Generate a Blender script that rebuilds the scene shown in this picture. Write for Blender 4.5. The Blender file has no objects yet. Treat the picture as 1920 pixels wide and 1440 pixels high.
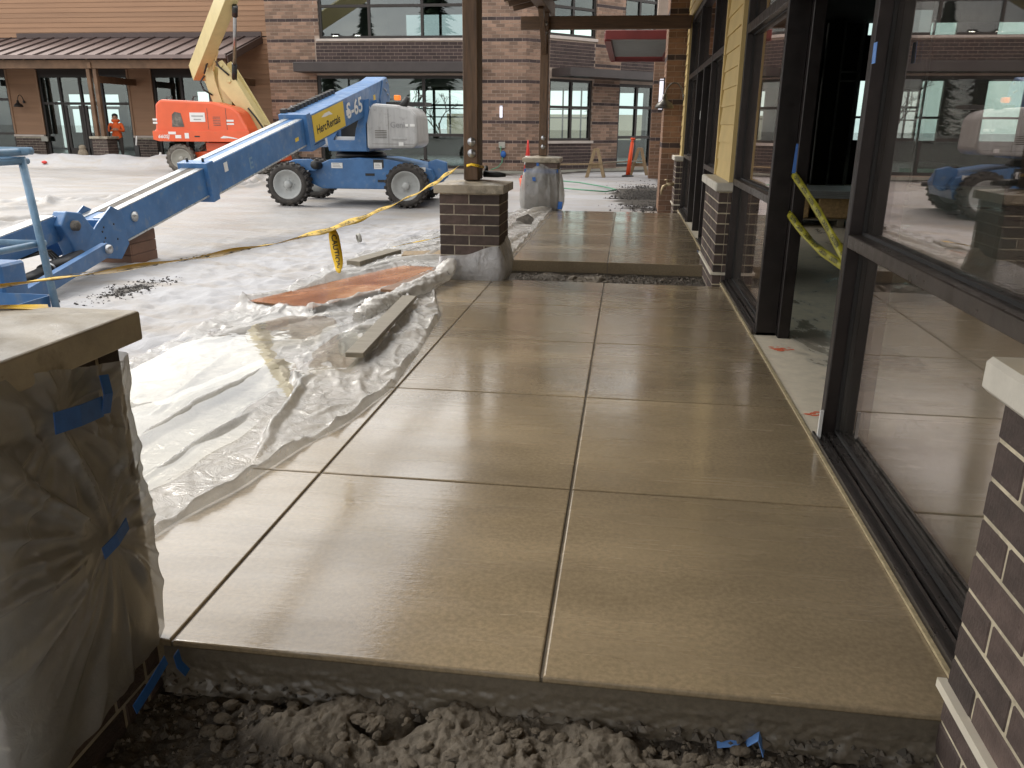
import bpy, bmesh, math, random
import numpy as np
from mathutils import Matrix, Vector, Euler
random.seed(7)
rnd = np.random.RandomState(11)
D = bpy.data
SC = bpy.context.scene
COL = SC.collection
PI = math.pi

# ------------------------------------------------------------------ camera
FPX, RX, RY, RZ, CAMH = 1505.0, -0.3105, 0.0085, -0.1357, 1.5
def cam_axes():
    cy, sy = math.cos(RZ), math.sin(RZ); cp, sp = math.cos(RX), math.sin(RX); cr, sr = math.cos(RY), math.sin(RY)
    f = Vector((sy*cp, cy*cp, sp)); r = Vector((cy, -sy, 0)); u = r.cross(f)
    return cr*r+sr*u, -sr*r+cr*u, f
r_, u_, f_ = cam_axes()
cd = D.cameras.new('camera'); cam = D.objects.new('camera', cd); COL.objects.link(cam)
cd.sensor_fit = 'HORIZONTAL'; cd.sensor_width = 36.0; cd.lens = FPX/1920*36.0
cd.clip_start = 0.05; cd.clip_end = 3000
cam.matrix_world = Matrix(((r_.x, u_.x, -f_.x, 0), (r_.y, u_.y, -f_.y, 0), (r_.z, u_.z, -f_.z, CAMH), (0, 0, 0, 1)))
SC.camera = cam

# ------------------------------------------------------------------ sky, sun, exposure
SUN_EL, SUN_AZ = math.radians(48), math.radians(-62)      # azimuth from +Y towards +X
w = D.worlds.new('World'); SC.world = w; w.use_nodes = True
nt = w.node_tree; nt.nodes.clear()
def wn(t, **k):
    n = nt.nodes.new(t)
    for a, b in k.items(): setattr(n, a, b)
    return n
sky = wn('ShaderNodeTexSky', sky_type='NISHITA', sun_disc=False)
sky.sun_elevation = SUN_EL; sky.sun_rotation = SUN_AZ % (2*PI); sky.air_density = 1.6; sky.dust_density = 4.0; sky.ozone_density = 1.0
hs = wn('ShaderNodeHueSaturation'); hs.inputs['Saturation'].default_value = 0.30
nt.links.new(sky.outputs[0], hs.inputs['Color'])
tc = wn('ShaderNodeTexCoord'); mp = wn('ShaderNodeMapping'); mp.inputs['Scale'].default_value = (1.6, 1.6, 4.0)
nz = wn('ShaderNodeTexNoise'); nz.inputs['Scale'].default_value = 2.2; nz.inputs['Detail'].default_value = 6; nz.inputs['Roughness'].default_value = 0.55
cr_ = wn('ShaderNodeValToRGB'); cr_.color_ramp.elements[0].position = 0.35; cr_.color_ramp.elements[1].position = 0.68
cr_.color_ramp.elements[0].color = (5.4, 5.5, 5.8, 1); cr_.color_ramp.elements[1].color = (12.0, 11.5, 10.6, 1)
mx = wn('ShaderNodeMix', data_type='RGBA'); mx.inputs[0].default_value = 0.72
bg = wn('ShaderNodeBackground'); bg.inputs['Strength'].default_value = 0.15
out = wn('ShaderNodeOutputWorld')
nt.links.new(tc.outputs['Generated'], mp.inputs['Vector']); nt.links.new(mp.outputs[0], nz.inputs['Vector'])
nt.links.new(nz.outputs['Fac'], cr_.inputs[0])
nt.links.new(hs.outputs[0], mx.inputs[6]); nt.links.new(cr_.outputs[0], mx.inputs[7])
nt.links.new(mx.outputs[2], bg.inputs['Color']); nt.links.new(bg.outputs[0], out.inputs['Surface'])
sl = D.lights.new('sun', 'SUN'); sl.energy = 0.9; sl.angle = math.radians(15); sl.color = (1.0, 0.95, 0.88)
so = D.objects.new('sun', sl); COL.objects.link(so)
sd = Vector((math.sin(SUN_AZ)*math.cos(SUN_EL), math.cos(SUN_AZ)*math.cos(SUN_EL), math.sin(SUN_EL)))
so.rotation_euler = sd.to_track_quat('Z', 'Y').to_euler()
so.location = sd*60
SC.view_settings.view_transform = 'Standard'; SC.view_settings.look = 'None'
SC.view_settings.gamma = 1.0; SC.view_settings.use_curve_mapping = False
SC.view_settings.exposure = 0.88
SC.render.engine = 'CYCLES'
SC.cycles.use_denoising = True
SC.cycles.max_bounces = 9; SC.cycles.transparent_max_bounces = 24; SC.cycles.diffuse_bounces = 4; SC.cycles.glossy_bounces = 5
SC.cycles.caustics_reflective = False; SC.cycles.caustics_refractive = False
SC.cycles.sample_clamp_indirect = 6.0

# ------------------------------------------------------------------ materials
MATS = {}
def N(nt, t, **k):
    n = nt.nodes.new(t)
    for a, b in k.items(): setattr(n, a, b)
    return n
def newmat(name):
    m = D.materials.new(name); m.use_nodes = True; m.node_tree.nodes.clear()
    o = m.node_tree.nodes.new('ShaderNodeOutputMaterial')
    return m, m.node_tree, o
def noise(nt, scale, detail=4, rough=0.55, stretch=None, coord='Object', dist=0.0):
    tc = N(nt, 'ShaderNodeTexCoord'); n = N(nt, 'ShaderNodeTexNoise')
    n.inputs['Scale'].default_value = scale; n.inputs['Detail'].default_value = detail; n.inputs['Roughness'].default_value = rough
    n.inputs['Distortion'].default_value = dist
    if stretch:
        mp = N(nt, 'ShaderNodeMapping'); mp.inputs['Scale'].default_value = stretch
        nt.links.new(tc.outputs[coord], mp.inputs['Vector']); nt.links.new(mp.outputs[0], n.inputs['Vector'])
    else:
        nt.links.new(tc.outputs[coord], n.inputs['Vector'])
    return n.outputs['Fac']
def ramp(nt, fac, p0, p1, c0=(0, 0, 0, 1), c1=(1, 1, 1, 1)):
    r = N(nt, 'ShaderNodeValToRGB'); e = r.color_ramp.elements
    e[0].position = p0; e[1].position = p1
    e[0].color = c0 if len(c0) == 4 else (*c0, 1); e[1].color = c1 if len(c1) == 4 else (*c1, 1)
    nt.links.new(fac, r.inputs[0]); return r.outputs[0]
def mixc(nt, fac, a, b, mode='MIX'):
    m = N(nt, 'ShaderNodeMix', data_type='RGBA', blend_type=mode)
    for s, v in ((0, fac), (6, a), (7, b)):
        if hasattr(v, 'links') or hasattr(v, 'is_linked'): nt.links.new(v, m.inputs[s])
        elif s == 0: m.inputs[0].default_value = v
        else: m.inputs[s].default_value = v if len(v) == 4 else (*v, 1)
    return m.outputs[2]
def mathn(nt, op, a, b=None, clamp=False):
    m = N(nt, 'ShaderNodeMath', operation=op); m.use_clamp = clamp
    for i, v in enumerate((a, b)):
        if v is None: continue
        if hasattr(v, 'is_linked'): nt.links.new(v, m.inputs[i])
        else: m.inputs[i].default_value = v
    return m.outputs[0]
def bump(nt, h, strength, dist=0.01, prev=None):
    b = N(nt, 'ShaderNodeBump'); b.inputs['Strength'].default_value = strength; b.inputs['Distance'].default_value = dist
    nt.links.new(h, b.inputs['Height'])
    if prev is not None: nt.links.new(prev, b.inputs['Normal'])
    return b.outputs[0]
def pm(name, col, rough=0.6, var=0.15, scale=6.0, metal=0.0, bmp=0.0, bscale=60.0, rvar=0.0, stretch=None, dirt=None, objvar=0.0, spec=0.5, coat=0.0, tone=False, emit=0.0, bdist=0.01):
    """Principled with colour variation, optional dirt (colour, scale, threshold, amount), bump and per-object variation."""
    m, nt, o = newmat(name); p = N(nt, 'ShaderNodeBsdfPrincipled'); nt.links.new(p.outputs[0], o.inputs[0])
    c = (*col, 1)
    f = noise(nt, scale, 5, 0.6, stretch)
    lo = tuple(max(0, v*(1-var)) for v in col); hi = tuple(min(1, v*(1+var)) for v in col)
    cc = ramp(nt, f, 0.3, 0.7, lo, hi)
    if objvar or tone:
        oi = N(nt, 'ShaderNodeObjectInfo'); fac = oi.outputs['Random']
        if tone:
            at = N(nt, 'ShaderNodeAttribute', attribute_name='tone'); fac = at.outputs['Fac']
            fac = mathn(nt, 'FRACT', mathn(nt, 'ADD', fac, oi.outputs['Random']))
        s = max(objvar, 0.001)
        mul = ramp(nt, fac, 0.0, 1.0, (1-s, 1-s, 1-s), (1+s*0.8, 1+s*0.72, 1+s*0.66))
        cc = mixc(nt, 1.0, cc, mul, 'MULTIPLY')
    if dirt:
        df = ramp(nt, noise(nt, dirt[1], 6, 0.65), dirt[2], min(1, dirt[2]+0.12))
        df = mathn(nt, 'MULTIPLY', df, dirt[3])
        cc = mixc(nt, df, cc, dirt[0])
    nt.links.new(cc, p.inputs['Base Color'])
    p.inputs['Roughness'].default_value = rough; p.inputs['Metallic'].default_value = metal
    p.inputs['Specular IOR Level'].default_value = spec; p.inputs['Coat Weight'].default_value = coat
    if coat: p.inputs['Coat Roughness'].default_value = 0.12
    if rvar:
        rr = N(nt, 'ShaderNodeMapRange'); nt.links.new(noise(nt, scale*1.7, 5, 0.6, stretch), rr.inputs[0])
        rr.inputs[1].default_value = 0.3; rr.inputs[2].default_value = 0.7
        rr.inputs[3].default_value = max(0.03, rough-rvar); rr.inputs[4].default_value = min(1, rough+rvar)
        nt.links.new(rr.outputs[0], p.inputs['Roughness'])
    if bmp: nt.links.new(bump(nt, noise(nt, bscale, 4, 0.6, stretch), bmp, bdist), p.inputs['Normal'])
    if emit:
        p.inputs['Emission Color'].default_value = c; p.inputs['Emission Strength'].default_value = emit
    MATS[name] = m; return m
def M(n): return MATS[n]

pm('brick_dark', (0.074, 0.053, 0.046), 0.75, 0.35, 11, bmp=0.8, bscale=70, objvar=0.45, dirt=((0.20, 0.165, 0.135), 26, 0.64, 0.55), bdist=0.006)
pm('mortar', (0.38, 0.34, 0.27), 0.9, 0.35, 9, dirt=((0.18, 0.155, 0.12), 14, 0.55, 0.6), bmp=0.5, bscale=150, bdist=0.004)
pm('mortar_pale', (0.50, 0.44, 0.32), 0.9, 0.35, 9, dirt=((0.22, 0.19, 0.14), 14, 0.55, 0.6), bmp=0.5, bscale=150, bdist=0.004)
pm('brick_tan', (0.265, 0.175, 0.128), 0.85, 0.15, 3, tone=True, objvar=0.36)
pm('brick_plum', (0.062, 0.043, 0.042), 0.85, 0.15, 3, tone=True, objvar=0.30)
pm('brick_orange', (0.225, 0.130, 0.082), 0.85, 0.18, 9, objvar=0.22, bmp=0.3, bscale=90, bdist=0.004)
pm('mortar_far', (0.40, 0.32, 0.265), 0.9, 0.12, 4)
pm('cap_stone', (0.36, 0.315, 0.24), 0.42, 0.25, 5, bmp=0.25, bscale=90, rvar=0.22, dirt=((0.11, 0.095, 0.065), 3.2, 0.52, 0.75), bdist=0.004)
pm('cap_pale', (0.56, 0.53, 0.46), 0.7, 0.12, 8, bmp=0.3, bscale=120, dirt=((0.30, 0.28, 0.24), 6, 0.62, 0.5), bdist=0.003)
pm('timber', (0.105, 0.058, 0.028), 0.55, 0.4, 5, bmp=0.35, bscale=22, stretch=(6, 6, 0.5), rvar=0.15, objvar=0.12, bdist=0.004)
pm('timber_beam', (0.10, 0.056, 0.028), 0.6, 0.35, 5, bmp=0.3, bscale=22, stretch=(0.5, 6, 6), objvar=0.15, bdist=0.004)
pm('timber_far', (0.15, 0.088, 0.05), 0.7, 0.3, 3, objvar=0.15)
pm('soffit', (0.30, 0.215, 0.13), 0.7, 0.3, 4, stretch=(0.6, 6, 6), objvar=0.2)
pm('bronze', (0.018, 0.014, 0.013), 0.38, 0.3, 8, metal=0.35, rvar=0.1, dirt=((0.10, 0.09, 0.08), 30, 0.66, 0.4))
pm('bronze_light', (0.062, 0.052, 0.046), 0.35, 0.25, 8, metal=0.5, rvar=0.12, dirt=((0.17, 0.155, 0.13), 25, 0.62, 0.5))
pm('bronze_far', (0.03, 0.025, 0.023), 0.5, 0.2, 3, metal=0.2)
pm('awning_metal', (0.052, 0.043, 0.042), 0.45, 0.15, 2, metal=0.3)
pm('roof_metal', (0.20, 0.155, 0.145), 0.42, 0.12, 1.5, metal=0.35, objvar=0.10)
pm('roof_rib', (0.075, 0.052, 0.048), 0.5, 0.1, 2, metal=0.2)
pm('siding_brown', (0.31, 0.180, 0.106), 0.7, 0.10, 1.2, objvar=0.07, stretch=(0.3, 1, 6), bmp=0.12, bscale=30)
pm('siding_yellow', (0.57, 0.43, 0.185), 0.65, 0.08, 2, objvar=0.05, bmp=0.1, bscale=40)
pm('trim_tan', (0.30, 0.18, 0.11), 0.7, 0.1, 2)
pm('trim_white', (0.62, 0.57, 0.47), 0.6, 0.08, 4)
pm('sill_pale', (0.52, 0.46, 0.42), 0.7, 0.1, 3)
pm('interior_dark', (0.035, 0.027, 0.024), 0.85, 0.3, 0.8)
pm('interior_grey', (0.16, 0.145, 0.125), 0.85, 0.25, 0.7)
pm('steel_stud', (0.33, 0.34, 0.33), 0.4, 0.15, 4, metal=0.7)
pm('red_steel', (0.15, 0.022, 0.020), 0.5, 0.2, 2, metal=0.0, coat=0.2)
pm('deck_grey', (0.30, 0.31, 0.30), 0.5, 0.1, 3, metal=0.3)
pm('lift_blue', (0.048, 0.148, 0.335), 0.42, 0.20, 3.5, coat=0.15, rvar=0.14, dirt=((0.15, 0.20, 0.26), 7, 0.55, 0.55), bmp=0.05, bscale=20)
pm('lift_blue_pale', (0.14, 0.25, 0.37), 0.42, 0.2, 8, coat=0.15, dirt=((0.30, 0.36, 0.40), 25, 0.58, 0.6))
pm('lift_grey', (0.40, 0.40, 0.395), 0.42, 0.12, 3, coat=0.2, stretch=(5, 5, 0.6), dirt=((0.26, 0.255, 0.245), 7, 0.55, 0.6))
pm('lift_orange', (0.70, 0.105, 0.030), 0.4, 0.08, 2, coat=0.25, dirt=((0.50, 0.12, 0.06), 6, 0.6, 0.4))
pm('lift_cream', (0.60, 0.50, 0.245), 0.42, 0.10, 2, coat=0.2, dirt=((0.38, 0.33, 0.20), 6, 0.6, 0.4))
pm('rubber', (0.045, 0.040, 0.036), 0.85, 0.25, 9, bmp=0.3, bscale=60, dirt=((0.13, 0.112, 0.09), 8, 0.55, 0.5))
pm('rubber_grey', (0.12, 0.108, 0.095), 0.9, 0.3, 9, dirt=((0.26, 0.23, 0.19), 8, 0.5, 0.6))
pm('rim_grey', (0.40, 0.41, 0.40), 0.5, 0.12, 6, dirt=((0.27, 0.25, 0.22), 6, 0.58, 0.5))
pm('steel', (0.42, 0.43, 0.44), 0.3, 0.2, 8, metal=0.9)
pm('boom_worn', (0.50, 0.51, 0.50), 0.30, 0.2, 10, metal=0.5, rvar=0.1, dirt=((0.20, 0.27, 0.34), 12, 0.55, 0.5))
pm('black_paint', (0.012, 0.012, 0.012), 0.45, 0.2, 6)
pm('black_rubber', (0.02, 0.02, 0.02), 0.6, 0.2, 6)
pm('ink', (0.010, 0.010, 0.011), 0.6, 0.1, 6)
pm('white_paint', (0.72, 0.72, 0.70), 0.5, 0.05, 6)
pm('grey_print', (0.27, 0.27, 0.27), 0.5, 0.1, 6)
pm('yellow_sign', (0.66, 0.46, 0.035), 0.42, 0.05, 3)
pm('tape_yellow', (0.88, 0.56, 0.02), 0.30, 0.08, 10, spec=0.5)
pm('tape_lime', (0.27, 0.25, 0.02), 0.35, 0.1, 10)
pm('tape_blue', (0.018, 0.105, 0.36), 0.55, 0.15, 30, bmp=0.3, bscale=150, bdist=0.002)
pm('tape_blue_pale', (0.12, 0.27, 0.62), 0.6, 0.1, 30)
pm('plywood', (0.34, 0.130, 0.045), 0.20, 0.30, 1.6, rvar=0.10, dirt=((0.50, 0.27, 0.13), 1.3, 0.52, 0.75), bmp=0.10, bscale=12, bdist=0.003)
pm('ply_edge', (0.14, 0.075, 0.035), 0.6, 0.2, 20)
pm('lumber', (0.26, 0.185, 0.10), 0.6, 0.25, 6, stretch=(6, 0.7, 1), bmp=0.3, bscale=30, dirt=((0.20, 0.15, 0.09), 5, 0.55, 0.5), bdist=0.003)
pm('lumber_wet', (0.205, 0.175, 0.125), 0.42, 0.25, 6, stretch=(6, 0.7, 1), bmp=0.3, bscale=30, bdist=0.003)
pm('lumber_brown', (0.20, 0.10, 0.045), 0.4, 0.25, 6, stretch=(6, 0.7, 1))
pm('crate_brown', (0.17, 0.085, 0.05), 0.55, 0.2, 5, dirt=((0.03, 0.02, 0.016), 5, 0.6, 0.7))
pm('osb', (0.42, 0.28, 0.13), 0.7, 0.3, 25)
pm('safety_orange', (0.80, 0.085, 0.018), 0.55, 0.08, 6)
pm('hoodie', (0.60, 0.10, 0.018), 0.85, 0.12, 12, bmp=0.3, bscale=30)
pm('jeans', (0.10, 0.125, 0.165), 0.9, 0.15, 12)
pm('trousers', (0.05, 0.045, 0.042), 0.9, 0.15, 12)
pm('skin', (0.33, 0.175, 0.11), 0.6, 0.08, 12)
pm('hair', (0.012, 0.010, 0.009), 0.7, 0.2, 30)
pm('cone_red', (0.62, 0.045, 0.035), 0.5, 0.06, 6)
pm('hose_green', (0.09, 0.26, 0.16), 0.5, 0.1, 10)
pm('brass', (0.42, 0.33, 0.20), 0.4, 0.1, 10, metal=0.6)
pm('lamp_metal', (0.10, 0.095, 0.085), 0.35, 0.1, 10, metal=0.5)
pm('lamp_dark', (0.02, 0.016, 0.015), 0.5, 0.1, 10)
pm('lamp_lens', (0.80, 0.79, 0.88), 0.4, 0.03, 10, emit=0.55)
pm('lamp_lit', (1.0, 0.96, 0.86), 0.4, 0.0, 10, emit=14.0)
pm('sack', (0.23, 0.19, 0.14), 0.9, 0.25, 12, bmp=0.4, bscale=30)
pm('plastic_white', (0.62, 0.61, 0.58), 0.45, 0.08, 8)
pm('blue_pipe', (0.03, 0.055, 0.14), 0.4, 0.1, 8)
pm('grey_box', (0.36, 0.35, 0.31), 0.6, 0.1, 8)
pm('stone_grey', (0.10, 0.086, 0.068), 0.85, 0.4, 6, tone=True, objvar=0.45)
pm('clod', (0.10, 0.082, 0.060), 0.9, 0.35, 30, bmp=0.6, bscale=150, bdist=0.004)
pm('stone_dark', (0.045, 0.040, 0.036), 0.75, 0.4, 6, tone=True, objvar=0.5)
pm('foliage', (0.030, 0.052, 0.026), 0.8, 0.5, 3, tone=True, objvar=0.35)
pm('bark', (0.085, 0.065, 0.05), 0.9, 0.3, 6)
pm('beige_wall', (0.46, 0.38, 0.28), 0.8, 0.08, 0.6)
pm('amber', (0.85, 0.20, 0.02), 0.3, 0.05, 5, emit=0.3)
pm('pale_floor', (0.34, 0.33, 0.28), 0.35, 0.2, 1.2, rvar=0.15)
pm('green_board', (0.30, 0.44, 0.34), 0.7, 0.1, 2)
pm('sill_metal', (0.10, 0.09, 0.085), 0.32, 0.15, 4, metal=0.8, rvar=0.10)
pm('gasket', (0.008, 0.008, 0.008), 0.6, 0.1, 8)
pm('spray_orange', (0.75, 0.16, 0.07), 0.6, 0.3, 30)
pm('caulk', (0.40, 0.33, 0.20), 0.6, 0.25, 30)
pm('door_alu', (0.20, 0.21, 0.21), 0.4, 0.1, 6, metal=0.6)

def glassmat(name, f0, tint, rough=0.0, refl=(0.93, 0.96, 0.95), dust=0.0):
    m, nt, o = newmat(name)
    lw = N(nt, 'ShaderNodeLayerWeight'); lw.inputs['Blend'].default_value = 0.5
    p5 = mathn(nt, 'POWER', lw.outputs['Facing'], 5.0)
    f = mathn(nt, 'ADD', mathn(nt, 'MULTIPLY', p5, 1-f0), f0, True)
    tr = N(nt, 'ShaderNodeBsdfTransparent'); tr.inputs[0].default_value = (*tint, 1)
    gl = N(nt, 'ShaderNodeBsdfGlossy'); gl.inputs['Roughness'].default_value = rough; gl.inputs['Color'].default_value = (*refl, 1)
    if rough:
        b = bump(nt, noise(nt, 1.3, 2, 0.5), 0.02, 0.05); nt.links.new(b, gl.inputs['Normal'])
    mix = N(nt, 'ShaderNodeMixShader'); nt.links.new(f, mix.inputs[0]); nt.links.new(tr.outputs[0], mix.inputs[1]); nt.links.new(gl.outputs[0], mix.inputs[2])
    res = mix
    if dust:
        d = N(nt, 'ShaderNodeBsdfDiffuse'); d.inputs[0].default_value = (0.62, 0.60, 0.55, 1)
        spots = ramp(nt, noise(nt, 60, 2, 0.5), 0.70, 0.76); smear = ramp(nt, noise(nt, 2.2, 5, 0.6, (1, 3, 0.5)), 0.45, 0.8)
        df = mathn(nt, 'ADD', mathn(nt, 'MULTIPLY', spots, 0.10), mathn(nt, 'ADD', mathn(nt, 'MULTIPLY', smear, dust), dust*0.3))
        res = N(nt, 'ShaderNodeMixShader'); nt.links.new(df, res.inputs[0]); nt.links.new(mix.outputs[0], res.inputs[1]); nt.links.new(d.outputs[0], res.inputs[2])
    nt.links.new(res.outputs[0], o.inputs[0]); MATS[name] = m; return m
glassmat('glass', 0.26, (0.86, 0.90, 0.88), refl=(1.0, 0.875, 0.835), dust=0.03)
glassmat('glass_far', 0.07, (0.66, 0.76, 0.75))

glassmat('glass_up', 0.13, (0.42, 0.50, 0.50))
def plastmat(name, opac, col=(0.72, 0.70, 0.66), rough=0.16, var=0.25, nscale=7.0, wr=0.25):
    """milky polythene: part see-through, part scattering, with a wet gloss on top"""
    m, nt, o = newmat(name)
    tr = N(nt, 'ShaderNodeBsdfTransparent'); tr.inputs[0].default_value = (0.93, 0.93, 0.92, 1)
    df = N(nt, 'ShaderNodeBsdfDiffuse'); df.inputs[0].default_value = (*col, 1)
    tl = N(nt, 'ShaderNodeBsdfTranslucent'); tl.inputs[0].default_value = (*col, 1)
    gl = N(nt, 'ShaderNodeBsdfGlossy'); gl.inputs['Roughness'].default_value = rough
    n1 = mathn(nt, 'ABSOLUTE', mathn(nt, 'SUBTRACT', noise(nt, 7.5, 4, 0.6, None, 'Object', 1.2), 0.5)); n2 = mathn(nt, 'ABSOLUTE', mathn(nt, 'SUBTRACT', noise(nt, 21, 3, 0.6, None, 'Object', 0.8), 0.5))
    b = bump(nt, n2, wr, 0.02, bump(nt, n1, wr*1.4, 0.06))
    nt.links.new(b, gl.inputs['Normal']); nt.links.new(b, df.inputs['Normal'])
    d2 = N(nt, 'ShaderNodeMixShader'); d2.inputs[0].default_value = 0.35
    nt.links.new(df.outputs[0], d2.inputs[1]); nt.links.new(tl.outputs[0], d2.inputs[2])
    lw = N(nt, 'ShaderNodeLayerWeight'); lw.inputs['Blend'].default_value = 0.5
    fac = mathn(nt, 'ADD', mathn(nt, 'MULTIPLY', lw.outputs['Facing'], 0.35), opac-0.15)
    nn = mathn(nt, 'MULTIPLY', mathn(nt, 'SUBTRACT', noise(nt, nscale, 4, 0.6, None, 'Object', 1.0), 0.5), var*2)
    fac = mathn(nt, 'ADD', fac, nn, True)
    m1 = N(nt, 'ShaderNodeMixShader'); nt.links.new(fac, m1.inputs[0]); nt.links.new(tr.outputs[0], m1.inputs[1]); nt.links.new(d2.outputs[0], m1.inputs[2])
    fr = mathn(nt, 'ADD', mathn(nt, 'MULTIPLY', mathn(nt, 'POWER', lw.outputs['Facing'], 4.0), 0.75), 0.06, True)
    m2 = N(nt, 'ShaderNodeMixShader'); nt.links.new(fr, m2.inputs[0]); nt.links.new(m1.outputs[0], m2.inputs[1]); nt.links.new(gl.outputs[0], m2.inputs[2])
    nt.links.new(m2.outputs[0], o.inputs[0]); MATS[name] = m; return m
plastmat('poly_ground', 0.46, (0.66, 0.64, 0.60), rough=0.10, var=0.34, nscale=3.0, wr=0.30)
plastmat('poly_wrap', 0.58, (0.56, 0.55, 0.52), 0.24, 0.18, 3.0, 0.15)
plastmat('poly_white', 0.80, (0.86, 0.86, 0.88), 0.2, 0.25, 9.0, 0.5)
plastmat('poly_lump', 0.72, (0.72, 0.69, 0.64), 0.2, 0.2, 8.0)

def watermat(name):
    m, nt, o = newmat(name)
    lw = N(nt, 'ShaderNodeLayerWeight'); lw.inputs['Blend'].default_value = 0.5
    b = bump(nt, noise(nt, 9, 2, 0.5), 0.035, 0.02)
    f = mathn(nt, 'ADD', mathn(nt, 'MULTIPLY', mathn(nt, 'POWER', lw.outputs['Facing'], 3.4), 0.90), 0.045, True)
    tr = N(nt, 'ShaderNodeBsdfTransparent'); tr.inputs[0].default_value = (0.90, 0.88, 0.82, 1)
    gl = N(nt, 'ShaderNodeBsdfGlossy'); gl.inputs['Roughness'].default_value = 0.03; nt.links.new(b, gl.inputs['Normal'])
    mix = N(nt, 'ShaderNodeMixShader'); nt.links.new(f, mix.inputs[0]); nt.links.new(tr.outputs[0], mix.inputs[1]); nt.links.new(gl.outputs[0], mix.inputs[2])
    nt.links.new(mix.outputs[0], o.inputs[0]); MATS[name] = m
watermat('water')

def concrete_mat(name, col, wet=True):
    m, nt, o = newmat(name); p = N(nt, 'ShaderNodeBsdfPrincipled'); nt.links.new(p.outputs[0], o.inputs[0])
    oi = N(nt, 'ShaderNodeObjectInfo')
    f1 = noise(nt, 1.1, 6, 0.62, (0.7, 1.6, 1)); f2 = noise(nt, 55, 3, 0.6)
    c = ramp(nt, f1, 0.28, 0.74, tuple(v*0.72 for v in col), tuple(v*1.28 for v in col))
    c = mixc(nt, 0.35, c, ramp(nt, f2, 0.35, 0.65, (0.55, 0.55, 0.55), (1.3, 1.3, 1.3)), 'MULTIPLY')
    mul = ramp(nt, oi.outputs['Random'], 0, 1, (0.90, 0.90, 0.90), (1.08, 1.07, 1.05))
    c = mixc(nt, 1.0, c, mul, 'MULTIPLY'); nt.links.new(c, p.inputs['Base Color'])
    streak = noise(nt, 3.2, 5, 0.6, (0.22, 2.6, 1)); patch = noise(nt, 0.75, 4, 0.6, (0.8, 1.2, 1))
    rf = mathn(nt, 'ADD', mathn(nt, 'MULTIPLY', streak, 0.5), mathn(nt, 'MULTIPLY', patch, 0.5))
    mr = N(nt, 'ShaderNodeMapRange'); nt.links.new(rf, mr.inputs[0]); mr.inputs[1].default_value = 0.30; mr.inputs[2].default_value = 0.70
    mr.inputs[3].default_value = 0.10 if wet else 0.3; mr.inputs[4].default_value = 0.40 if wet else 0.6
    nt.links.new(mr.outputs[0], p.inputs['Roughness'])
    p.inputs['Specular IOR Level'].default_value = 0.55; p.inputs['Coat IOR'].default_value = 1.6; nt.links.new(mathn(nt, 'ADD', mathn(nt, 'MULTIPLY', ramp(nt, noise(nt, 1.5, 5, 0.65, (0.5, 1.5, 1), 'Object', 0.4), 0.34, 0.58), 0.45 if wet else 0.05), 0.55 if wet else 0.05), p.inputs['Coat Weight']); nt.links.new(mathn(nt, 'ADD', mathn(nt, 'MULTIPLY', ramp(nt, noise(nt, 0.9, 5, 0.6, (0.7, 1.3, 1), 'Object', 0.3), 0.40, 0.66), 0.16), 0.03), p.inputs['Coat Roughness'])
    broom = noise(nt, 26, 3, 0.6, (0.10, 6.0, 1)); grain = noise(nt, 130, 2, 0.6)
    b1 = bump(nt, grain, 0.14, 0.004); b2 = bump(nt, broom, 0.09, 0.006, b1)
    blot = noise(nt, 5.0, 4, 0.6, (0.6, 1.4, 1)); b3 = bump(nt, blot, 0.05, 0.012, b2)
    nt.links.new(b3, p.inputs['Normal'])
    c1 = bump(nt, noise(nt, 10, 4, 0.65, (0.14, 3.2, 1)), 0.08, 0.010, bump(nt, noise(nt, 85, 2, 0.5, (0.6, 1.3, 1)), 0.10, 0.004))
    nt.links.new(c1, p.inputs['Coat Normal']); MATS[name] = m
concrete_mat('concrete', (0.278, 0.218, 0.138))
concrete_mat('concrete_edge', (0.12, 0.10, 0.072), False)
def floor_mat():
    m, nt, o = newmat('floor_in'); p = N(nt, 'ShaderNodeBsdfPrincipled'); nt.links.new(p.outputs[0], o.inputs[0])
    w = ramp(nt, noise(nt, 0.9, 6, 0.65, (1, 0.6, 1), 'Object', 0.4), 0.55, 0.63)
    c = mixc(nt, w, (0.70, 0.63, 0.50), (0.33, 0.30, 0.24))
    c = mixc(nt, 0.4, c, ramp(nt, noise(nt, 12, 5, 0.6), 0.3, 0.7, (0.7, 0.7, 0.7), (1.2, 1.2, 1.2)), 'MULTIPLY')
    nt.links.new(c, p.inputs['Base Color'])
    r = N(nt, 'ShaderNodeMapRange'); nt.links.new(w, r.inputs[0]); r.inputs[3].default_value = 0.55; r.inputs[4].default_value = 0.07
    nt.links.new(r.outputs[0], p.inputs['Roughness']); MATS['floor_in'] = m
floor_mat()
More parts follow.
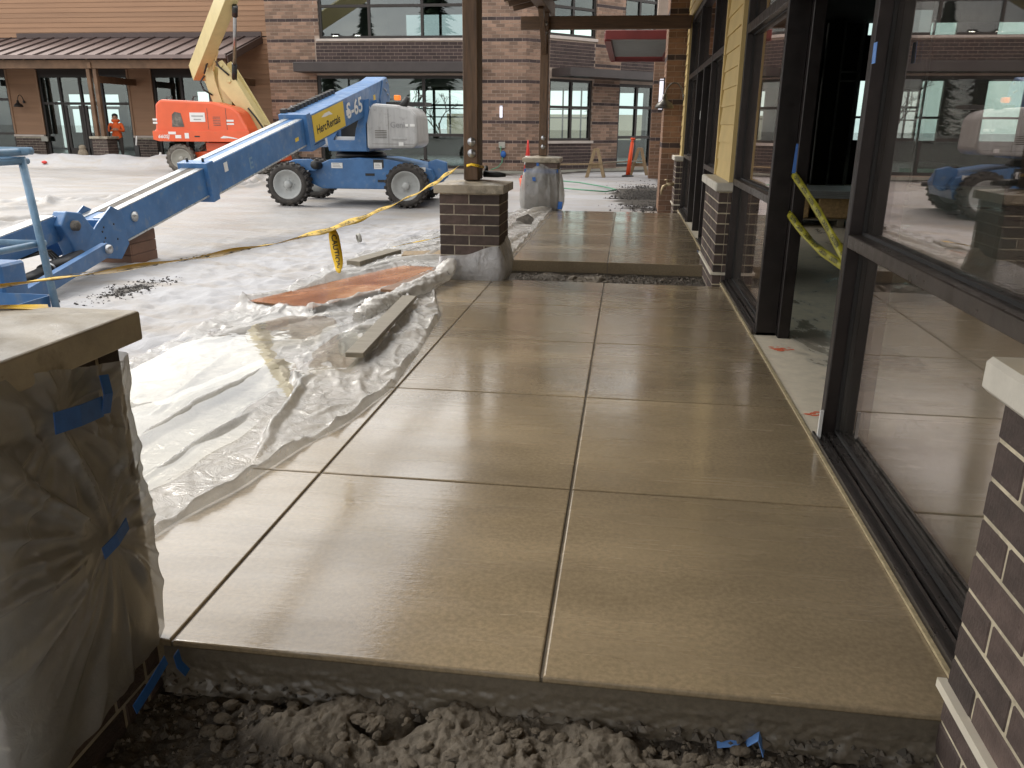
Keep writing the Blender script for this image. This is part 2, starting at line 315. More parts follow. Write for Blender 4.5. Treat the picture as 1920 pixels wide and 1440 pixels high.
def snow_mat():
    m, nt, o = newmat('snow'); p = N(nt, 'ShaderNodeBsdfPrincipled'); nt.links.new(p.outputs[0], o.inputs[0])
    at = N(nt, 'ShaderNodeAttribute', attribute_name='ice'); ag = N(nt, 'ShaderNodeAttribute', attribute_name='grit')
    ice = mathn(nt, 'ADD', at.outputs['Fac'], mathn(nt, 'MULTIPLY', mathn(nt, 'SUBTRACT', noise(nt, 0.55, 6, 0.65, (1, 1.8, 1)), 0.5), 1.3), True)
    c = mixc(nt, ice, (0.392, 0.392, 0.406), (0.255, 0.240, 0.222))
    dn = ramp(nt, noise(nt, 1.4, 7, 0.7, (0.6, 1.6, 1), 'Object', 0.5), 0.47, 0.72)
    c = mixc(nt, mathn(nt, 'MULTIPLY', dn, 0.8), c, (0.31, 0.26, 0.20))
    gr = mathn(nt, 'ADD', ag.outputs['Fac'], mathn(nt, 'MULTIPLY', mathn(nt, 'SUBTRACT', noise(nt, 1.1, 6, 0.65, (0.6, 1.6, 1)), 0.5), 1.5))
    gr = ramp(nt, gr, 0.45, 0.56)
    dirtc = ramp(nt, noise(nt, 45, 4, 0.7), 0.35, 0.7, (0.028, 0.024, 0.020), (0.10, 0.088, 0.072))
    c = mixc(nt, gr, c, dirtc)
    nt.links.new(c, p.inputs['Base Color'])
    r = N(nt, 'ShaderNodeMapRange'); nt.links.new(ice, r.inputs[0]); r.inputs[3].default_value = 0.75; r.inputs[4].default_value = 0.33
    nt.links.new(r.outputs[0], p.inputs['Roughness'])
    b1 = bump(nt, noise(nt, 40, 4, 0.65), 0.35, 0.01); b2 = bump(nt, noise(nt, 6, 5, 0.6), 0.35, 0.04, b1)
    nt.links.new(b2, p.inputs['Normal'])
    p.inputs['Subsurface Weight'].default_value = 0.0
    MATS['snow'] = m
snow_mat()
def dirt_mat():
    m, nt, o = newmat('dirt'); p = N(nt, 'ShaderNodeBsdfPrincipled'); nt.links.new(p.outputs[0], o.inputs[0])
    at = N(nt, 'ShaderNodeAttribute', attribute_name='cement')
    c = ramp(nt, noise(nt, 16, 7, 0.7), 0.3, 0.75, (0.026, 0.021, 0.016), (0.095, 0.078, 0.058))
    c2 = ramp(nt, noise(nt, 22, 6, 0.65), 0.3, 0.75, (0.075, 0.062, 0.046), (0.175, 0.148, 0.112))
    c = mixc(nt, at.outputs['Fac'], c, c2); nt.links.new(c, p.inputs['Base Color'])
    p.inputs['Roughness'].default_value = 0.8
    b1 = bump(nt, noise(nt, 120, 5, 0.7), 0.7, 0.006); b2 = bump(nt, noise(nt, 34, 5, 0.65), 0.6, 0.015, b1)
    nt.links.new(b2, p.inputs['Normal']); MATS['dirt'] = m
dirt_mat()

# ------------------------------------------------------------------ builders
class MB:
    """collects primitives and links them as one mesh object"""
    def __init__(s, mat=None): s.v = []; s.f = []; s.mi = []; s.sm = []; s.T = mat or Matrix.Identity(4); s.cur = 0
    def add(s, vs, fs, smooth=False):
        b = len(s.v); s.v += [tuple(s.T @ Vector(v)) for v in vs]
        s.f += [tuple(b+i for i in f) for f in fs]; s.mi += [s.cur]*len(fs); s.sm += [smooth]*len(fs); return s
    def box(s, x0, x1, y0, y1, z0, z1):
        v = [(x, y, z) for z in (z0, z1) for y in (y0, y1) for x in (x0, x1)]
        return s.add(v, [(0, 2, 3, 1), (4, 5, 7, 6), (0, 1, 5, 4), (2, 6, 7, 3), (0, 4, 6, 2), (1, 3, 7, 5)])
    def cbox(s, x0, x1, y0, y1, z0, z1, c=0.01):
        """box with chamfered edges (26 faces)"""
        bm = bmesh.new(); bmesh.ops.create_cube(bm, size=1.0)
        for v in bm.verts:
            v.co = Vector(((x0+x1)/2+v.co.x*(x1-x0), (y0+y1)/2+v.co.y*(y1-y0), (z0+z1)/2+v.co.z*(z1-z0)))
        bmesh.ops.bevel(bm, geom=bm.edges[:], offset=c, segments=1, affect='EDGES', profile=0.5)
        s.bm(bm); return s
    def bm(s, bm, smooth=False):
        bm.verts.index_update()
        s.add([tuple(v.co) for v in bm.verts], [tuple(v.index for v in f.verts) for f in bm.faces], smooth); bm.free(); return s
    def bar(s, a, b, wd, ht, up=(0, 0, 1)):
        a = Vector(a); b = Vector(b); d = (b-a).normalized(); u = Vector(up)
        sd = d.cross(u).normalized(); u = sd.cross(d)
        vs = []
        for p in (a, b):
            for i, j in ((-1, -1), (1, -1), (1, 1), (-1, 1)): vs.append(p+sd*i*wd/2+u*j*ht/2)
        return s.add(vs, [(3, 2, 1, 0), (4, 5, 6, 7), (0, 1, 5, 4), (1, 2, 6, 5), (2, 3, 7, 6), (3, 0, 4, 7)])
    def tube(s, pts, r, n=10, cap=True):
        pts = [Vector(p) for p in pts]; rs = r if hasattr(r, '__len__') else [r]*len(pts); vs = []; fs = []
        prev = None
        for i, p in enumerate(pts):
            d = (pts[min(i+1, len(pts)-1)]-pts[max(i-1, 0)]).normalized()
            if prev is None:
                a = Vector((0, 0, 1)) if abs(d.z) < 0.9 else Vector((1, 0, 0)); x = d.cross(a).normalized()
            else: x = (prev-d*prev.dot(d)).normalized()
            prev = x; y = d.cross(x)
            for k in range(n):
                t = 2*PI*k/n; vs.append(p+(x*math.cos(t)+y*math.sin(t))*rs[i])
        for i in range(len(pts)-1):
            for k in range(n): fs.append((i*n+k, i*n+(k+1) % n, (i+1)*n+(k+1) % n, (i+1)*n+k))
        if cap: fs += [tuple(reversed(range(n))), tuple(range((len(pts)-1)*n, len(pts)*n))]
        return s.add(vs, fs, True)
    def lathe(s, prof, o, ax, n=24, smooth=True, caps=True):
        """prof: (radius, along) pairs round axis ax from o"""
        o = Vector(o); ax = Vector(ax).normalized(); a = Vector((0, 0, 1)) if abs(ax.z) < 0.9 else Vector((1, 0, 0))
        x = ax.cross(a).normalized(); y = ax.cross(x); vs = []; fs = []
        for r, h in prof:
            for k in range(n):
                t = 2*PI*k/n; vs.append(o+ax*h+(x*math.cos(t)+y*math.sin(t))*r)
        for i in range(len(prof)-1):
            for k in range(n): fs.append((i*n+k, (i+1)*n+k, (i+1)*n+(k+1) % n, i*n+(k+1) % n))
        if caps and prof[0][0] > 1e-5: fs.append(tuple(range(n)))
        if caps and prof[-1][0] > 1e-5: fs.append(tuple(reversed(range((len(prof)-1)*n, len(prof)*n))))
        return s.add(vs, fs, smooth)
    def prism(s, poly, fn, d0, d1, bev=0.0):
        """poly: 2D outline, fn(a, b, d) -> point; extruded from d0 to d1"""
        bm = bmesh.new(); n = len(poly)
        A = [bm.verts.new(fn(a, b, d0)) for a, b in poly]; B = [bm.verts.new(fn(a, b, d1)) for a, b in poly]
        bm.faces.new(A); bm.faces.new(list(reversed(B)))
        for i in range(n): bm.faces.new((A[i], B[i], B[(i+1) % n], A[(i+1) % n]))
        bmesh.ops.recalc_face_normals(bm, faces=bm.faces[:])
        if bev: bmesh.ops.bevel(bm, geom=bm.edges[:], offset=bev, segments=2, affect='EDGES', profile=0.5)
        return s.bm(bm)
    def ball(s, c, r, sub=2, sc=(1, 1, 1)):
        bm = bmesh.new(); bmesh.ops.create_icosphere(bm, subdivisions=sub, radius=r)
        for v in bm.verts: v.co = Vector(c)+Vector((v.co.x*sc[0], v.co.y*sc[1], v.co.z*sc[2]))
        return s.bm(bm, True)
    def mesh(s, name, off=(0, 0, 0)):
        me = D.meshes.new(name); o = Vector(off)
        me.from_pydata([tuple(Vector(v)-o) for v in s.v], [], s.f); me.update()
        return me
    def build(s, name, mats, parent=None, local=False, fix=True):
        off = Vector((0, 0, 0)) if (parent is None or local) else wloc(parent)
        me = s.mesh(name, off)
        ms = mats if isinstance(mats, (list, tuple)) else [mats]
        for m in ms: me.materials.append(M(m))
        if len(ms) > 1: me.polygons.foreach_set('material_index', s.mi)
        me.polygons.foreach_set('use_smooth', s.sm)
        if fix:
            bm = bmesh.new(); bm.from_mesh(me); bmesh.ops.recalc_face_normals(bm, faces=bm.faces[:]); bm.to_mesh(me); bm.free()
        ob = D.objects.new(name, me); COL.objects.link(ob)
        if parent is not None: ob.parent = parent
        return ob
def wloc(o):
    v = Vector(o.location)
    while o.parent is not None: o = o.parent; v += Vector(o.location)
    return v
def tag(o, label=None, cat=None, group=None, kind=None):
    if label: o['label'] = label
    if cat: o['category'] = cat
    if group: o['group'] = group
    if kind: o['kind'] = kind
    return o
def thing(name, label, cat, loc=(0, 0, 0), group=None):
    o = D.objects.new(name, None); o.empty_display_size = 0.2; COL.objects.link(o); o.location = loc
    return tag(o, label, cat, group)
def struct(o): o['kind'] = 'structure'; return o
def inst(name, me, loc, parent=None, rz=0.0, rot=None):
    o = D.objects.new(name, me); COL.objects.link(o)
    p = Vector(loc)
    if parent is not None: o.parent = parent; p = p-wloc(parent)
    o.location = p
    o.rotation_euler = rot if rot else (0, 0, rz)
    return o
def rawmesh(name, V, F, mat, smooth=True, attrs=None, parent=None):
    me = D.meshes.new(name); V = np.asarray(V, dtype=np.float32); F = np.asarray(F, dtype=np.int32)
    k = F.shape[1]
    me.vertices.add(len(V)); me.vertices.foreach_set('co', V.ravel())
    me.loops.add(F.size); me.loops.foreach_set('vertex_index', F.ravel())
    me.polygons.add(len(F)); me.polygons.foreach_set('loop_start', np.arange(0, F.size, k, dtype=np.int32))
    me.update(calc_edges=True); me.validate()
    me.polygons.foreach_set('use_smooth', np.full(len(me.polygons), smooth))
    me.materials.append(M(mat))
    for nme, dom, vals in (attrs or []):
        a = me.attributes.new(nme, 'FLOAT', dom); a.data.foreach_set('value', np.asarray(vals, dtype=np.float32))
    o = D.objects.new(name, me); COL.objects.link(o)
    if parent is not None:
        o.parent = parent; o.matrix_parent_inverse = Matrix.Translation(-wloc(parent))
    return o
def grid_faces(nx, ny):
    i, j = np.meshgrid(np.arange(nx-1), np.arange(ny-1), indexing='ij')
    a = (i*ny+j).ravel(); return np.stack([a, a+ny, a+ny+1, a+1], 1)
def _h(ix, iy, s):
    n = (ix.astype(np.int64)*374761393+iy.astype(np.int64)*668265263+s*1442695041) & 0xffffffff
    n = ((n ^ (n >> 13))*1274126177) & 0xffffffff
    return ((n ^ (n >> 16)) & 0xffff)/65535.0
def vn(x, y, s=0):
    ix = np.floor(x); iy = np.floor(y); fx = x-ix; fy = y-iy
    fx = fx*fx*fx*(fx*(fx*6-15)+10); fy = fy*fy*fy*(fy*(fy*6-15)+10)
    a = _h(ix, iy, s); b = _h(ix+1, iy, s); c = _h(ix, iy+1, s); d = _h(ix+1, iy+1, s)
    return (a*(1-fx)+b*fx)*(1-fy)+(c*(1-fx)+d*fx)*fy
def fbm(x, y, o=4, s=0, g=0.5):
    t = 0; a = 1; n = 0
    for i in range(o): t = t+a*vn(x*2**i+17.3*i, y*2**i-9.1*i, s+i); n += a; a *= g
    return t/n
def ridge(x, y, o=3, s=0, g=0.5):
    t = 0; a = 1; n = 0
    for i in range(o): t = t+a*(1-np.abs(2*vn(x*2**i+31.7*i, y*2**i+3.3*i, s+i)-1)); n += a; a *= g
    return t/n
def sst(a, b, x):
    t = np.clip((x-a)/(b-a), 0, 1); return t*t*(3-2*t)
def wall_cells(u0, u1, z0, z1, ops):
    """rectangles left of (u0..u1, z0..z1) once the openings (a, b, c, d) are cut out"""
    us = sorted({u0, u1, *[o[0] for o in ops], *[o[1] for o in ops]}); res = []
    us = [u for u in us if u0 <= u <= u1]
    for a, b in zip(us, us[1:]):
        m = (a+b)/2; cuts = sorted((o[2], o[3]) for o in ops if o[0] < m < o[1]); z = z0
        for c, d in cuts:
            if c > z+1e-6: res.append((a, b, z, c))
            z = max(z, d)
        if z1 > z+1e-6: res.append((a, b, z, z1))
    return res
_GL = {}
def glyphs(text, size=1.0):
    """flat lettering mesh: (verts 2D, faces), left-aligned on the baseline"""
    k = (text, size)
    if k in _GL: return _GL[k]
    cu = D.curves.new('lettering', 'FONT'); cu.body = text; cu.size = size; cu.resolution_u = 3; cu.offset = 0.022
    ob = D.objects.new('lettering', cu); COL.objects.link(ob)
    dg = bpy.context.evaluated_depsgraph_get(); dg.update()
    me = D.meshes.new_from_object(ob.evaluated_get(dg))
    v = [(p.co.x, p.co.y) for p in me.vertices]; f = [tuple(p.vertices) for p in me.polygons]
    D.objects.remove(ob); D.curves.remove(cu); D.meshes.remove(me)
    _GL[k] = (v, f); return v, f
def lettering(text, size, org, ux, uy, mat, parent, wide=None, local=False, shear=0.0):
    """lettering on a plane at org with axes ux (reading) and uy (up)"""
    v, f = glyphs(text, 1.0); ux = Vector(ux).normalized(); uy = Vector(uy).normalized(); o = Vector(org)
    W = max(a for a, b in v); kx = (wide/W) if wide else size
    mb = MB(); mb.add([o+ux*(a*kx+shear*b*size)+uy*b*size for a, b in v], f)
    return mb.build('lettering', mat, parent, local=local, fix=False)
BR = {}
def brick_mesh(L, mat, dep=0.09, h=0.0925, c=0.004):
    k = (round(L, 3), mat, dep, round(h, 4), c)
    if k not in BR:
        mb = MB()
        if c: mb.cbox(0, L, 0, dep, 0, h, c)
        else: mb.box(0, L, 0, dep, 0, h)
        me = mb.mesh('brick'); me.materials.append(M(mat)); BR[k] = me
    return BR[k]
def brick_face(parent, org, u, length, z0, rows, mat, first=0.5, course=0.1016, mod=0.305, dep=0.09, c=0.004, dark=None, mat2=None, joint=0.011, jit=0.002, rng=random):
    """running-bond bricks as objects on a face; org = corner, u = direction along, body lies to the left of u"""
    u = Vector(u).normalized(); ang = math.atan2(u.y, u.x); nrm = Vector((u.y, -u.x, 0))
    for r in range(rows):
        x = 0.0; k = (first if r % 2 else 1.0)*mod
        while x < length-0.02:
            e = min(length, x+k)
            if length-e < 0.04: e = length
            L = e-x-(joint if e < length-1e-6 else 0)
            mt = mat2 if (dark and dark(r)) else mat
            p = Vector(org)+u*x+nrm*rng.uniform(0, jit); p.z = z0+r*course
            inst('brick', brick_mesh(L, mt, dep, course-joint, c), p, parent, ang)
            x = e; k = mod

# ------------------------------------------------------------------ terrain
def ground_h(x, y):
    """height of the snow and dirt under everything"""
    z = np.full_like(x, -0.15)
    z = z+0.13*sst(17.5, 25.5, y)+0.10*sst(-13, -15, x)*sst(26, 28, y)
    z = z+0.10*sst(-3.9, -2.2, x)*sst(15.6, 14.8, y)*sst(0.5, 2.0, y)      # snow banked up to the slab
    # windrow in front of the brown building
    bw = np.exp(-((y-27.6)/0.75)**2)*sst(-14.2, -15.2, x)
    z = z+bw*(0.34+0.30*(fbm(x*1.1, y*1.1, 4, 5)-0.5))
    z = z+0.05*np.exp(-((y-24.5)/1.2)**2)*sst(-9, -7.5, x)*sst(-2.5, -4, x)
    return z
def snow_detail(x, y):
    lump = sst(-7.2, -4.2, x-0.06*(y-7))*sst(16.0, 12.5, y)
    n = ridge(x*1.7, y*1.7, 3, 3)*0.5+fbm(x*4.2, y*4.2, 4, 9)*0.7
    d = lump*(n-0.62)*0.085+lump*(ridge(x*5.5+0.3*fbm(x*3, y*3, 2, 2), y*7.0, 2, 4)-0.6)*0.05
    d = d+(1-lump)*((fbm(x*0.35, y*0.9, 5, 21)-0.5)*0.10+(ridge(x*0.5, y*1.3, 3, 33)-0.6)*0.035)
    d = d+lump*(fbm(x*11, y*11, 2, 40)-0.5)*0.035
    for cx, cy, r, wd, a0, a1 in ((-12.0, 14.6, 2.0, 0.16, -1.3, 1.2), (-12.0, 14.6, 2.45, 0.14, -1.3, 1.2), (-13.2, 15.2, 1.2, 0.16, -1.6, 1.6), (-15, 21, 4.5, 0.18, -1.2, 0.6), (-15, 21, 4.95, 0.16, -1.2, 0.6)):
        rr = np.hypot(x-cx, (y-cy)*0.8); th = np.arctan2(y-cy, x-cx)
        m = sst(a0-0.3, a0, th)*sst(a1+0.3, a1, th)
        d = d+m*0.085*np.exp(-((rr-r)/(wd*0.6))**2)*(0.45+1.1*fbm(x*5, y*5, 3, 55))-m*np.exp(-((rr-r+wd*1.5)/wd)**2)*(0.045+0.018*np.sin(th*r*22))
    return d
def axis(parts):
    a = []
    for s, e, st in parts: a += list(np.arange(s, e, st))
    return np.array(a+[parts[-1][1]])
xs = axis([(-420, -60, 30), (-60, -24, 1.2), (-24, -16, 0.16), (-16, -9, 0.06), (-9, -1.7, 0.042), (-1.7, 1.2, 0.12), (1.2, 16, 1.2), (16, 420, 30)])
ys = axis([(-420, -40, 30), (-40, 1, 1.2), (1, 14, 0.045), (14, 30, 0.095), (30, 46, 0.8), (46, 420, 30)])
X, Y = np.meshgrid(xs, ys, indexing='ij')
Z = ground_h(X, Y)+snow_detail(X, Y)*(np.abs(X) < 40)*(np.abs(Y) < 46)
under = sst(-2.05, -1.9, X)*sst(15.62, 15.42, Y)*(X < 12)*(Y > -6)
Z = Z-0.06*sst(-3.35, -3.05, X)*(Y < 12.2)*(Y > 2)-0.45*under-0.5*(X > 1.0)*(X < 15)*(Y > -6)*(Y < 26)
lump = sst(-7.2, -4.2, X-0.06*(Y-7))*sst(16.0, 12.5, Y)
ice = np.clip(0.62-0.62*lump-0.55*np.exp(-((Y-27.6)/1.0)**2)*(X < -14)+0.2*(fbm(X*0.2, Y*0.4, 3, 77)-0.5), 0, 1)
ice = ice*sst(24, 16, np.abs(X+8)*0.9)+0.5*(1-sst(24, 16, np.abs(X+8)*0.9))
ice = ice*(1-0.75*sst(15.2, 15.9, Y)*sst(-3.2, -2.0, X))
grit = 0.86*np.exp(-(((X-0.50)/1.0)**2+((Y-20.3)/3.6)**2)**1.6)+0.0*X
grit = np.maximum(grit, 0.72*np.exp(-((Y-28.2-0.75*np.maximum(0, X+3.4))/1.5)**2)*sst(-6.5, -4, X)*(X < 1.5))
grit = np.maximum(grit, 0.8*sst(25.6, 27, Y)*sst(-12.5, -11.0, X)*sst(-2.5, -4.5, X)*0.72)
grit = np.maximum(grit, 0.66*np.exp(-(((X+5.03)/0.17)**2+((Y-7.6)/0.62)**2)))
snow = rawmesh('snowy_ground', np.stack([X.ravel(), Y.ravel(), Z.ravel()], 1), grid_faces(len(xs), len(ys)), 'snow', True,
               [('ice', 'POINT', ice.ravel()), ('grit', 'POINT', grit.ravel())])
struct(snow)

def dirt_patch(name, x0, x1, y0, y1, st, zb, seed, cem):
    xx = np.arange(x0, x1+st/2, st); yy = np.arange(y0, y1+st/2, st); x, y = np.meshgrid(xx, yy, indexing='ij')
    n = fbm(x*7, y*7, 5, seed, 0.55); big = fbm(x*2.6, y*2.6, 3, seed+40)
    c = cem(x, y)
    crack = ridge(x*3.4+0.4*fbm(x*6, y*6, 2, 3), y*3.4, 2, seed+90)
    slab_ = sst(0.42, 0.62, c+0.35*(n-0.5))
    z = zb+(n-0.5)*0.055+(big-0.5)*0.03+slab_*(0.035+0.05*(fbm(x*9, y*9, 4, seed+7, 0.6)-0.5))-slab_*0.07*sst(0.80, 0.93, crack)
    z = z+(0.012+0.010*slab_)*(ridge(x*22, y*22, 3, seed+5, 0.6)-0.5)+0.018*(fbm(x*48, y*48, 3, seed+6, 0.7)-0.5)
    o = rawmesh(name, np.stack([x.ravel(), y.ravel(), z.ravel()], 1), grid_faces(len(xx), len(yy)), 'dirt', True, [('cement', 'POINT', np.clip(slab_*0.95+0.25*(n-0.45), 0, 1).ravel())])
    return struct(o), (lambda a, b: zb)
def cem_near(x, y):
    a = np.exp(-(((x+0.38)/0.62)**2+((y-1.80)/0.17)**2)**2)
    b = np.exp(-(((x-0.55)/0.45)**2+((y-1.74)/0.10)**2)**2)*0.8
    return np.maximum(a, b)*(0.65+0.6*fbm(x*4, y*4, 3, 8))
dirt_near, _ = dirt_patch('dirt_ground', -2.3, 1.0, 0.9, 1.96, 0.006, -0.165, 3, cem_near)
dirt_far, _ = dirt_patch('dirt_strip', -1.9, 1.05, 8.05, 9.45, 0.016, -0.15, 23, lambda x, y: np.exp(-(((x+0.35)/0.3)**2+((y-8.9)/0.3)**2))*0.9)

def stones(name, n, place, smin, smax, mat, seed, label=None):
    """many small broken stones as one mass"""
    rg = np.random.RandomState(seed); base = np.array([(1, 0, 0), (-1, 0, 0), (0, 1, 0), (0, -1, 0), (0, 0, 1), (0, 0, -1)], float)
    fc = np.array([(0, 2, 4), (2, 1, 4), (1, 3, 4), (3, 0, 4), (2, 0, 5), (1, 2, 5), (3, 1, 5), (0, 3, 5)])
    P = place(rg, n); n = len(P); s = smin+(smax-smin)*rg.rand(n)**3
    V = np.repeat(base[None], n, 0)*(0.6+0.8*rg.rand(n, 6, 1))*s[:, None, None]
    V[:, :, 2] *= 0.7; a = rg.rand(n)*6.283; ca, sa = np.cos(a)[:, None], np.sin(a)[:, None]
    Vx = V[:, :, 0]*ca-V[:, :, 1]*sa; Vy = V[:, :, 0]*sa+V[:, :, 1]*ca
    V = np.stack([Vx, Vy, V[:, :, 2]], 2)+P[:, None, :]
    F = (fc[None]+6*np.arange(n)[:, None, None]).reshape(-1, 3)
    o = rawmesh(name, V.reshape(-1, 3), F, mat, False, [('tone', 'FACE', np.repeat(rg.rand(n), 8))])
    o['kind'] = 'stuff'
    if label: o['label'] = label
    return o
def pl_near(rg, n):
    x = -2.2+3.15*rg.rand(n); y = 1.25+0.68*rg.rand(n)
    keep = cem_near(x, y) < 0.35+0.3*rg.rand(n); x, y = x[keep], y[keep]
    return np.stack([x, y, -0.165+(fbm(x*7, y*7, 5, 3, 0.55)-0.5)*0.055+(fbm(x*2.6, y*2.6, 3, 43)-0.5)*0.03+0.003], 1)
stones('gravel', 4200, pl_near, 0.003, 0.018, 'stone_grey', 5, 'loose gravel and crumbs in the near dirt trench')
def clods(name, n, seed):
    rg = np.random.RandomState(seed); bm = bmesh.new(); bmesh.ops.create_icosphere(bm, subdivisions=3, radius=1.0)
    bv = np.array([v.co[:] for v in bm.verts]); bm.verts.index_update(); bf = np.array([[v.index for v in f.verts] for f in bm.faces]); bm.free()
    V = []; F = []
    for i in range(n):
        cx = -1.15+2.05*rg.rand(); cy = 1.56+0.33*rg.rand(); s = 0.006+0.020*rg.rand()**2.5
        if rg.rand() > 0.25+1.2*cem_near(np.array([cx]), np.array([cy]))[0]: continue
        o = rg.rand()*50; d = 0.55+0.9*fbm(bv[:, 0]*1.3+o, bv[:, 1]*1.3+bv[:, 2]*1.7+o, 4, seed, 0.65)
        a = rg.rand()*6.28; p = bv*d[:, None]*s*np.array([1.2, 0.9, 0.62]); x = p[:, 0]*math.cos(a)-p[:, 1]*math.sin(a); y = p[:, 0]*math.sin(a)+p[:, 1]*math.cos(a)
        F.append(bf+len(bv)*len(V)); V.append(np.stack([x+cx, y+cy, p[:, 2]-0.165+(fbm(np.array([cx*7]), np.array([cy*7]), 5, 3, 0.55)[0]-0.5)*0.055+0.03*cem_near(np.array([cx]), np.array([cy]))[0]+0.006], 1))
    o = rawmesh(name, np.concatenate(V), np.concatenate(F), 'clod', False); o['kind'] = 'stuff'; o['label'] = 'broken clods of dried cement in the dirt trench'
clods('dirt_clods', 380, 4)
def pl_edge(rg, n):
    x = -1.35+2.3*rg.rand(n); y = 1.925-0.03*rg.rand(n)**2; return np.stack([x, y, -0.17+0.055*rg.rand(n)**1.6], 1)
stones('concrete_crumbs', 650, pl_edge, 0.006, 0.022, 'stone_grey', 6, 'crumbs of concrete along the slab edge')
def pl_far(rg, n):
    x = -1.2+2.1*rg.rand(n); y = 8.15+1.22*rg.rand(n); return np.stack([x, y, -0.15+(fbm(x*7, y*7, 5, 23, 0.55)-0.5)*0.055+0.005], 1)
stones('gravel', 3600, pl_far, 0.008, 0.026, 'stone_grey', 8, 'gravel in the strip between the two slabs')
def pl_patch(rg, n):
    x = -5.03+0.11*rg.randn(n); y = 7.6+0.34*rg.randn(n); y = np.clip(y, 6.85, 8.35)
    return np.stack([x, y, ground_h(x, y)+snow_detail(x, y)+0.004], 1)
stones('gravel', 520, pl_patch, 0.006, 0.02, 'stone_dark', 9, 'dark gravel patch showing through the ice')
def pl_r(rg, n):
    x = 0.55+0.38*rg.randn(n); y = 20.3+1.5*rg.randn(n); k = (x < 0.95) & (y > 16.2) & (x > -0.6)
    x, y = x[k], y[k]; return np.stack([x, y, ground_h(x, y)+0.005], 1)
stones('gravel', 3000, pl_r, 0.012, 0.04, 'stone_dark', 10, 'dark gravel bared of snow beside the orange column')

# ------------------------------------------------------------------ walkway slabs
def slab(name, x0, x1, y0, y1, xj, yj, lip):
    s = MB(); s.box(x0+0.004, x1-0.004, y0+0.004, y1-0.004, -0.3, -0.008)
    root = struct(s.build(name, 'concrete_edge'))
    xe = [x0, *xj, x1]; ye = [y0, *yj, y1]; g = 0.0045
    for i in range(len(xe)-1):
        for j in range(len(ye)-1):
            a, b, c, d = xe[i]+(g if i else 0), xe[i+1]-(g if i < len(xe)-2 else 0), ye[j]+(g if j else 0), ye[j+1]-(g if j < len(ye)-2 else 0)
            zb = -0.13 if j == 0 else -0.05
            bm = bmesh.new(); bmesh.ops.create_cube(bm, size=1.0)
            for v in bm.verts: v.co = Vector(((a+b)/2+v.co.x*(b-a), (c+d)/2+v.co.y*(d-c), zb/2+v.co.z*abs(zb)))
            ed = [e for e in bm.edges if all(v.co.z > -1e-4 for v in e.verts)]
            bmesh.ops.bevel(bm, geom=ed, offset=0.007, segments=3, affect='EDGES', profile=0.5)
            mb = MB(); mb.bm(bm)
            mb.build('concrete_panel', 'concrete', root)
    return root
XJ = [-1.305, -0.172]
walk = slab('walkway', -1.95, 1.0, 1.93, 8.1, XJ, [3.19, 4.45, 5.70, 6.95], True)
walk2 = slab('walkway', -1.95, 1.0, 9.40, 15.35, XJ, [11.95, 13.75], True)
# ragged skirt of spilled concrete under the near edge
xx = np.arange(-1.33, 0.985, 0.005); tt = np.linspace(0, 1, 30); x, t = np.meshgrid(xx, tt, indexing='ij')
wv = fbm(x*6, t*2, 4, 61)
y = 1.926-0.006*t-0.022*t**3*fbm(x*5, t*0+1, 3, 62)-0.012*(fbm(x*24, t*6, 4, 63, 0.62)-0.45)*sst(0.05, 0.5, t)-0.020*np.clip(ridge(x*11, t*3, 3, 66)-0.6, 0, 1)*sst(0.6, 0.95, t)
z = -0.018-t*(0.135+0.02*fbm(x*9, t*0+4, 2, 64))
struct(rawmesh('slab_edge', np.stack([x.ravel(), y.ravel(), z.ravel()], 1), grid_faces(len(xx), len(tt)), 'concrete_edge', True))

# ------------------------------------------------------------------ pillars of the porch
def pillar(cx, y0, label, wd=0.61, rows=8, bottom=-0.16, top=0.86):
    x0 = cx-wd/2; x1 = cx+wd/2; y1 = y0+wd; zt = rows*0.1016
    zb = top-zt
    t = thing('brick_pillar', label, 'pillar', (cx, (y0+y1)/2, bottom), 'brick pillars along the walkway')
    core = MB(); core.box(x0+0.003, x1-0.003, y0+0.003, y1-0.003, bottom-0.1, top); core.build('mortar_core', 'mortar', t)
    rb = int((zb-bottom)/0.1016)+1; z0 = zb-rb*0.1016; n = rows+rb
    brick_face(t, (x0, y0, 0), (1, 0, 0), wd, z0, n, 'brick_dark')
    brick_face(t, (x1, y1, 0), (-1, 0, 0), wd, z0, n, 'brick_dark')
    brick_face(t, (x1, y0+0.101, 0), (0, 1, 0), wd-0.202, z0, n, 'brick_dark', first=0.9)
    brick_face(t, (x0, y1-0.101, 0), (0, -1, 0), wd-0.202, z0, n, 'brick_dark', first=0.9)
    c = MB(); bm = bmesh.new(); e = 0.047
    vs = [bm.verts.new(p) for p in ((x0-e, y0-e, top+0.002), (x1+e, y0-e, top+0.002), (x1+e, y1+e, top+0.002), (x0-e, y1+e, top+0.002),
                                    (x0-e, y0-e, top+0.084), (x1+e, y0-e, top+0.084), (x1+e, y1+e, top+0.084), (x0-e, y1+e, top+0.084), (cx, (y0+y1)/2, top+0.125))]
    for f in ((3, 2, 1, 0), (0, 1, 5, 4), (1, 2, 6, 5), (2, 3, 7, 6), (3, 0, 4, 7), (4, 5, 8), (5, 6, 8), (6, 7, 8), (7, 4, 8)): bm.faces.new([vs[i] for i in f])
    bmesh.ops.bevel(bm, geom=bm.edges[:], offset=0.006, segments=2, affect='EDGES', profile=0.5)
    c.bm(bm); c.build('cap', 'cap_stone', t)
    return t
PX = -1.545
p_near = pillar(-1.66, 1.345, 'dark brick pillar wrapped in clear plastic, stone cap with caution tape lying on it', top=0.926)
p_mid = pillar(PX, 8.05, 'bare dark brick pillar under the wooden post, plastic bunched round its foot')
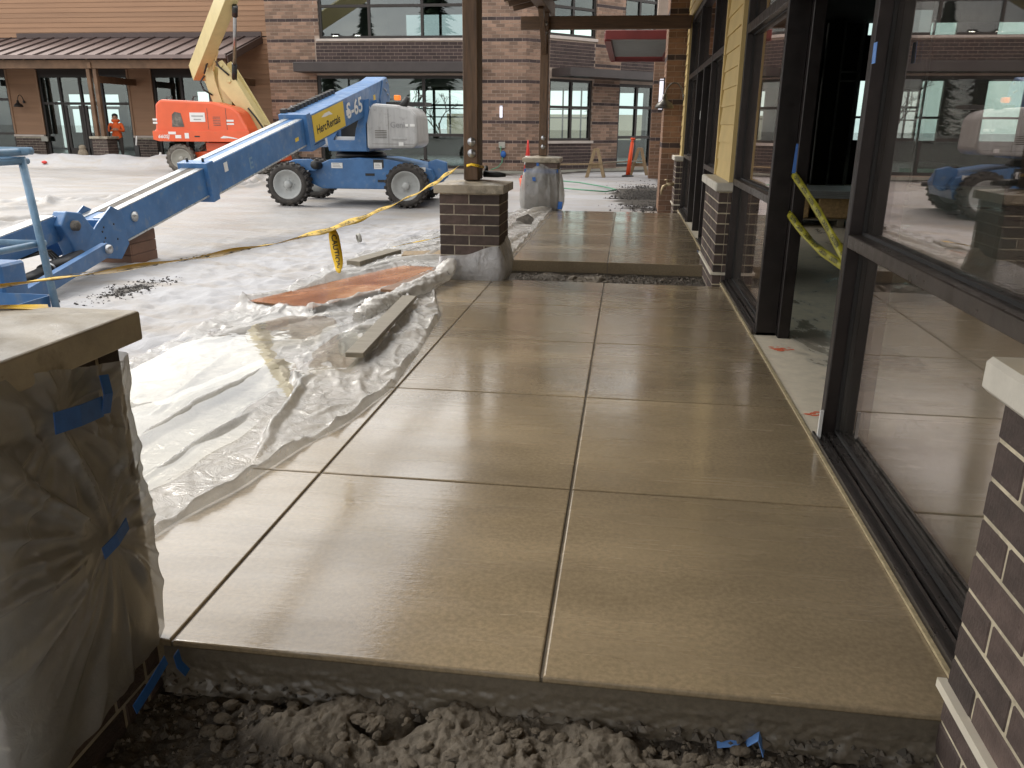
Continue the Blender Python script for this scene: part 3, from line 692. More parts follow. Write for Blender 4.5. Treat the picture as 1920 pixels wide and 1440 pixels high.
p_far = pillar(-1.60, 15.50, 'brick pillar bagged in plastic with blue tape band at the far slab end')

# porch frame: posts, beams, roof
porch = thing('timber_porch', 'brown timber porch frame with posts, beams and roof over the walkway', 'porch', (-1.6, 8.3, 0.95))
def post(cx, cy, z0, z1, wd=0.145):
    m = MB(); m.cbox(cx-wd/2, cx+wd/2, cy-0.14, cy+0.14, z0, z1, 0.006); return m.build('post', 'timber', porch)
def bolts(po, cx, cy, zs):
    for z in zs:
        m = MB(); m.lathe([(0.0, 0.022), (0.016, 0.022), (0.018, 0.010), (0.040, 0.010), (0.042, 0.0)], (cx, cy-0.14, z), (0, -1, 0), 14)
        m.build('bolt', 'steel', po)
pz = [(-1.80, 1.65), (-1.56, 8.36), (-1.60, 15.82)]
for i, (cx, cy) in enumerate(pz):
    po = post(cx, cy, 0.98, 3.46)
    if i: bolts(po, cx+0.01, cy, (1.35, 1.24) if i == 1 else (1.30, 1.14, 3.12, 3.27))
bm_ = MB(); bm_.cbox(-1.70, -1.50, -5, 16.6, 3.46, 3.72, 0.008); bm_.build('eave_beam', 'timber', porch)
for (cx, cy) in pz:
    m = MB(); m.cbox(-2.05, 1.0, cy-0.07, cy+0.07, 3.18, 3.40, 0.008) if cy > 10 else m.cbox(-2.05, 1.0, cy+0.15, cy+0.29, 3.18, 3.40, 0.008)
    m.build('tie_beam', 'timber_beam', porch)
    if cy < 10: continue
    m = MB(); m.bar((cx, cy-0.85, 3.47), (cx, cy-0.10, 2.80), 0.09, 0.14); m.build('brace', 'timber', porch)
sl_ = 0.22
def rz_(x): return 3.74+(x+1.6)*sl_
for k in range(36):
    yk = -4.8+k*0.61
    if yk > 16.6: break
    m = MB(); m.bar((-2.3, yk, rz_(-2.3)+0.07), (1.02, yk, rz_(1.02)+0.07), 0.045, 0.14); m.build('rafter', 'timber_beam', porch)
for k in range(14):
    x = -2.4+k*0.245
    m = MB(); m.bar((x+0.12, -5, rz_(x+0.12)+0.155), (x+0.12, 16.8, rz_(x+0.12)+0.155), 0.238, 0.02, (-sl_, 0, 1)); m.build('soffit_board', 'soffit', porch)
m = MB(); m.bar((-0.69, -5, rz_(-0.69)+0.20), (-0.69, 16.85, rz_(-0.69)+0.20), 3.56, 0.03, (-sl_, 0, 1)); m.build('roof_sheet', 'roof_metal', porch)

# ------------------------------------------------------------------ shop front on the right
shop = thing('shop_building', 'unfinished shop front with bronze glazing, dark brick piers and pale yellow siding', 'building', (1.03, 8, 0))
WX = 1.03
# upper wall and the backs
up = MB()
for a, b, c, d in wall_cells(-6, 26.2, 3.38, 7.5, []): up.box(WX+0.03, WX+0.25, a, b, c, d)
for y0, y1 in ((8.33, 9.80), (16.0, 26.2), (-6, 1.95)): up.box(WX+0.03, WX+0.25, y0, y1, -0.2, 3.38)
up.build('wall', 'interior_grey', shop)
roof = MB(); roof.box(WX, 13, -6, 26.2, 7.5, 7.7); roof.box(12.8, 13, -6, 26.2, -0.2, 7.5); roof.box(WX, 13, -6.2, -6.0, -0.2, 7.5)
roof.box(WX+0.26, 12.8, -6, 24.9, 4.25, 4.45)
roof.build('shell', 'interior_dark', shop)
# brick piers
def pier(y0, y1, x0=0.91):
    pr = MB(); pr.box(x0+0.003, WX+0.20, y0+0.003, y1-0.003, -0.3, 0.905); pr = pr.build('brick_pier', 'mortar_pale', shop)
    n = 11; z0 = 0.905-n*0.1016
    brick_face(pr, (x0, y1, 0), (0, -1, 0), y1-y0, z0, n, 'brick_dark', dep=0.085)
    brick_face(pr, (x0+0.087, y0, 0), (1, 0, 0), 0.16, z0, n, 'brick_dark', dep=0.085, first=0.9)
    brick_face(pr, (WX+0.19, y1, 0), (-1, 0, 0), 0.19, z0, n, 'brick_dark', dep=0.085, first=0.9)
    c = MB(); c.cbox(x0-0.045, WX+0.02, y0-0.045, y1+0.045, 0.907, 0.992, 0.012); c.build('cap', 'cap_pale', pr)
    l = MB(); l.bar((x0-0.012, y0-0.012, 0.098), (x0-0.012, y1+0.01, 0.098), 0.024, 0.026); l.bar((x0, y0-0.012, 0.098), (WX, y0-0.012, 0.098), 0.024, 0.026)
    l.build('weep_strip', 'trim_white', pr)
    return pr
pier(0.4, 1.93); pier(8.30, 9.78); pier(15.95, 16.75)
def siding(y0, y1, z0, z1, x=WX-0.01, rows_=0.182, mat='siding_yellow', par=shop):
    z = z0
    while z < z1-0.02:
        e = min(z1, z+rows_)
        m = MB(); a, b = x, x+0.022
        vs = [(a-0.012, y0, z), (a-0.012, y1, z), (b, y1, z), (b, y0, z), (a+0.004, y0, e+0.012), (a+0.004, y1, e+0.012), (b, y1, e+0.012), (b, y0, e+0.012)]
        m.add(vs, [(0, 1, 2, 3), (4, 7, 6, 5), (0, 4, 5, 1), (1, 5, 6, 2), (2, 6, 7, 3), (3, 7, 4, 0)]); m.build('siding_board', mat, par); z = e
siding(8.42, 9.72, 0.992, 3.40); siding(-2, 16.9, 3.41, 5.6); siding(16.05, 16.88, 0.992, 3.40); siding(0.3, 1.9, 0.992, 3.4)
for y in (1.90, 8.37, 9.77, 16.0): 
    m = MB(); m.box(WX-0.035, WX+0.028, y-0.045, y+0.045, 0.994, 3.405); m.build('corner_trim', 'siding_yellow', shop)
# glazing
def frame_bar(mb, y0, y1, z0, z1, x0=WX, x1=WX+0.15): mb.cbox(x0, x1, y0, y1, z0, z1, 0.004)
def window_bay(y0, y1, rail=True):
    f = MB(); frame_bar(f, y0, y0+0.065, 0.0, 3.36); frame_bar(f, y1-0.065, y1, 0.0, 3.36)
    for z0, z1 in ((2.33, 2.41), (3.29, 3.36)): frame_bar(f, y0+0.065, y1-0.065, z0, z1, WX+0.002, WX+0.148)
    fo = f.build('window_frame', 'bronze', shop)
    g = MB(); frame_bar(g, y0+0.065, y1-0.065, 0.975, 1.035, WX+0.001, WX+0.147); g.build('rail', 'bronze_light', fo)
    s = MB(); s.box(WX-0.03, WX+0.15, y0, y1, 0.004, 0.020)
    for xa, xb, h in ((WX-0.03, WX-0.018, 0.035), (WX+0.005, WX+0.017, 0.045), (WX+0.03, WX+0.075, 0.055), (WX+0.09, WX+0.10, 0.060), (WX+0.118, WX+0.15, 0.075)):
        s.box(xa, xb, y0+0.002, y1-0.002, 0.018, h)
    s.build('sill', 'sill_metal', fo)
    c = MB(); c.box(WX-0.045, WX-0.031, y0-0.02, y1, 0.002, 0.012); c.build('caulk_line', 'caulk', fo)
    for z0, z1 in ((0.06, 0.975), (1.035, 2.33), (2.41, 3.29)):
        p = MB(); p.box(WX+0.076, WX+0.088, y0+0.06, y1-0.06, z0-0.005, z1+0.005); p.build('pane', 'glass', fo)
        g_ = MB(); e_ = 0.014
        for ya, yb, za, zc in ((y0+0.066, y1-0.066, z0, z0+e_), (y0+0.066, y1-0.066, z1-e_, z1), (y0+0.066, y0+0.066+e_, z0+e_, z1-e_), (y1-0.066-e_, y1-0.066, z0+e_, z1-e_)): g_.box(WX+0.060, WX+0.075, ya, yb, za, zc)
        g_.build('gasket', 'gasket', fo)['kind'] = 'stuff'
    return fo
window_bay(1.96, 4.0); window_bay(6.15, 8.30); window_bay(9.80, 11.62); window_bay(13.9, 15.93)
def door_bay(y0, y1):
    f = MB()
    for z0, z1 in ((2.33, 2.41), (3.29, 3.36)): frame_bar(f, y0, y1, z0, z1, WX+0.003, WX+0.146)
    fo = f.build('door_frame', 'bronze', shop)
    p = MB(); p.box(WX+0.076, WX+0.088, y0, y1, 2.40, 3.30); p.build('pane', 'glass', fo)
    c = MB(); c.box(WX-0.042, WX-0.024, y0, y1, 0.0, 0.007); c.build('caulk_line', 'caulk', fo)
    return fo
door_bay(4.0, 6.15)
db = door_bay(11.62, 13.9)
m = MB(); m.cbox(WX+0.02, WX+0.12, 11.70, 11.76, 0.0, 2.33, 0.004); j = m.build('door_jamb', 'door_alu', db)
for z in (0.25, 1.0, 1.75, 2.1):
    m = MB(); m.box(WX+0.012, WX+0.019, 11.71, 11.75, z, z+0.07); m.build('hinge_pocket', 'black_paint', j)
m = MB(); m.cbox(WX+0.0, WX+0.15, 12.7, 12.78, 0, 2.33, 0.004); m.build('door_stile', 'bronze', db)
# jamb liner behind the first mullions
for y0, y1 in ((3.985, 4.06), (6.09, 6.165)):
    m = MB(); m.cbox(WX+0.15, WX+0.235, y0-0.02, y1+0.02, 0, 3.3, 0.004); m.build('jamb_post', 'bronze', shop)
m = MB(); m.box(WX+0.068, WX+0.073, 9.98, 10.42, 2.50, 3.26); tag(m.build('green_reflection', 'green_board'), 'pale green reflection painted as a thin sheet on the upper pane beside the yellow siding', 'reflection')  # green reflection in the pane, put in as a thin coloured sheet
m = MB(); m.box(WX-0.006, WX-0.002, 12.715, 12.765, 1.62, 1.74); tag(m.build('paper_tag', 'white_paint'), 'small white tag on the dark door stile', 'tag')
# inside: floor, end wall with windows, studs
fl = MB(); fl.box(WX-0.03, 13, -6, 25, -0.3, -0.02); fl = struct(fl.build('shop_floor', 'floor_in'))
fy = [-6, -0.4, 4.35, 9.4, 15, 25]; fx = [WX-0.02, 3.9, 8.2, 12.8]
for i in range(3):
    for j in range(5):
        m = MB(); m.box(fx[i]+0.003, fx[i+1]-0.003, fy[j]+0.003, fy[j+1]-0.003, -0.018, 0.0); m.build('floor_panel', 'floor_in', fl)
ew = MB(); eo = [(4.78, 4.93, 0.1, 2.85), (4.78, 4.93, 3.9, 6.4), (6.25, 8.6, 1.15, 2.85), (6.28, 8.7, 3.9, 6.4), (9.6, 11.8, 1.15, 2.85), (9.6, 11.8, 3.9, 6.4)]
for a, b, c, d in wall_cells(WX+0.25, 12.8, -0.2, 7.5, eo): ew.box(a, b, 24.98, 25.2, c, d)
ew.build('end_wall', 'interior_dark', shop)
for a, b, c, d in eo[2:]:
    f = MB()
    for x in (a, (a+b)/2-0.03, b-0.06): f.box(x, x+0.06, 24.95, 25.1, c, d)
    for z in (c, c+(d-c)*0.38, d-0.06): f.box(a+0.061, b-0.061, 24.96, 25.09, z, z+0.06)
    fo = f.build('window_frame', 'bronze_far', shop)
    p = MB(); p.box(a+0.02, b-0.02, 25.02, 25.03, c+0.02, d-0.02); p.build('pane', 'glass_far', fo)
ex = MB()
for x in (5.42, 5.86, 6.9, 7.6): ex.cbox(x, x+0.035, 23.6, 23.7, 0.02, 4.2, 0.003)
ex.cbox(5.457, 5.858, 23.61, 23.69, 2.92, 2.96, 0.003); ex.cbox(5.457, 5.858, 23.61, 23.69, 2.70, 2.73, 0.003); ex.cbox(5.457, 5.858, 23.61, 23.69, 0.02, 0.06, 0.003)
for x in (4.98, 5.12, 6.06): ex.cbox(x, x+0.03, 24.2, 24.3, 0.02, 4.2, 0.003)
ex.build('stud_frame', 'steel_stud', shop)
m = MB(); m.box(5.14, 6.05, 24.31, 24.40, 0, 4.2); m.build('partition', 'interior_dark', shop)
m = MB(); m.box(7.7, 12.7, 18, 18.15, 0, 4.2); m.build('partition', 'interior_dark', shop)

# orange brick columns, red canopy
def column(y0, y1, x0, label):
    t = thing('brick_column', label, 'column', (x0+0.2, (y0+y1)/2, -0.15), 'orange brick columns on the shop front')
    x1 = WX+0.02; c = MB(); c.box(x0+0.007, x1+0.2, y0+0.007, y1-0.007, -0.3, 7.5); c.build('mortar_core', 'mortar_far', t)
    n = 46
    brick_face(t, (x0, y0, 0), (1, 0, 0), x1-x0, -0.2, n, 'brick_orange', dep=0.09, c=0, mat2='brick_plum', dark=lambda r: r in (13, 21, 29, 37))
    brick_face(t, (x0, y1, 0), (0, -1, 0), y1-y0-0.095, -0.2, n, 'brick_orange', dep=0.09, c=0, first=0.6, mat2='brick_plum', dark=lambda r: r in (13, 21, 29, 37))
    return t
column(16.9, 18.0, 0.66, 'tall orange brick column with dark bands beside the gooseneck lamp')
column(25.9, 26.9, 0.66, 'orange brick column beyond the red canopy, partly hidden')
can = thing('steel_canopy', 'red steel canopy with ribbed grey underside between the orange columns', 'canopy', (0.9, 21.2, 3.35))
m = MB()
m.cbox(-0.60, 0.95, 18.5, 18.62, 3.27, 3.45, 0.01); m.cbox(-0.60, 0.95, 23.9, 24.02, 3.22, 3.40, 0.01)
m.cbox(-0.62, -0.48, 18.63, 23.89, 3.24, 3.42, 0.01); m.cbox(0.80, 0.98, 18.63, 23.89, 3.24, 3.42, 0.01)
m.build('frame', 'red_steel', can)
m = MB()
for k in range(26):
    y = 18.64+k*0.2; m.box(-0.475, 0.79, y, y+0.11, 3.335, 3.36); m.box(-0.475, 0.79, y+0.11, y+0.2, 3.355, 3.375)
m.build('ribbed_deck', 'deck_grey', can)

# ------------------------------------------------------------------ brown sided building on the left
brown = thing('sided_building', 'two-storey brown lap-sided building with a standing seam porch roof', 'building', (-25, 33, 0))
BY = 32.0
ops = [(-24.05, -20.10, 0.12, 3.35), (-19.05, -16.6, 0.12, 3.35), (-28.6, -25.45, 0.12, 3.35)]
m = MB()
for a, b, c, d in wall_cells(-40, -12.3, -0.2, 7.0, ops): m.box(a, b, BY+0.03, BY+0.25, c, d)
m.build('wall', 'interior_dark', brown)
def lap(x0, x1, z0, z1, yb=BY+0.03, st=0.181, mat='siding_brown', par=brown):
    z = z0
    while z < z1-0.03:
        e = min(z+st, z1); q = MB()
        vs = [(x0, yb-0.034, z), (x1, yb-0.034, z), (x1, yb-0.001, z), (x0, yb-0.001, z), (x0, yb-0.016, e+0.01), (x1, yb-0.016, e+0.01), (x1, yb-0.001, e+0.01), (x0, yb-0.001, e+0.01)]
        q.add(vs, [(0, 1, 2, 3), (4, 7, 6, 5), (0, 4, 5, 1), (1, 5, 6, 2), (2, 6, 7, 3), (3, 7, 4, 0)]); q.build('siding_board', mat, par); z = e
lap(-40, -12.3, 4.75, 7.0)
lap(-25.38, -24.12, 1.02, 3.6); lap(-20.03, -19.12, 1.02, 3.6); lap(-16.53, -12.3, 1.02, 4.7)
for x in (-25.42, -24.08, -20.07, -19.08, -16.57):
    q = MB(); q.box(x-0.04, x+0.04, BY-0.025, BY+0.028, 1.02, 3.55); q.build('corner_trim', 'trim_tan', brown)
# knee walls of dark brick with a pale cap
for x0, x1 in ((-25.42, -24.10), (-20.05, -19.10), (-16.55, -12.4)):
    k = MB(); k.box(x0+0.01, x1-0.01, BY-0.05, BY+0.028, -0.1, 0.93); k = k.build('knee_wall', 'mortar', brown)
    brick_face(k, (x0, BY-0.058, 0), (1, 0, 0), x1-x0, -0.03, 9, 'brick_dark', dep=0.07, c=0, joint=0.014)
    q = MB(); q.cbox(x0-0.03, x1+0.03, BY-0.10, BY+0.025, 0.935, 1.015, 0.01); q.build('cap', 'sill_pale', k)
def far_window(par, x0, x1, z0, z1, y, xm, zm, w=0.09, name='window_frame', glass='glass_far', dep=0.12, door=None):
    f = MB(); xx_ = [x0]+xm+[x1]
    f.box(x0, x1, y, y+dep, z0, z0+w); f.box(x0, x1, y, y+dep, z1-w, z1)
    f.box(x0, x0+w, y, y+dep, z0+w, z1-w); f.box(x1-w, x1, y, y+dep, z0+w, z1-w)
    for x in xm: f.box(x-w/2, x+w/2, y, y+dep, z0+w, z1-w)
    xe = [x0+w/2]+xm+[x1-w/2]
    for a, b in zip(xe, xe[1:]):
        for z in zm: f.box(a+w/2, b-w/2, y+0.004, y+dep-0.004, z-w/2, z+w/2)
    fo = f.build(name, 'bronze_far', par)
    ze = [z0+w/2]+zm+[z1-w/2]
    for a, b in zip(xe, xe[1:]):
        for c, d in zip(ze, ze[1:]):
            p = MB(); p.box(a+w/2-0.01, b-w/2+0.01, y+dep*0.4, y+dep*0.5, c+w/2-0.01, d-w/2+0.01); p.build('pane', glass, fo)
    return fo
fw = far_window(brown, -24.05, -20.10, 0.12, 3.35, BY+0.05, [-23.15, -22.25, -21.3], [2.25], 0.10)
q = MB(); q.box(-23.05, -22.35, BY+0.065, BY+0.15, 0.22, 0.50); q.box(-22.15, -21.4, BY+0.065, BY+0.15, 0.22, 0.50); q.box(-23.08, -22.97, BY+0.066, BY+0.149, 0.50, 2.18); q.box(-22.43, -22.32, BY+0.066, BY+0.149, 0.50, 2.18); q.box(-22.18, -22.07, BY+0.066, BY+0.149, 0.50, 2.18); q.box(-21.49, -21.36, BY+0.066, BY+0.149, 0.50, 2.18)
q.build('door_leaf', 'bronze_far', fw)['kind'] = 'stuff'
far_window(brown, -19.05, -16.6, 0.12, 3.35, BY+0.05, [-17.83], [1.05], 0.10)
far_window(brown, -28.6, -25.45, 0.12, 3.35, BY+0.05, [-27.0], [1.05, 2.4], 0.10)
# rooms behind
m = MB(); m.box(-40, -12.3, 31.9, 44, -0.3, 0.10); m.build('ground_floor', 'pale_floor', brown)
m = MB(); m.box(-40, -12.3, BY+0.26, 44, 3.62, 3.9); m.build('ceiling', 'interior_dark', brown)
bo = [(-30.7, -30.2, 0.2, 2.6), (-30.0, -28.6, 2.35, 2.95), (-28.4, -27.0, 2.35, 2.95), (-29.9, -28.7, 1.0, 2.2), (-28.4, -27.1, 1.0, 2.2), (-26.6, -25.2, 1.1, 3.1), (-22.6, -20.8, 1.0, 3.1)]
m = MB()
for a, b, c, d in wall_cells(-40, -12.3, -0.2, 7, bo): m.box(a, b, 42.0, 42.2, c, d)
m.build('rear_wall', 'interior_dark', brown)
m = MB(); m.box(-12.5, -12.31, BY+0.26, 42, -0.2, 7); m.build('side_wall', 'interior_grey', brown)
m = MB(); m.box(-40.1, -12.31, BY-0.15, 42.3, 7.0, 7.15); m.build('roof', 'roof_rib', brown)
# porch roof with ribs, rafters, beam
PY = 29.1
def rpt(y): return 3.86+(y-PY)*(4.72-3.86)/(BY-PY)
for k in range(24):
    x0 = -33.0+k*0.62+(-14.30-(-33.0+24*0.62)+0.0)
    q = MB(); q.add([(x0, PY-0.15, rpt(PY-0.15)), (x0+0.615, PY-0.15, rpt(PY-0.15)), (x0+0.615, BY-0.01, rpt(BY-0.01)), (x0, BY-0.01, rpt(BY-0.01)),
        (x0, PY-0.15, rpt(PY-0.15)-0.03), (x0+0.615, PY-0.15, rpt(PY-0.15)-0.03), (x0+0.615, BY-0.01, rpt(BY-0.01)-0.03), (x0, BY-0.01, rpt(BY-0.01)-0.03)],
        [(0, 1, 2, 3), (7, 6, 5, 4), (0, 4, 5, 1), (1, 5, 6, 2), (2, 6, 7, 3), (3, 7, 4, 0)]); q.build('roof_panel', 'roof_metal', brown)
    q = MB(); q.bar((x0+0.6, PY-0.15, rpt(PY-0.15)+0.028), (x0+0.6, BY-0.02, rpt(BY-0.02)+0.028), 0.035, 0.055); q.build('roof_rib', 'roof_rib', brown)
q = MB(); q.box(-33.2, -14.28, PY-0.20, PY-0.152, rpt(PY)-0.14, rpt(PY)-0.01); q.build('gutter', 'roof_metal', brown)
q = MB(); q.box(-24.6, -14.25, BY-0.06, BY-0.006, 4.72, 4.90); q.build('flashing', 'roof_rib', brown)
q = MB(); q.bar((-14.24, PY-0.15, rpt(PY)-0.16), (-14.24, BY-0.03, rpt(BY)-0.10), 0.05, 0.24); q.build('rake_board', 'roof_rib', brown)
for k in range(24):
    x = -33+k*0.83
    if x > -14.4: break
    q = MB(); q.bar((x, PY-0.12, rpt(PY)-0.11), (x, BY-0.03, rpt(BY)-0.11), 0.06, 0.12); q.build('rafter', 'timber_far', brown)
q = MB(); q.cbox(-33, -14.4, PY+0.05, PY+0.25, 3.40, 3.70, 0.01); q.build('porch_beam', 'timber_far', brown)
for x in (-25.9, -19.72, -14.7):
    for dx in (-0.13, 0.13):
        q = MB(); q.cbox(x+dx-0.07, x+dx+0.07, PY+0.08, PY+0.23, 1.0, 3.40, 0.01); q.build('porch_post', 'timber_far', brown)
    q = MB(); q.cbox(x-0.07, x+0.07, PY+0.0, PY+0.04, 3.40, 3.62, 0.005); q.build('post_block', 'timber_far', brown)
    q = MB(); q.bar((x, PY+0.25, 3.05), (x, BY-0.1, 3.05), 0.14, 0.24); q.build('tie_beam', 'timber_far', brown)
def far_pillar(x, label):
    t = thing('brick_pillar', label, 'pillar', (x, PY+0.15, 0), 'brick pillars of the brown building')
    y0 = PY-0.16; c = MB(); c.box(x-0.30, x+0.30, y0+0.007, y0+0.62, -0.2, 0.93); c.build('mortar_core', 'mortar', t)
    brick_face(t, (x-0.31, y0, 0), (1, 0, 0), 0.62, -0.085, 10, 'brick_dark', c=0, joint=0.014)
    brick_face(t, (x+0.31, y0+0.095, 0), (0, 1, 0), 0.53, -0.085, 10, 'brick_dark', c=0, joint=0.014)
    q = MB(); q.cbox(x-0.37, x+0.37, y0-0.06, y0+0.68, 0.935, 1.02, 0.01); q.build('cap', 'cap_stone', t)
far_pillar(-19.60, 'dark brick pillar with stone cap in front of the person in orange')
far_pillar(-14.7, 'dark brick pillar with stone cap behind the orange lift')

# ------------------------------------------------------------------ brick building straight ahead
bb = thing('brick_building', 'two-storey tan and plum brick building with dark awnings and a cut-off corner', 'building', (-7, 30, 0))
FY = 28.0; CX = -3.44
rgb = random.Random(5); bpool = []
TONE = [i/7 for i in range(8)]; TM = {}
def tone_brick(L, mat, tv, dep=0.05, h=0.092):
    k = (round(L, 2), mat, tv)
    if k not in TM:
        q = MB(); q.box(0, round(L, 2), 0, dep, 0, h); me = q.mesh('brick'); me.materials.append(M(mat))
        a = me.attributes.new('tone', 'FLOAT', 'FACE'); a.data.foreach_set('value', [tv]*len(me.polygons)); TM[k] = me
    return TM[k]
COURSE, MODUL = 0.1062, 0.286
def band_dark(z):                 # dark bands every sixth course
    r = int(round(z/COURSE)); return r % 6 == 3
def brick_area(org, u, rects, plum=False):
    """queues bricks over (a, b, z0, z1) rectangles measured along u from org"""
    for a, b, z0, z1 in rects:
        r0 = int(math.ceil(z0/COURSE-0.01)); r1 = int(z1/COURSE+0.01)
        for r in range(r0, r1):
            off = (0.5 if r % 2 else 0)*MODUL; x = math.floor((a-off)/MODUL)*MODUL+off
            while x < b-0.02:
                s = max(a, x); e = min(b, x+MODUL-0.012)
                if e-s > 0.03: bpool.append((org, u, s, e-s, r*COURSE, plum, (not plum) and r % 6 == 3))
                x += MODUL
U0 = (1, 0); S2 = math.sqrt(0.5); U1 = (S2, S2)
win_up = (-10.45, -5.05, 4.25, 6.9); win_lo = (-10.62, -5.05, 0.10, 3.10)
core = MB()
for a, b, c, d in wall_cells(-12.3, CX, -0.2, 7.4, [win_up, win_lo]): core.box(a, b, FY+0.006, FY+0.25, c, d)
P0 = (-12.3, FY); P1 = (CX, FY)
rects = [(a+12.3, b+12.3, max(c, 0), min(d, 7.4)) for a, b, c, d in wall_cells(-12.3, CX, 0, 7.4, [win_up, win_lo, (-10.62, -5.05, 3.10, 4.25)])]
brick_area(P0, U0, rects)
brick_area(P0, U0, [(-10.58+12.3, -5.05+12.3, 3.45, 4.16)], True)
# the cut-off corner runs away to the right at 45 degrees
LT = 6.2
wops = [(1.02, 2.98, 1.04, 3.05), (0.98, 3.05, 4.40, 6.9), (4.27, 6.1, 0.10, 3.0), (4.4, 6.1, 4.7, 6.9)]
cc_ = wall_cells(0, LT, -0.2, 7.4, wops)
rects = [(a, b, max(c, 0), min(d, 7.4)) for a, b, c, d in wall_cells(0, LT, 0, 7.4, wops+[(1.02, 2.98, 0, 1.04), (0.98, 3.05, 3.05, 4.40), (4.27, 6.1, 3.0, 4.2)])]
brick_area(P1, U1, rects); brick_area(P1, U1, [(1.02, 2.98, 0, 0.96), (1.0, 3.03, 3.3, 4.25), (4.3, 6.1, 3.3, 4.2)], True)
def C45(a, d, z): return (P1[0]+S2*a-S2*d, P1[1]+S2*a+S2*d, z)      # a along the corner wall, d into the building
def c45box(mb, a0, a1, d0, d1, z0, z1):
    v = [C45(a, d, z) for z in (z0, z1) for d in (d0, d1) for a in (a0, a1)]
    mb.add(v, [(0, 2, 3, 1), (4, 5, 7, 6), (0, 1, 5, 4), (2, 6, 7, 3), (0, 4, 6, 2), (1, 3, 7, 5)])
for a, b, c, d in cc_: c45box(core, a, b, 0.006, 0.25, c, d)
core.build('mortar_wall', 'mortar_far', bb)
# nearest 300 bricks are parts, the rest one mass
def cen(b): return (b[0][0]+b[1][0]*b[2], b[0][1]+b[1][1]*b[2], b[4])
def vis(b):
    x, y, z = cen(b); return -5.0 < x < -3.0 and 0.2 < z < 3.4
idx = sorted(range(len(bpool)), key=lambda i: (0 if vis(bpool[i]) else 1, -bpool[i][3]))
chosen = set(idx[:300])
VV = []; FF = []; TT = []; VP = []; FP = []; TP = []
for i, (org, u, s, L, z, plum, dk) in enumerate(bpool):
    tv = rgb.choice(TONE); ang = math.atan2(u[1], u[0]); px, py = org[0]+u[0]*s, org[1]+u[1]*s
    nx, ny = u[1], -u[0]; j = rgb.uniform(0, 0.004); px += nx*j; py += ny*j
    mt = 'brick_plum' if (plum or dk) else 'brick_tan'
    if i in chosen: inst('brick', tone_brick(L, mt, tv), (px, py, z), bb, ang); continue
    V, F, T = (VP, FP, TP) if mt == 'brick_plum' else (VV, FF, TT)
    b0 = len(V); dx, dy = -ny*0.05*-1*-1, 0
    ix, iy = -nx*0.05, -ny*0.05
    for zz in (z, z+0.092):
        V += [(px, py, zz), (px+u[0]*L, py+u[1]*L, zz), (px+u[0]*L+ix, py+u[1]*L+iy, zz), (px+ix, py+iy, zz)]
    F += [(b0, b0+1, b0+5, b0+4), (b0+1, b0+2, b0+6, b0+5), (b0+3, b0, b0+4, b0+7), (b0+4, b0+5, b0+6, b0+7), (b0+3, b0+2, b0+1, b0)]; T += [tv]*5
rawmesh('brickwork', VV, FF, 'brick_tan', False, [('tone', 'FACE', TT)], bb)['kind'] = 'stuff'
rawmesh('brickwork', VP, FP, 'brick_plum', False, [('tone', 'FACE', TP)], bb)['kind'] = 'stuff'
# windows
far_window(bb, -10.45, -5.05, 4.25, 6.9, FY+0.06, [-8.72, -6.92], [5.25], 0.085, glass='glass_up')
far_window(bb, -10.62, -5.05, 0.10, 3.10, FY+0.06, [-6.92], [1.2], 0.10)
q = MB(); q.cbox(-10.55, -4.95, FY-0.05, FY+0.055, 4.165, 4.245, 0.008); q.build('sill', 'sill_pale', bb)
q = MB(); q.cbox(-11.05, -4.9, FY-0.95, FY-0.052, 3.16, 3.45, 0.01); q.box(-11.03, -4.92, FY-0.93, FY-0.055, 3.451, 3.47); q.build('awning', 'awning_metal', bb)
def c45win(a0, a1, z0, z1, am, zm, w=0.085):
    f = MB(); dd = (0.06, 0.18)
    c45box(f, a0, a1, *dd, z0, z0+w); c45box(f, a0, a1, *dd, z1-w, z1); c45box(f, a0, a0+w, *dd, z0+w, z1-w); c45box(f, a1-w, a1, *dd, z0+w, z1-w)
    for a in am: c45box(f, a-w/2, a+w/2, *dd, z0+w, z1-w)
    ae = [a0+w/2]+am+[a1-w/2]
    for p_, q_ in zip(ae, ae[1:]):
        for z in zm: c45box(f, p_+w/2, q_-w/2, 0.064, 0.176, z-w/2, z+w/2)
    fo = f.build('window_frame', 'bronze_far', bb); ze = [z0+w/2]+zm+[z1-w/2]
    for p_, q_ in zip(ae, ae[1:]):
        for c, d in zip(ze, ze[1:]):
            g = MB(); c45box(g, p_+w/2-0.01, q_-w/2+0.01, 0.11, 0.122, c+w/2-0.01, d-w/2+0.01); g.build('pane', 'glass_far', fo)
c45win(1.02, 2.98, 1.04, 3.05, [2.05], [2.15]); c45win(0.98, 3.05, 4.40, 6.9, [2.05], [5.3]); c45win(4.27, 6.1, 0.10, 3.0, [5.25], [1.15, 2.2], 0.1); c45win(4.4, 6.1, 4.7, 6.9, [5.2], [5.8])
q = MB(); c45box(q, 0.95, 3.1, -0.05, 0.055, 4.30, 4.395); q.build('sill', 'sill_pale', bb)
q = MB(); c45box(q, 0.95, 3.05, -0.05, 0.055, 0.95, 1.035); q.build('sill', 'sill_pale', bb)
q = MB(); c45box(q, 1.05, 6.2, -1.0, -0.052, 3.10, 3.36); q.build('awning', 'awning_metal', bb)
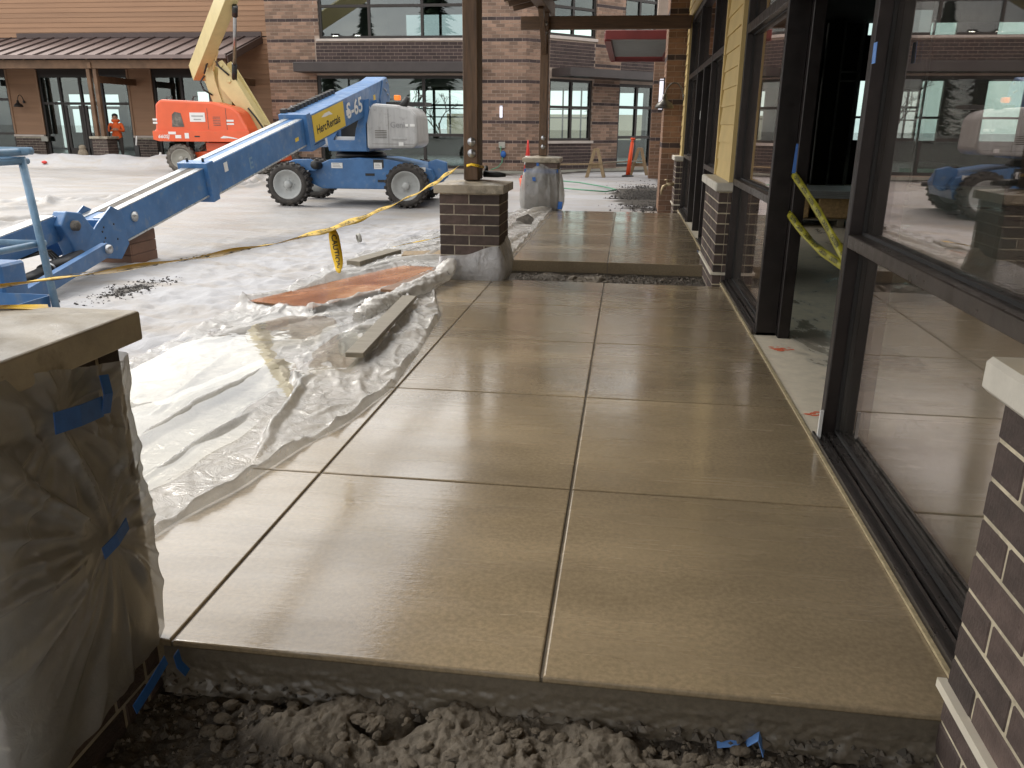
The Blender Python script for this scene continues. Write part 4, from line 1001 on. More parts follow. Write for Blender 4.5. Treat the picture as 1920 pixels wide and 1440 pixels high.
# floors, roof and the rear wall with the windows one sees through
q = MB(); q.add([(-12.3, FY-0.1, 0.06), (CX, FY-0.1, 0.06), (0.95, 32.4, 0.06), (0.95, 42, 0.06), (-12.3, 42, 0.06), (-12.3, FY-0.1, -0.2), (CX, FY-0.1, -0.2), (0.95, 32.4, -0.2), (0.95, 42, -0.2), (-12.3, 42, -0.2)],
               [(0, 1, 2, 3, 4), (9, 8, 7, 6, 5), (0, 5, 6, 1), (1, 6, 7, 2), (2, 7, 8, 3), (3, 8, 9, 4), (4, 9, 5, 0)]); q.build('ground_floor', 'pale_floor', bb)
q = MB(); q.prism([(-12.2, FY+0.26), (CX-0.1, FY+0.26), (0.9, 32.7), (0.9, 42), (-12.2, 42)], lambda a, b, d: (a, b, d), 3.35, 3.95); q.build('upper_floor', 'interior_grey', bb)
q = MB(); q.prism([(-12.3, FY+0.26), (CX-0.1, FY+0.26), (0.9, 32.7), (0.9, 42), (-12.3, 42)], lambda a, b, d: (a, b, d), 7.35, 7.6); q.build('roof', 'interior_dark', bb)
bo = [(-11.1, -9.9, 2.55, 3.2), (-9.8, -7.4, 2.55, 3.2), (-11.1, -9.9, 1.12, 2.45), (-9.8, -7.4, 1.12, 2.45), (-4.15, -1.3, 0.9, 3.2), (-11.2, -9.5, 5.2, 6.7), (-9.4, -7.7, 5.2, 6.7), (-4.1, -1.5, 5.1, 6.5), (-0.9, 0.6, 0.9, 3.1)]
q = MB()
for a, b, c, d in wall_cells(-12.3, 1.0, -0.2, 7.35, bo): q.box(a, b, 42.0, 42.2, c, d)
q.box(0.8, 1.0, 32.8, 42, -0.2, 7.34); q.box(-12.3, -12.1, FY+0.26, 41.99, -0.2, 7.34); q.build('rear_wall', 'interior_grey', bb)
q = MB()
for x in (-9.0, -10.6, -3.3, -2.4): q.box(x-0.04, x+0.04, 41.9, 41.98, 0.9, 3.3)
for z in (1.9, 2.3): q.box(-11.1, -7.4, 41.9, 41.97, z, z+0.06); q.box(-4.15, -1.3, 41.905, 41.975, z, z+0.06)
q.build('rear_mullions', 'bronze_far', bb)['kind'] = 'stuff'

# sidewalk along the far fronts
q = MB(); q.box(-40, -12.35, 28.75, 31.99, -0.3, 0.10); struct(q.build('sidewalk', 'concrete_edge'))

# ------------------------------------------------------------------ beyond: walls and trees seen through and in the windows
q = MB(); q.box(-14, 6, 64, 64.4, -0.3, 2.4); tag(q.build('garden_wall', 'beige_wall'), 'pale beige wall seen through the corner window', 'wall')
TREEF = {}
def conifer(x, y, h, r, label, seed):
    t = thing('conifer_tree', label, 'tree', (x, y, -0.15), 'conifers around the site')
    m = MB(); m.tube([(x, y, -0.3), (x, y, h*0.5), (x, y, h*0.97)], [h*0.018, h*0.011, 0.03], 8); m.build('trunk', 'bark', t)
    rg = np.random.RandomState(seed); n = 5200; k = rg.rand(n)**0.75; zz = h*(0.08+0.92*(1-k)*1.0)
    zz = h*(0.07+0.93*rg.rand(n)**0.9); lay = (zz*1.15/ (h*0.075)) % 1.0
    rr = r*(1-zz/h)**0.85*(0.35+0.65*(1-lay))*(0.72+0.45*rg.rand(n)); a = rg.rand(n)*6.283; sec = 1+0.22*np.sin(a*3+seed)+0.15*np.sin(a*7+zz)
    rad = rr*sec*np.sqrt(0.15+0.85*rg.rand(n)); px = x+rad*np.cos(a); py = y+rad*np.sin(a); pz = zz-0.15*rad
    s = h*0.022*(0.6+0.8*rg.rand(n)); d = np.stack([np.cos(a), np.sin(a), -0.35+0*a], 1); sd = np.stack([-np.sin(a), np.cos(a), 0.5*(rg.rand(n)-0.5)], 1)
    P = np.stack([px, py, pz], 1); A = P+d*(s*1.6)[:, None]; B = P+sd*(s*0.6)[:, None]; C = P-sd*(s*0.6)[:, None]; E = P-d*(s*0.4)[:, None]
    V = np.stack([A, B, E, C], 1).reshape(-1, 3); F = np.arange(4*n).reshape(-1, 4)
    o = rawmesh('crown', V, F, 'foliage', False, [('tone', 'FACE', rg.rand(n))], t); o['kind'] = 'stuff'
def bare_tree(x, y, h, label, seed):
    t = thing('bare_tree', label, 'tree', (x, y, -0.15), 'leafless trees behind the brick building')
    rg = random.Random(seed); m = MB(); tr = MB()
    def grow(mb, p, d, L, r, lev):
        q = p+d*L; mb.tube([p, (p+q)/2+Vector((rg.uniform(-1, 1), rg.uniform(-1, 1), 0))*L*0.06, q], [r, r*0.85, r*0.65], 5, False)
        if lev == 0: return
        for i in range(3 if lev > 1 else 4):
            a = rg.uniform(0, 6.28); e = (d+Vector((math.cos(a), math.sin(a), rg.uniform(-0.1, 0.5)))*0.75).normalized()
            grow(m, p+d*L*rg.uniform(0.55, 1.0), e, L*rg.uniform(0.55, 0.75), r*0.55, lev-1)
    grow(tr, Vector((x, y, -0.2)), Vector((0, 0, 1)), h*0.38, h*0.018, 4)
    tr.build('trunk', 'bark', t); m.build('crown', 'bark', t)['kind'] = 'stuff'
conifer(-2.6, 74, 6.4, 2.2, 'dark conifer seen through the corner window', 3)
bare_tree(-15.5, 60, 6.5, 'leafless tree seen through the left part of the shop window', 4)
bare_tree(-12.8, 56, 5.0, 'small leafless tree seen beside the pole', 6)
bare_tree(18.5, 60, 8.0, 'leafless tree seen through the end window of the shop', 9)
for i, (x, y, h, r, lb) in enumerate(((-36, -58, 17, 3.6, 'conifer mirrored in the upper window, tallest and left of the crane boom'), (-27, -60, 24, 5.2, 'broad conifer mirrored in the upper window behind the boom'), (-43, -62, 13, 2.6, 'slim conifer mirrored at the left of the upper window'), (-15, -64, 16, 3.4, 'conifer mirrored beside the wooden post'), (-58, -55, 16, 3.6, 'conifer far behind the camera to the left'))):
    conifer(x, y, h, r, lb, 20+i)
lp = thing('twin_street_lamp', 'twin-headed parking lamp mirrored in the upper window', 'street lamp', (-21.1, -6, -0.15))
m = MB(); m.tube([(-21.1, -6, -0.15), (-21.1, -6, 7.7)], [0.10, 0.06], 12); m.tube([(-21.8, -6, 7.85), (-21.1, -6, 7.7), (-20.4, -6, 7.85)], 0.035, 8); m.build('pole', 'lamp_dark', lp)
for x in (-21.95, -20.25):
    h = MB(); h.cbox(x-0.3, x+0.3, -6.16, -5.84, 7.82, 7.94, 0.03); h = h.build('head', 'lamp_dark', lp); g = MB(); g.ball((x, -6, 7.80), 0.17, 2, (1.2, 0.9, 0.6)); g.build('lens', 'lamp_lit', h)

# ------------------------------------------------------------------ lifts
def wheel(root, T, x, y, side, r=0.46, wd=0.36, tyre='rubber', lugs=22, rot=0.0, rimm='rim_grey', out=True):
    """wheel with lugged tyre; side = -1 near face towards -y"""
    W = T @ Matrix.Translation((x, y, r)) @ Matrix.Rotation(rot, 4, 'Z')
    ax = (0, side, 0); h = wd/2
    m = MB(W); m.lathe([(0.0, h-0.10), (r*0.18, h-0.10), (r*0.50, h-0.12), (r*0.60, h-0.02), (r*0.66, h-0.01), (r*0.66, -h+0.02), (0.0, -h+0.02)], (0, 0, 0), ax, 36)
    wo = m.build('wheel', rimm, root)
    t = MB(W); t.lathe([(r*0.655, h-0.012), (r*0.70, h+0.012), (r*0.84, h+0.016), (r*0.93, h-0.03), (r*0.945, 0), (r*0.93, -h+0.03), (r*0.84, -h-0.016), (r*0.70, -h-0.012), (r*0.655, -h+0.012)], (0, 0, 0), ax, 40, True, False)
    for k in range(lugs):
        for s in (-1, 1):
            a = 2*PI*(k+(0.5 if s > 0 else 0))/lugs
            R = W @ Matrix.Rotation(a, 4, 'Y'); q = MB(R)
            a0, a1 = r*0.92, r*1.0
            q.add([(-0.030, s*0.015, a0), (0.030, s*0.015, a0), (0.065, s*(h+0.01), a0*0.965), (0.0, s*(h+0.01), a0*0.965),
                   (-0.024, s*0.015, a1), (0.024, s*0.015, a1), (0.055, s*(h+0.012), a1*0.975), (0.006, s*(h+0.012), a1*0.975)],
                  [(0, 1, 2, 3), (7, 6, 5, 4), (0, 4, 5, 1), (1, 5, 6, 2), (2, 6, 7, 3), (3, 7, 4, 0)])
            b = len(t.v); t.v += q.v; t.f += [tuple(b+i for i in f) for f in q.f]; t.mi += [0]*len(q.f); t.sm += [False]*len(q.f)
    t.build('tyre', tyre, wo)
    hb = MB(W); hb.lathe([(r*0.17, h-0.12), (r*0.17, h-0.03), (r*0.14, h-0.015), (0.0, h-0.012)], (0, 0, 0), ax, 20)
    for k in range(9):
        a = 2*PI*k/9; hb.lathe([(0.011, h-0.105), (0.011, h-0.085), (0.0, h-0.083)], (math.cos(a)*r*0.27, 0, math.sin(a)*r*0.27), ax, 6, False)
    hb.build('hub', rimm, wo)
    return wo

# ---- blue telescopic boom lift
bl = thing('blue_boom_lift', 'blue telescopic boom lift with its boom lowered towards the near left', 'boom lift', (-5.75, 17.75, -0.15))
TB = Matrix.Translation((-5.86, 17.72, -0.155)) @ Matrix.Rotation(math.radians(4), 4, 'Z')
for x, rr in ((-1.25, 0.0), (1.25, 0.0)):
    for y, s in ((-1.02, -1), (1.02, 1)): wheel(bl, TB, x, y, s, rot=rr)
m = MB(TB); xz = lambda a, b, d: (a, d, b)
m.prism([(-0.62, 0.36), (-0.98, 0.52), (-1.0, 0.66), (-0.80, 0.80), (-0.45, 0.96), (0.15, 1.0), (0.80, 0.98), (1.45, 0.86), (1.72, 0.78), (1.80, 0.62), (1.72, 0.36)], xz, -0.80, 0.80, 0.02)
m.build('chassis', 'lift_blue', bl)
m = MB(TB)
for x in (-1.25, 1.25): m.box(x-0.11, x+0.11, -1.0, -0.82, 0.36, 0.58); m.box(x-0.11, x+0.11, 0.82, 1.0, 0.36, 0.58)
m.build('axle_ends', 'black_paint', bl)['kind'] = 'stuff'
m = MB(TB); m.prism([(-1.45, 0.84), (-1.15, 0.96), (-0.82, 0.97), (-0.62, 0.86), (-0.72, 0.72), (-1.1, 0.76)], xz, -0.93, -0.83, 0.015); m.build('wheel_fork', 'lift_blue', bl)
m = MB(TB); m.lathe([(0.07, 0), (0.085, 0.02), (0.085, 0.22), (0.0, 0.22)], (-0.72, -1.02, 0.86), (0.25, 0.95, -0.1), 16); m.build('steer_pivot', 'black_rubber', bl)
m = MB(TB); m.prism([(1.62, 0.55), (1.62, 0.92), (1.80, 0.98), (2.02, 0.92), (2.05, 0.62), (1.9, 0.5)], xz, -0.55, -0.42, 0.02); m.build('tow_lug', 'lift_blue', bl)
for x, z in ((0.42, 0.66), (0.95, 0.66), (0.68, 0.53)):
    m = MB(TB); m.cbox(x-0.10, x+0.10, -0.808, -0.802, z-0.026, z+0.026, 0.002); m.build('chassis_slot', 'black_paint', bl)
m = MB(TB); m.box(0.50, 0.72, -0.807, -0.801, 0.80, 0.97); m.build('chassis_notch', 'black_paint', bl)
for x, z, wd_, h_ in ((-0.28, 0.86, 0.24, 0.11), (0.60, 0.86, 0.17, 0.13), (1.50, 0.80, 0.22, 0.09)):
    m = MB(TB); m.box(x-wd_/2, x+wd_/2, -0.811, -0.8075, z-h_/2-0.02, z+h_/2-0.02); d_ = m.build('decal', 'white_paint', bl)
    m = MB(TB)
    for k in range(3): m.box(x-wd_*0.38, x+wd_*(0.38-0.1*k), -0.8125, -0.8112, z-0.05+k*0.03, z-0.04+k*0.03)
    m.build('print', 'grey_print', d_)['kind'] = 'stuff'
m = MB(TB); m.lathe([(0.55, 0), (0.55, 0.07), (0.5, 0.11), (0, 0.11)], (0.05, 0, 0.99), (0, 0, 1), 32); m.build('slew_ring', 'black_paint', bl)
# turret: base, plates, covers  (world-aligned)
TT_ = Matrix.Translation((-0.26, 0, 0))
m = MB(TT_); m.cbox(-5.98, -5.12, 16.95, 18.7, 0.97, 1.06, 0.02)
m.build('turret_base', 'lift_blue', bl)
xzy = lambda a, b, d: (a, d, b)
for dy in (0.0, 0.16):
    m = MB(TT_)
    m.prism([(-5.99, 0.98), (-5.16, 0.98), (-5.16, 1.52), (-5.10, 1.62), (-5.07, 2.02), (-5.17, 2.0), (-5.38, 1.42), (-5.42, 1.20), (-5.88, 1.20), (-5.70, 1.50), (-5.66, 1.60), (-5.78, 1.62), (-6.02, 1.28)], xzy, 16.92+dy*3.4, 16.98+dy*3.4, 0.008)
    m.build('turret_plate', 'lift_blue', bl)
m = MB(TT_); m.box(-5.86, -5.42, 16.985, 17.02, 1.13, 1.27); m.build('tie_bar', 'white_paint', bl)
m = MB(TT_); m.box(-5.80, -5.20, 17.2, 17.4, 1.06, 2.0); m.build('lift_linkage', 'black_paint', bl)
m = MB(TT_); m.prism([(-5.14, 1.03), (-5.13, 1.55), (-5.05, 1.86), (-4.97, 1.93), (-4.45, 1.90), (-4.18, 1.84), (-4.06, 1.70), (-4.04, 1.14), (-4.14, 1.05)], xzy, 16.86, 17.85, 0.055)
ec = m.build('engine_cover', 'lift_grey', bl)
m = MB(TT_); m.cbox(-4.60, -4.28, 16.845, 16.858, 1.22, 1.27, 0.004); m.build('handle', 'lift_grey', ec)
m = MB(TT_); m.box(-4.45, -4.35, 16.852, 16.858, 1.10, 1.17); m.box(-4.30, -4.24, 16.852, 16.858, 1.48, 1.53); m.box(-4.20, -4.10, 16.852, 16.858, 1.48, 1.53); m.build('decal', 'white_paint', ec)['kind'] = 'stuff'
lettering('Genie', 0.16, (-4.88, 16.853, 1.46), (1, 0, 0), (0, 0, 1), 'grey_print', ec)
for k in range(5):
    m = MB(TT_); m.box(-4.95, -4.70, 16.853, 16.858, 1.25+k*0.035, 1.262+k*0.035); m.build('vent_slot', 'rubber_grey', ec)
m = MB(TT_); m.box(-4.66, -4.655, 16.854, 16.858, 1.10, 1.82); m.box(-5.02, -4.12, 16.854, 16.858, 1.13, 1.136); m.build('seam', 'rubber_grey', ec)['kind'] = 'stuff'
m = MB(TT_); m.prism([(-6.75, 1.03), (-6.72, 1.50), (-6.55, 1.80), (-6.0, 1.78), (-5.98, 1.05)], xzy, 17.3, 18.7, 0.05); m.build('tank_cover', 'lift_grey', bl)
m = MB(TT_); m.cbox(-4.62, -4.50, 17.2, 17.34, 2.00, 2.10, 0.015); bc = m.build('beacon', 'amber', bl)
m = MB(TT_); m.box(-4.95, -4.1, 17.75, 18.4, 1.90, 1.98); m.build('cover_rail', 'black_paint', bl)
m = MB(TT_); m.tube([(-4.38, 16.98, 1.86), (-4.32, 16.98, 1.95), (-4.26, 16.98, 2.05)], [0.085, 0.075, 0.05], 12); m.build('exhaust', 'black_rubber', bl)
# boom
A0 = Vector((-5.37, 18.3, 2.45)); A1 = Vector((-5.86, 8.4, 0.46))      # top edge on the visible side
bd = (A1-A0); BLn = bd.length; bd.normalize()
bs = Vector((bd.y, -bd.x, 0)).normalized()          # towards -x  (d points to -y)
if bs.x > 0: bs = -bs
bu = bs.cross(bd).normalized()
if bu.z < 0: bu = -bu
def BP(s, a, h): return A0+bd*s+bs*a+bu*h       # s along, a inwards from the visible face, h up from the top edge
def bbox(mb, s0, s1, a0, a1, h0, h1, c=0.008):
    bm = bmesh.new(); bmesh.ops.create_cube(bm, size=1.0); bmesh.ops.scale(bm, vec=(s1-s0, a1-a0, h1-h0), verts=bm.verts[:])
    if c: bmesh.ops.bevel(bm, geom=bm.edges[:], offset=c, segments=2, affect='EDGES', profile=0.5)
    for v in bm.verts: v.co = BP((s0+s1)/2+v.co.x, (a0+a1)/2+v.co.y, (h0+h1)/2+v.co.z)
    mb.bm(bm)
def bpoly(mb, poly, a0, a1, bev=0.006): mb.prism(poly, lambda s, h, d: BP(s, d, h), a0, a1, bev)
S1, S2_, S3 = 4.30, 7.65, BLn
m = MB(); bpoly(m, [(-0.15, -0.10), (-0.05, 0.06), (0.35, 0.03), (S1, 0.03), (S1, -0.49), (0.5, -0.50), (0.1, -0.56), (-0.15, -0.45)], 0.0, 0.46, 0.012); b1 = m.build('base_boom', 'lift_blue', bl)
m = MB(); bpoly(m, [(S1-0.12, 0.075), (S1+0.06, 0.075), (S1+0.06, -0.53), (S1-0.12, -0.53)], -0.03, 0.49); m.build('collar', 'lift_blue', b1)
m = MB(); bbox(m, S1-0.75, S1-0.13, 0.03, 0.43, -0.60, -0.51); m.build('sheave_guard', 'lift_blue', b1)
m = MB(); bbox(m, S1-1.72, S1-0.22, -0.006, -0.002, -0.46, 0.0, 0); sg = m.build('sign', 'yellow_sign', b1)
lettering('Herc', 0.21, BP(S1-0.35, -0.008, -0.34), -bd, bu, 'ink', sg, wide=0.44); lettering('Rentals', 0.20, BP(S1-0.82, -0.008, -0.34), -bd, bu, 'ink', sg, wide=0.66)
m = MB(); pts = [(S1-0.62, -0.10), (S1-0.78, -0.06), (S1-1.0, -0.06), (S1-1.15, -0.14), (S1-0.98, -0.12), (S1-0.80, -0.12)]
bpoly(m, pts, -0.009, -0.0065, 0); m.build('swoosh', 'white_paint', sg)
lettering('S-65', 0.40, BP(S1-1.86, -0.006, -0.36), -bd, bu, 'white_paint', b1, wide=0.86)
m = MB(); bpoly(m, [(-0.14, -0.44), (-0.14, -0.10), (-0.04, 0.05), (0.22, 0.03), (0.50, -0.32), (0.48, -0.48), (0.1, -0.54)], -0.022, -0.003); m.build('pivot_plate', 'lift_blue', b1)
for s_, h_ in ((0.02, -0.05), (0.12, -0.2), (0.02, -0.3), (0.2, -0.16)):
    m = MB(); m.lathe([(0.02, 0), (0.02, 0.02), (0, 0.02)], BP(s_, -0.022, h_), -bs, 10); m.build('pin', 'steel', b1)
for k in range(14):       # hose track along the far top edge
    m = MB(); s_ = S1-0.1-k*0.17; bbox(m, s_-0.05, s_+0.05, 0.40, 0.50, 0.03, 0.11 if k else 0.14, 0.005); m.build('cable_link', 'black_rubber', b1)
m = MB(); bbox(m, S1+0.062, S2_, 0.035, 0.42, -0.46, -0.005, 0.006); b2 = m.build('mid_boom', 'lift_blue', bl)
m = MB(); bbox(m, S1+0.065, S2_-0.1, 0.05, 0.17, -0.004, 0.003, 0); bbox(m, S1+0.065, S2_-0.1, 0.30, 0.41, -0.004, 0.003, 0); m.build('wear_strip', 'boom_worn', b2)['kind'] = 'stuff'
m = MB(); bbox(m, S1+0.065, S2_-0.12, 0.031, 0.0345, -0.455, -0.43, 0); m.build('rub_line', 'boom_worn', b2)
m = MB(); bbox(m, S2_-0.14, S2_+0.04, 0.0, 0.45, -0.50, 0.045); m.build('collar', 'lift_blue', b2)
lettering('E', 0.24, BP(S2_-1.18, 0.033, -0.34), -bd, bu, 'lift_blue_pale', b2)
for a_ in (0.10, 0.34):
    m = MB(); m.lathe([(0.018, 0), (0.018, 0.05), (0, 0.05)], BP(S2_-0.05, a_, 0.045), bu, 8); m.build('stud', 'black_paint', b2)
m = MB(); bbox(m, S2_+0.042, S3-0.1, 0.06, 0.39, -0.42, -0.03, 0.006); b3 = m.build('fly_boom', 'lift_blue', bl)
m = MB(); bbox(m, S2_+0.045, S3-0.15, 0.062, 0.165, -0.031, -0.020, 0); bbox(m, S2_+0.045, S3-0.15, 0.285, 0.388, -0.031, -0.020, 0); m.build('wear_strip', 'boom_worn', b3)['kind'] = 'stuff'
m = MB(); bbox(m, S2_+0.045, S3-0.4, 0.171, 0.279, -0.029, -0.024, 0); m.build('cable_tray', 'rubber_grey', b3)
m = MB(); bbox(m, S2_+0.05, S3-0.3, 0.050, 0.059, -0.415, -0.395, 0); m.build('rub_line', 'boom_worn', b3)
m = MB(); m.lathe([(0.06, 0), (0.06, 0.02), (0.035, 0.025), (0.03, 0.04), (0, 0.04)], BP(S3-0.72, 0.06, -0.18), -bs, 16); m.build('pin', 'boom_worn', b3)
np_ = [(S3-0.50, -0.05), (S3-0.34, 0.06), (S3-0.05, -0.05), (S3+0.16, -0.16), (S3+0.20, -0.36), (S3+0.02, -0.44), (S3-0.28, -0.56), (S3-0.48, -0.44)]
m = MB(); bpoly(m, np_, 0.035, 0.06); n1 = m.build('nose_plate', 'lift_blue', bl); m = MB(); bpoly(m, np_, 0.39, 0.415); m.build('nose_plate', 'lift_blue', bl)
for s_, h_ in ((-0.12, -0.12), (-0.08, -0.16), (-0.1, -0.24), (-0.06, -0.28), (-0.3, -0.14), (-0.3, -0.32)):
    m = MB(); m.lathe([(0.012, 0), (0.012, 0.004), (0, 0.004)], BP(S3+s_, 0.035, h_), -bs, 8); m.build('bolt_hole', 'black_paint', n1)
# labels, clips and hoses
for s_, h_, ww, hh, mt in ((2.3, -0.30, 0.16, 0.10, 'white_paint'), (0.75, -0.30, 0.12, 0.12, 'yellow_sign'), (1.15, -0.40, 0.22, 0.05, 'white_paint')):
    m = MB(); bbox(m, s_, s_+ww, -0.004, -0.001, h_, h_+hh, 0); m.build('decal', mt, b1)
for s_, h_, ww, hh, mt in ((S2_-0.55, -0.20, 0.10, 0.13, 'white_paint'), (S1+0.35, -0.30, 0.14, 0.06, 'yellow_sign')):
    m = MB(); bbox(m, s_, s_+ww, 0.0315, 0.0343, h_, h_+hh, 0); m.build('decal', mt, b2)
for k, a_ in enumerate((0.44, 0.47, 0.50)):
    m = MB(); m.tube([BP(s_, a_+0.012*math.sin(s_*3+k), -0.10-0.05*k+0.03*math.sin(s_*1.7)) for s_ in np.linspace(S1+0.1, S3-0.2, 18)], 0.012, 6); m.build('hose', 'black_rubber', bl)
for k in range(4):
    y_ = 17.1+0.12*k; m = MB(); m.tube([(-5.55+0.05*k, y_, 1.1), (-5.62+0.05*k, y_-0.1, 1.45), (-5.50+0.04*k, y_-0.02, 1.75), (-5.45, y_+0.3, 1.95)], 0.018, 6); m.build('hose', 'black_rubber', bl)
for k in range(3):
    p0 = BP(S3+0.02, 0.15+0.06*k, -0.28); m = MB(); m.tube([p0, p0+Vector((0.02, -0.12, -0.14)), p0+Vector((-0.05, -0.40, -0.16)), Vector((-5.95-0.03*k, 7.7, 0.22)), Vector((-5.98-0.03*k, 7.3, 0.20))], 0.014, 6); m.build('hose', 'black_rubber', bl)
# knuckle, jib, links, cylinder at the boom end
K = BP(S3+0.05, 0.2, -0.12)
m = MB(); m.prism([(8.35, 0.10), (8.40, 0.36), (8.22, 0.56), (7.98, 0.60), (7.86, 0.46), (7.95, 0.30), (8.05, 0.06)], lambda a, b, d: (d, a, b), -6.06, -5.90, 0.015)
m.build('knuckle', 'lift_blue', bl)
m = MB(); m.prism([(8.35, 0.10), (8.40, 0.30), (8.22, 0.50), (7.98, 0.52), (7.90, 0.42), (8.05, 0.06)], lambda a, b, d: (d, a, b), -6.30, -6.22, 0.015); m.build('knuckle', 'lift_blue', bl)
m = MB(); m.lathe([(0.055, 0), (0.055, 0.5), (0.03, 0.52), (0, 0.52)], (-6.35, 8.05, 0.44), (1, 0, 0), 14); m.build('pin', 'rubber_grey', bl)
m = MB(); m.bar((-6.08, 7.95, 0.42), (-5.95, 6.35, 0.24), 0.17, 0.26); j_ = m.build('jib', 'lift_blue', bl)
m = MB(); m.bar((-6.075, 7.9, 0.554), (-5.955, 6.4, 0.376), 0.15, 0.012); m.build('wear_strip', 'boom_worn', j_)
m = MB(); m.bar((-5.70, 8.25, 0.16), (-5.45, 6.3, -0.10), 0.075, 0.15); m.build('level_link', 'lift_blue', bl)
m = MB(); m.lathe([(0.05, 0), (0.05, 0.12), (0.025, 0.13), (0, 0.13)], (-5.74, 8.22, 0.17), (1, 0, 0), 12); m.build('pin', 'steel', bl)
m = MB(); m.tube([(-5.92, 8.12, 0.10), (-5.80, 7.35, 0.06)], 0.075, 16); m.tube([(-5.80, 7.35, 0.06), (-5.72, 6.8, 0.02)], 0.055, 16); m.build('slave_cylinder', 'black_paint', bl)
m = MB(); m.lathe([(0.079, 0), (0.079, 0.03)], (-5.817, 7.46, 0.066), (0.12, -0.77, -0.04), 16); m.build('cylinder_band', 'steel', bl)
m = MB(); m.cbox(-6.25, -5.25, 6.15, 6.45, -0.06, 0.34, 0.02); m.build('rotator', 'lift_blue', bl)
# basket
def rail(pts, r=0.026, name='basket_rail'):
    q = MB(); q.tube(pts, r, 10); return q.build(name, 'lift_blue_pale', bl)
bx0, bx1, by0, by1 = -7.1, -4.78, 5.15, 6.03
for z, r in ((1.285, 0.030), (1.215, 0.027), (0.555, 0.026)):
    e = 0.06 if z > 0.6 else 0.10
    rail([(bx0, by1, z), (bx1+(0.10 if z > 1.25 else 0.02), by1, z)], r); rail([(bx1, by0, z-0.01), (bx1, by1+e, z-0.01)], r); rail([(bx0, by0, z), (bx1, by0, z)], r); rail([(bx0, by0, z), (bx0, by1, z)], r)
for x, y in ((bx1, by1), (bx0, by1), (bx1, by0), (bx0, by0), (-5.9, by1), (-5.9, by0)):
    if x > -5: rail([(x+0.09, y, -0.04), (x, y, 1.24)], 0.031, 'basket_post')
    else: rail([(x, y, -0.02), (x, y, 1.24)], 0.022, 'basket_post')
m = MB(); m.cbox(bx0, bx1, by0, by1, -0.07, -0.03, 0.005); m.build('basket_floor', 'rubber_grey', bl)
m = MB(); m.box(bx0, bx1, by1+0.031, by1+0.04, -0.03, 0.12); m.box(bx1+0.032, bx1+0.04, by0, by1, -0.03, 0.12); m.build('toe_board', 'lift_blue', bl)['kind'] = 'stuff'

# ---- orange and cream boom lift
ol = thing('orange_boom_lift', 'orange boom lift with raised cream boom parked by the brown building', 'boom lift', (-13.1, 26.5, -0.1))
zg = -0.06
TO = Matrix.Translation((-13.05, 26.55, zg))
for x in (-1.42, 1.30):
    for y, s in ((-1.0, -1), (1.0, 1)): wheel(ol, TO, x, y, s, 0.47, 0.40, 'rubber_grey', 20, rot=math.radians(22) if x < 0 else 0.0, rimm='grey_box')
m = MB(TO); m.prism([(-1.55, 0.40), (-1.5, 0.62), (-0.75, 0.70), (0.9, 0.70), (1.6, 0.62), (1.65, 0.40), (1.2, 0.30), (-1.1, 0.30)], xz, -0.75, 0.75, 0.02); m.build('chassis', 'lift_orange', ol)
m = MB(TO); m.cbox(-0.62, 0.55, -0.85, 0.8, 0.70, 0.98, 0.02); m.build('turntable_box', 'lift_orange', ol)
m = MB(TO); m.lathe([(0.5, 0), (0.5, 0.1), (0, 0.1)], (-0.1, 0, 0.97), (0, 0, 1), 24); m.build('slew_ring', 'black_paint', ol)
hx = lambda a, b, d: (a, d, b)
m = MB(); m.prism([(-15.28, 0.98), (-15.30, 1.28), (-15.22, 1.30), (-15.14, 2.10), (-14.95, 2.24), (-13.2, 2.17), (-12.55, 2.02), (-12.32, 1.86), (-12.05, 1.34), (-12.02, 0.98), (-15.0, 0.94)], hx, 25.45, 26.25, 0.07); hd = m.build('hood', 'lift_orange', ol)
m = MB(); m.prism([(-15.3, 1.0), (-15.3, 1.27), (-12.0, 1.30), (-11.98, 1.0), (-12.2, 0.95), (-15.1, 0.95)], hx, 25.40, 25.448, 0.01); m.build('hood_skirt', 'lift_orange', hd)
m = MB(); m.prism([(-15.2, 0.98), (-15.1, 2.05), (-14.9, 2.15), (-13.2, 2.1), (-12.4, 1.8), (-12.1, 1.0)], hx, 26.95, 27.7, 0.06); m.build('hood', 'lift_orange', ol)
m = MB(); m.box(-15.0, -12.2, 26.3, 26.9, 1.0, 1.5); m.build('turntable', 'black_paint', ol)
m = MB(); m.prism([(-14.62, 1.40), (-14.58, 1.78), (-14.48, 1.86), (-14.28, 1.82), (-14.20, 1.40)], hx, 25.436, 25.447, 0.004); m.build('grille', 'rubber_grey', hd)
m = MB(); m.box(-13.98, -13.46, 25.44, 25.447, 1.56, 1.84); st = m.build('sticker', 'white_paint', hd)
m = MB(); m.box(-13.92, -13.52, 25.436, 25.439, 1.72, 1.75); m.box(-13.85, -13.6, 25.436, 25.439, 1.62, 1.645); m.build('print', 'grey_print', st)['kind'] = 'stuff'
for x, z, a, b in ((-12.62, 1.60, 0.24, 0.06), (-12.62, 1.50, 0.24, 0.05), (-15.19, 1.62, 0.15, 0.06), (-15.19, 1.52, 0.15, 0.06)):
    m = MB(); m.box(x-a/2, x+a/2, 25.44, 25.447, z-b/2, z+b/2); m.build('decal', 'white_paint', hd)
for x, z, a, b in ((-14.62, 1.21, 0.26, 0.08), (-14.42, 1.10, 0.2, 0.10), (-14.12, 1.13, 0.14, 0.17)):
    m = MB(); m.box(x-a/2, x+a/2, 25.392, 25.398, z-b/2, z+b/2); m.build('decal', 'white_paint', hd)
lettering('660SJ', 0.15, (-15.12, 25.395, 1.05), (1, 0, 0), (0, 0, 1), 'white_paint', hd, wide=0.38, shear=0.2)
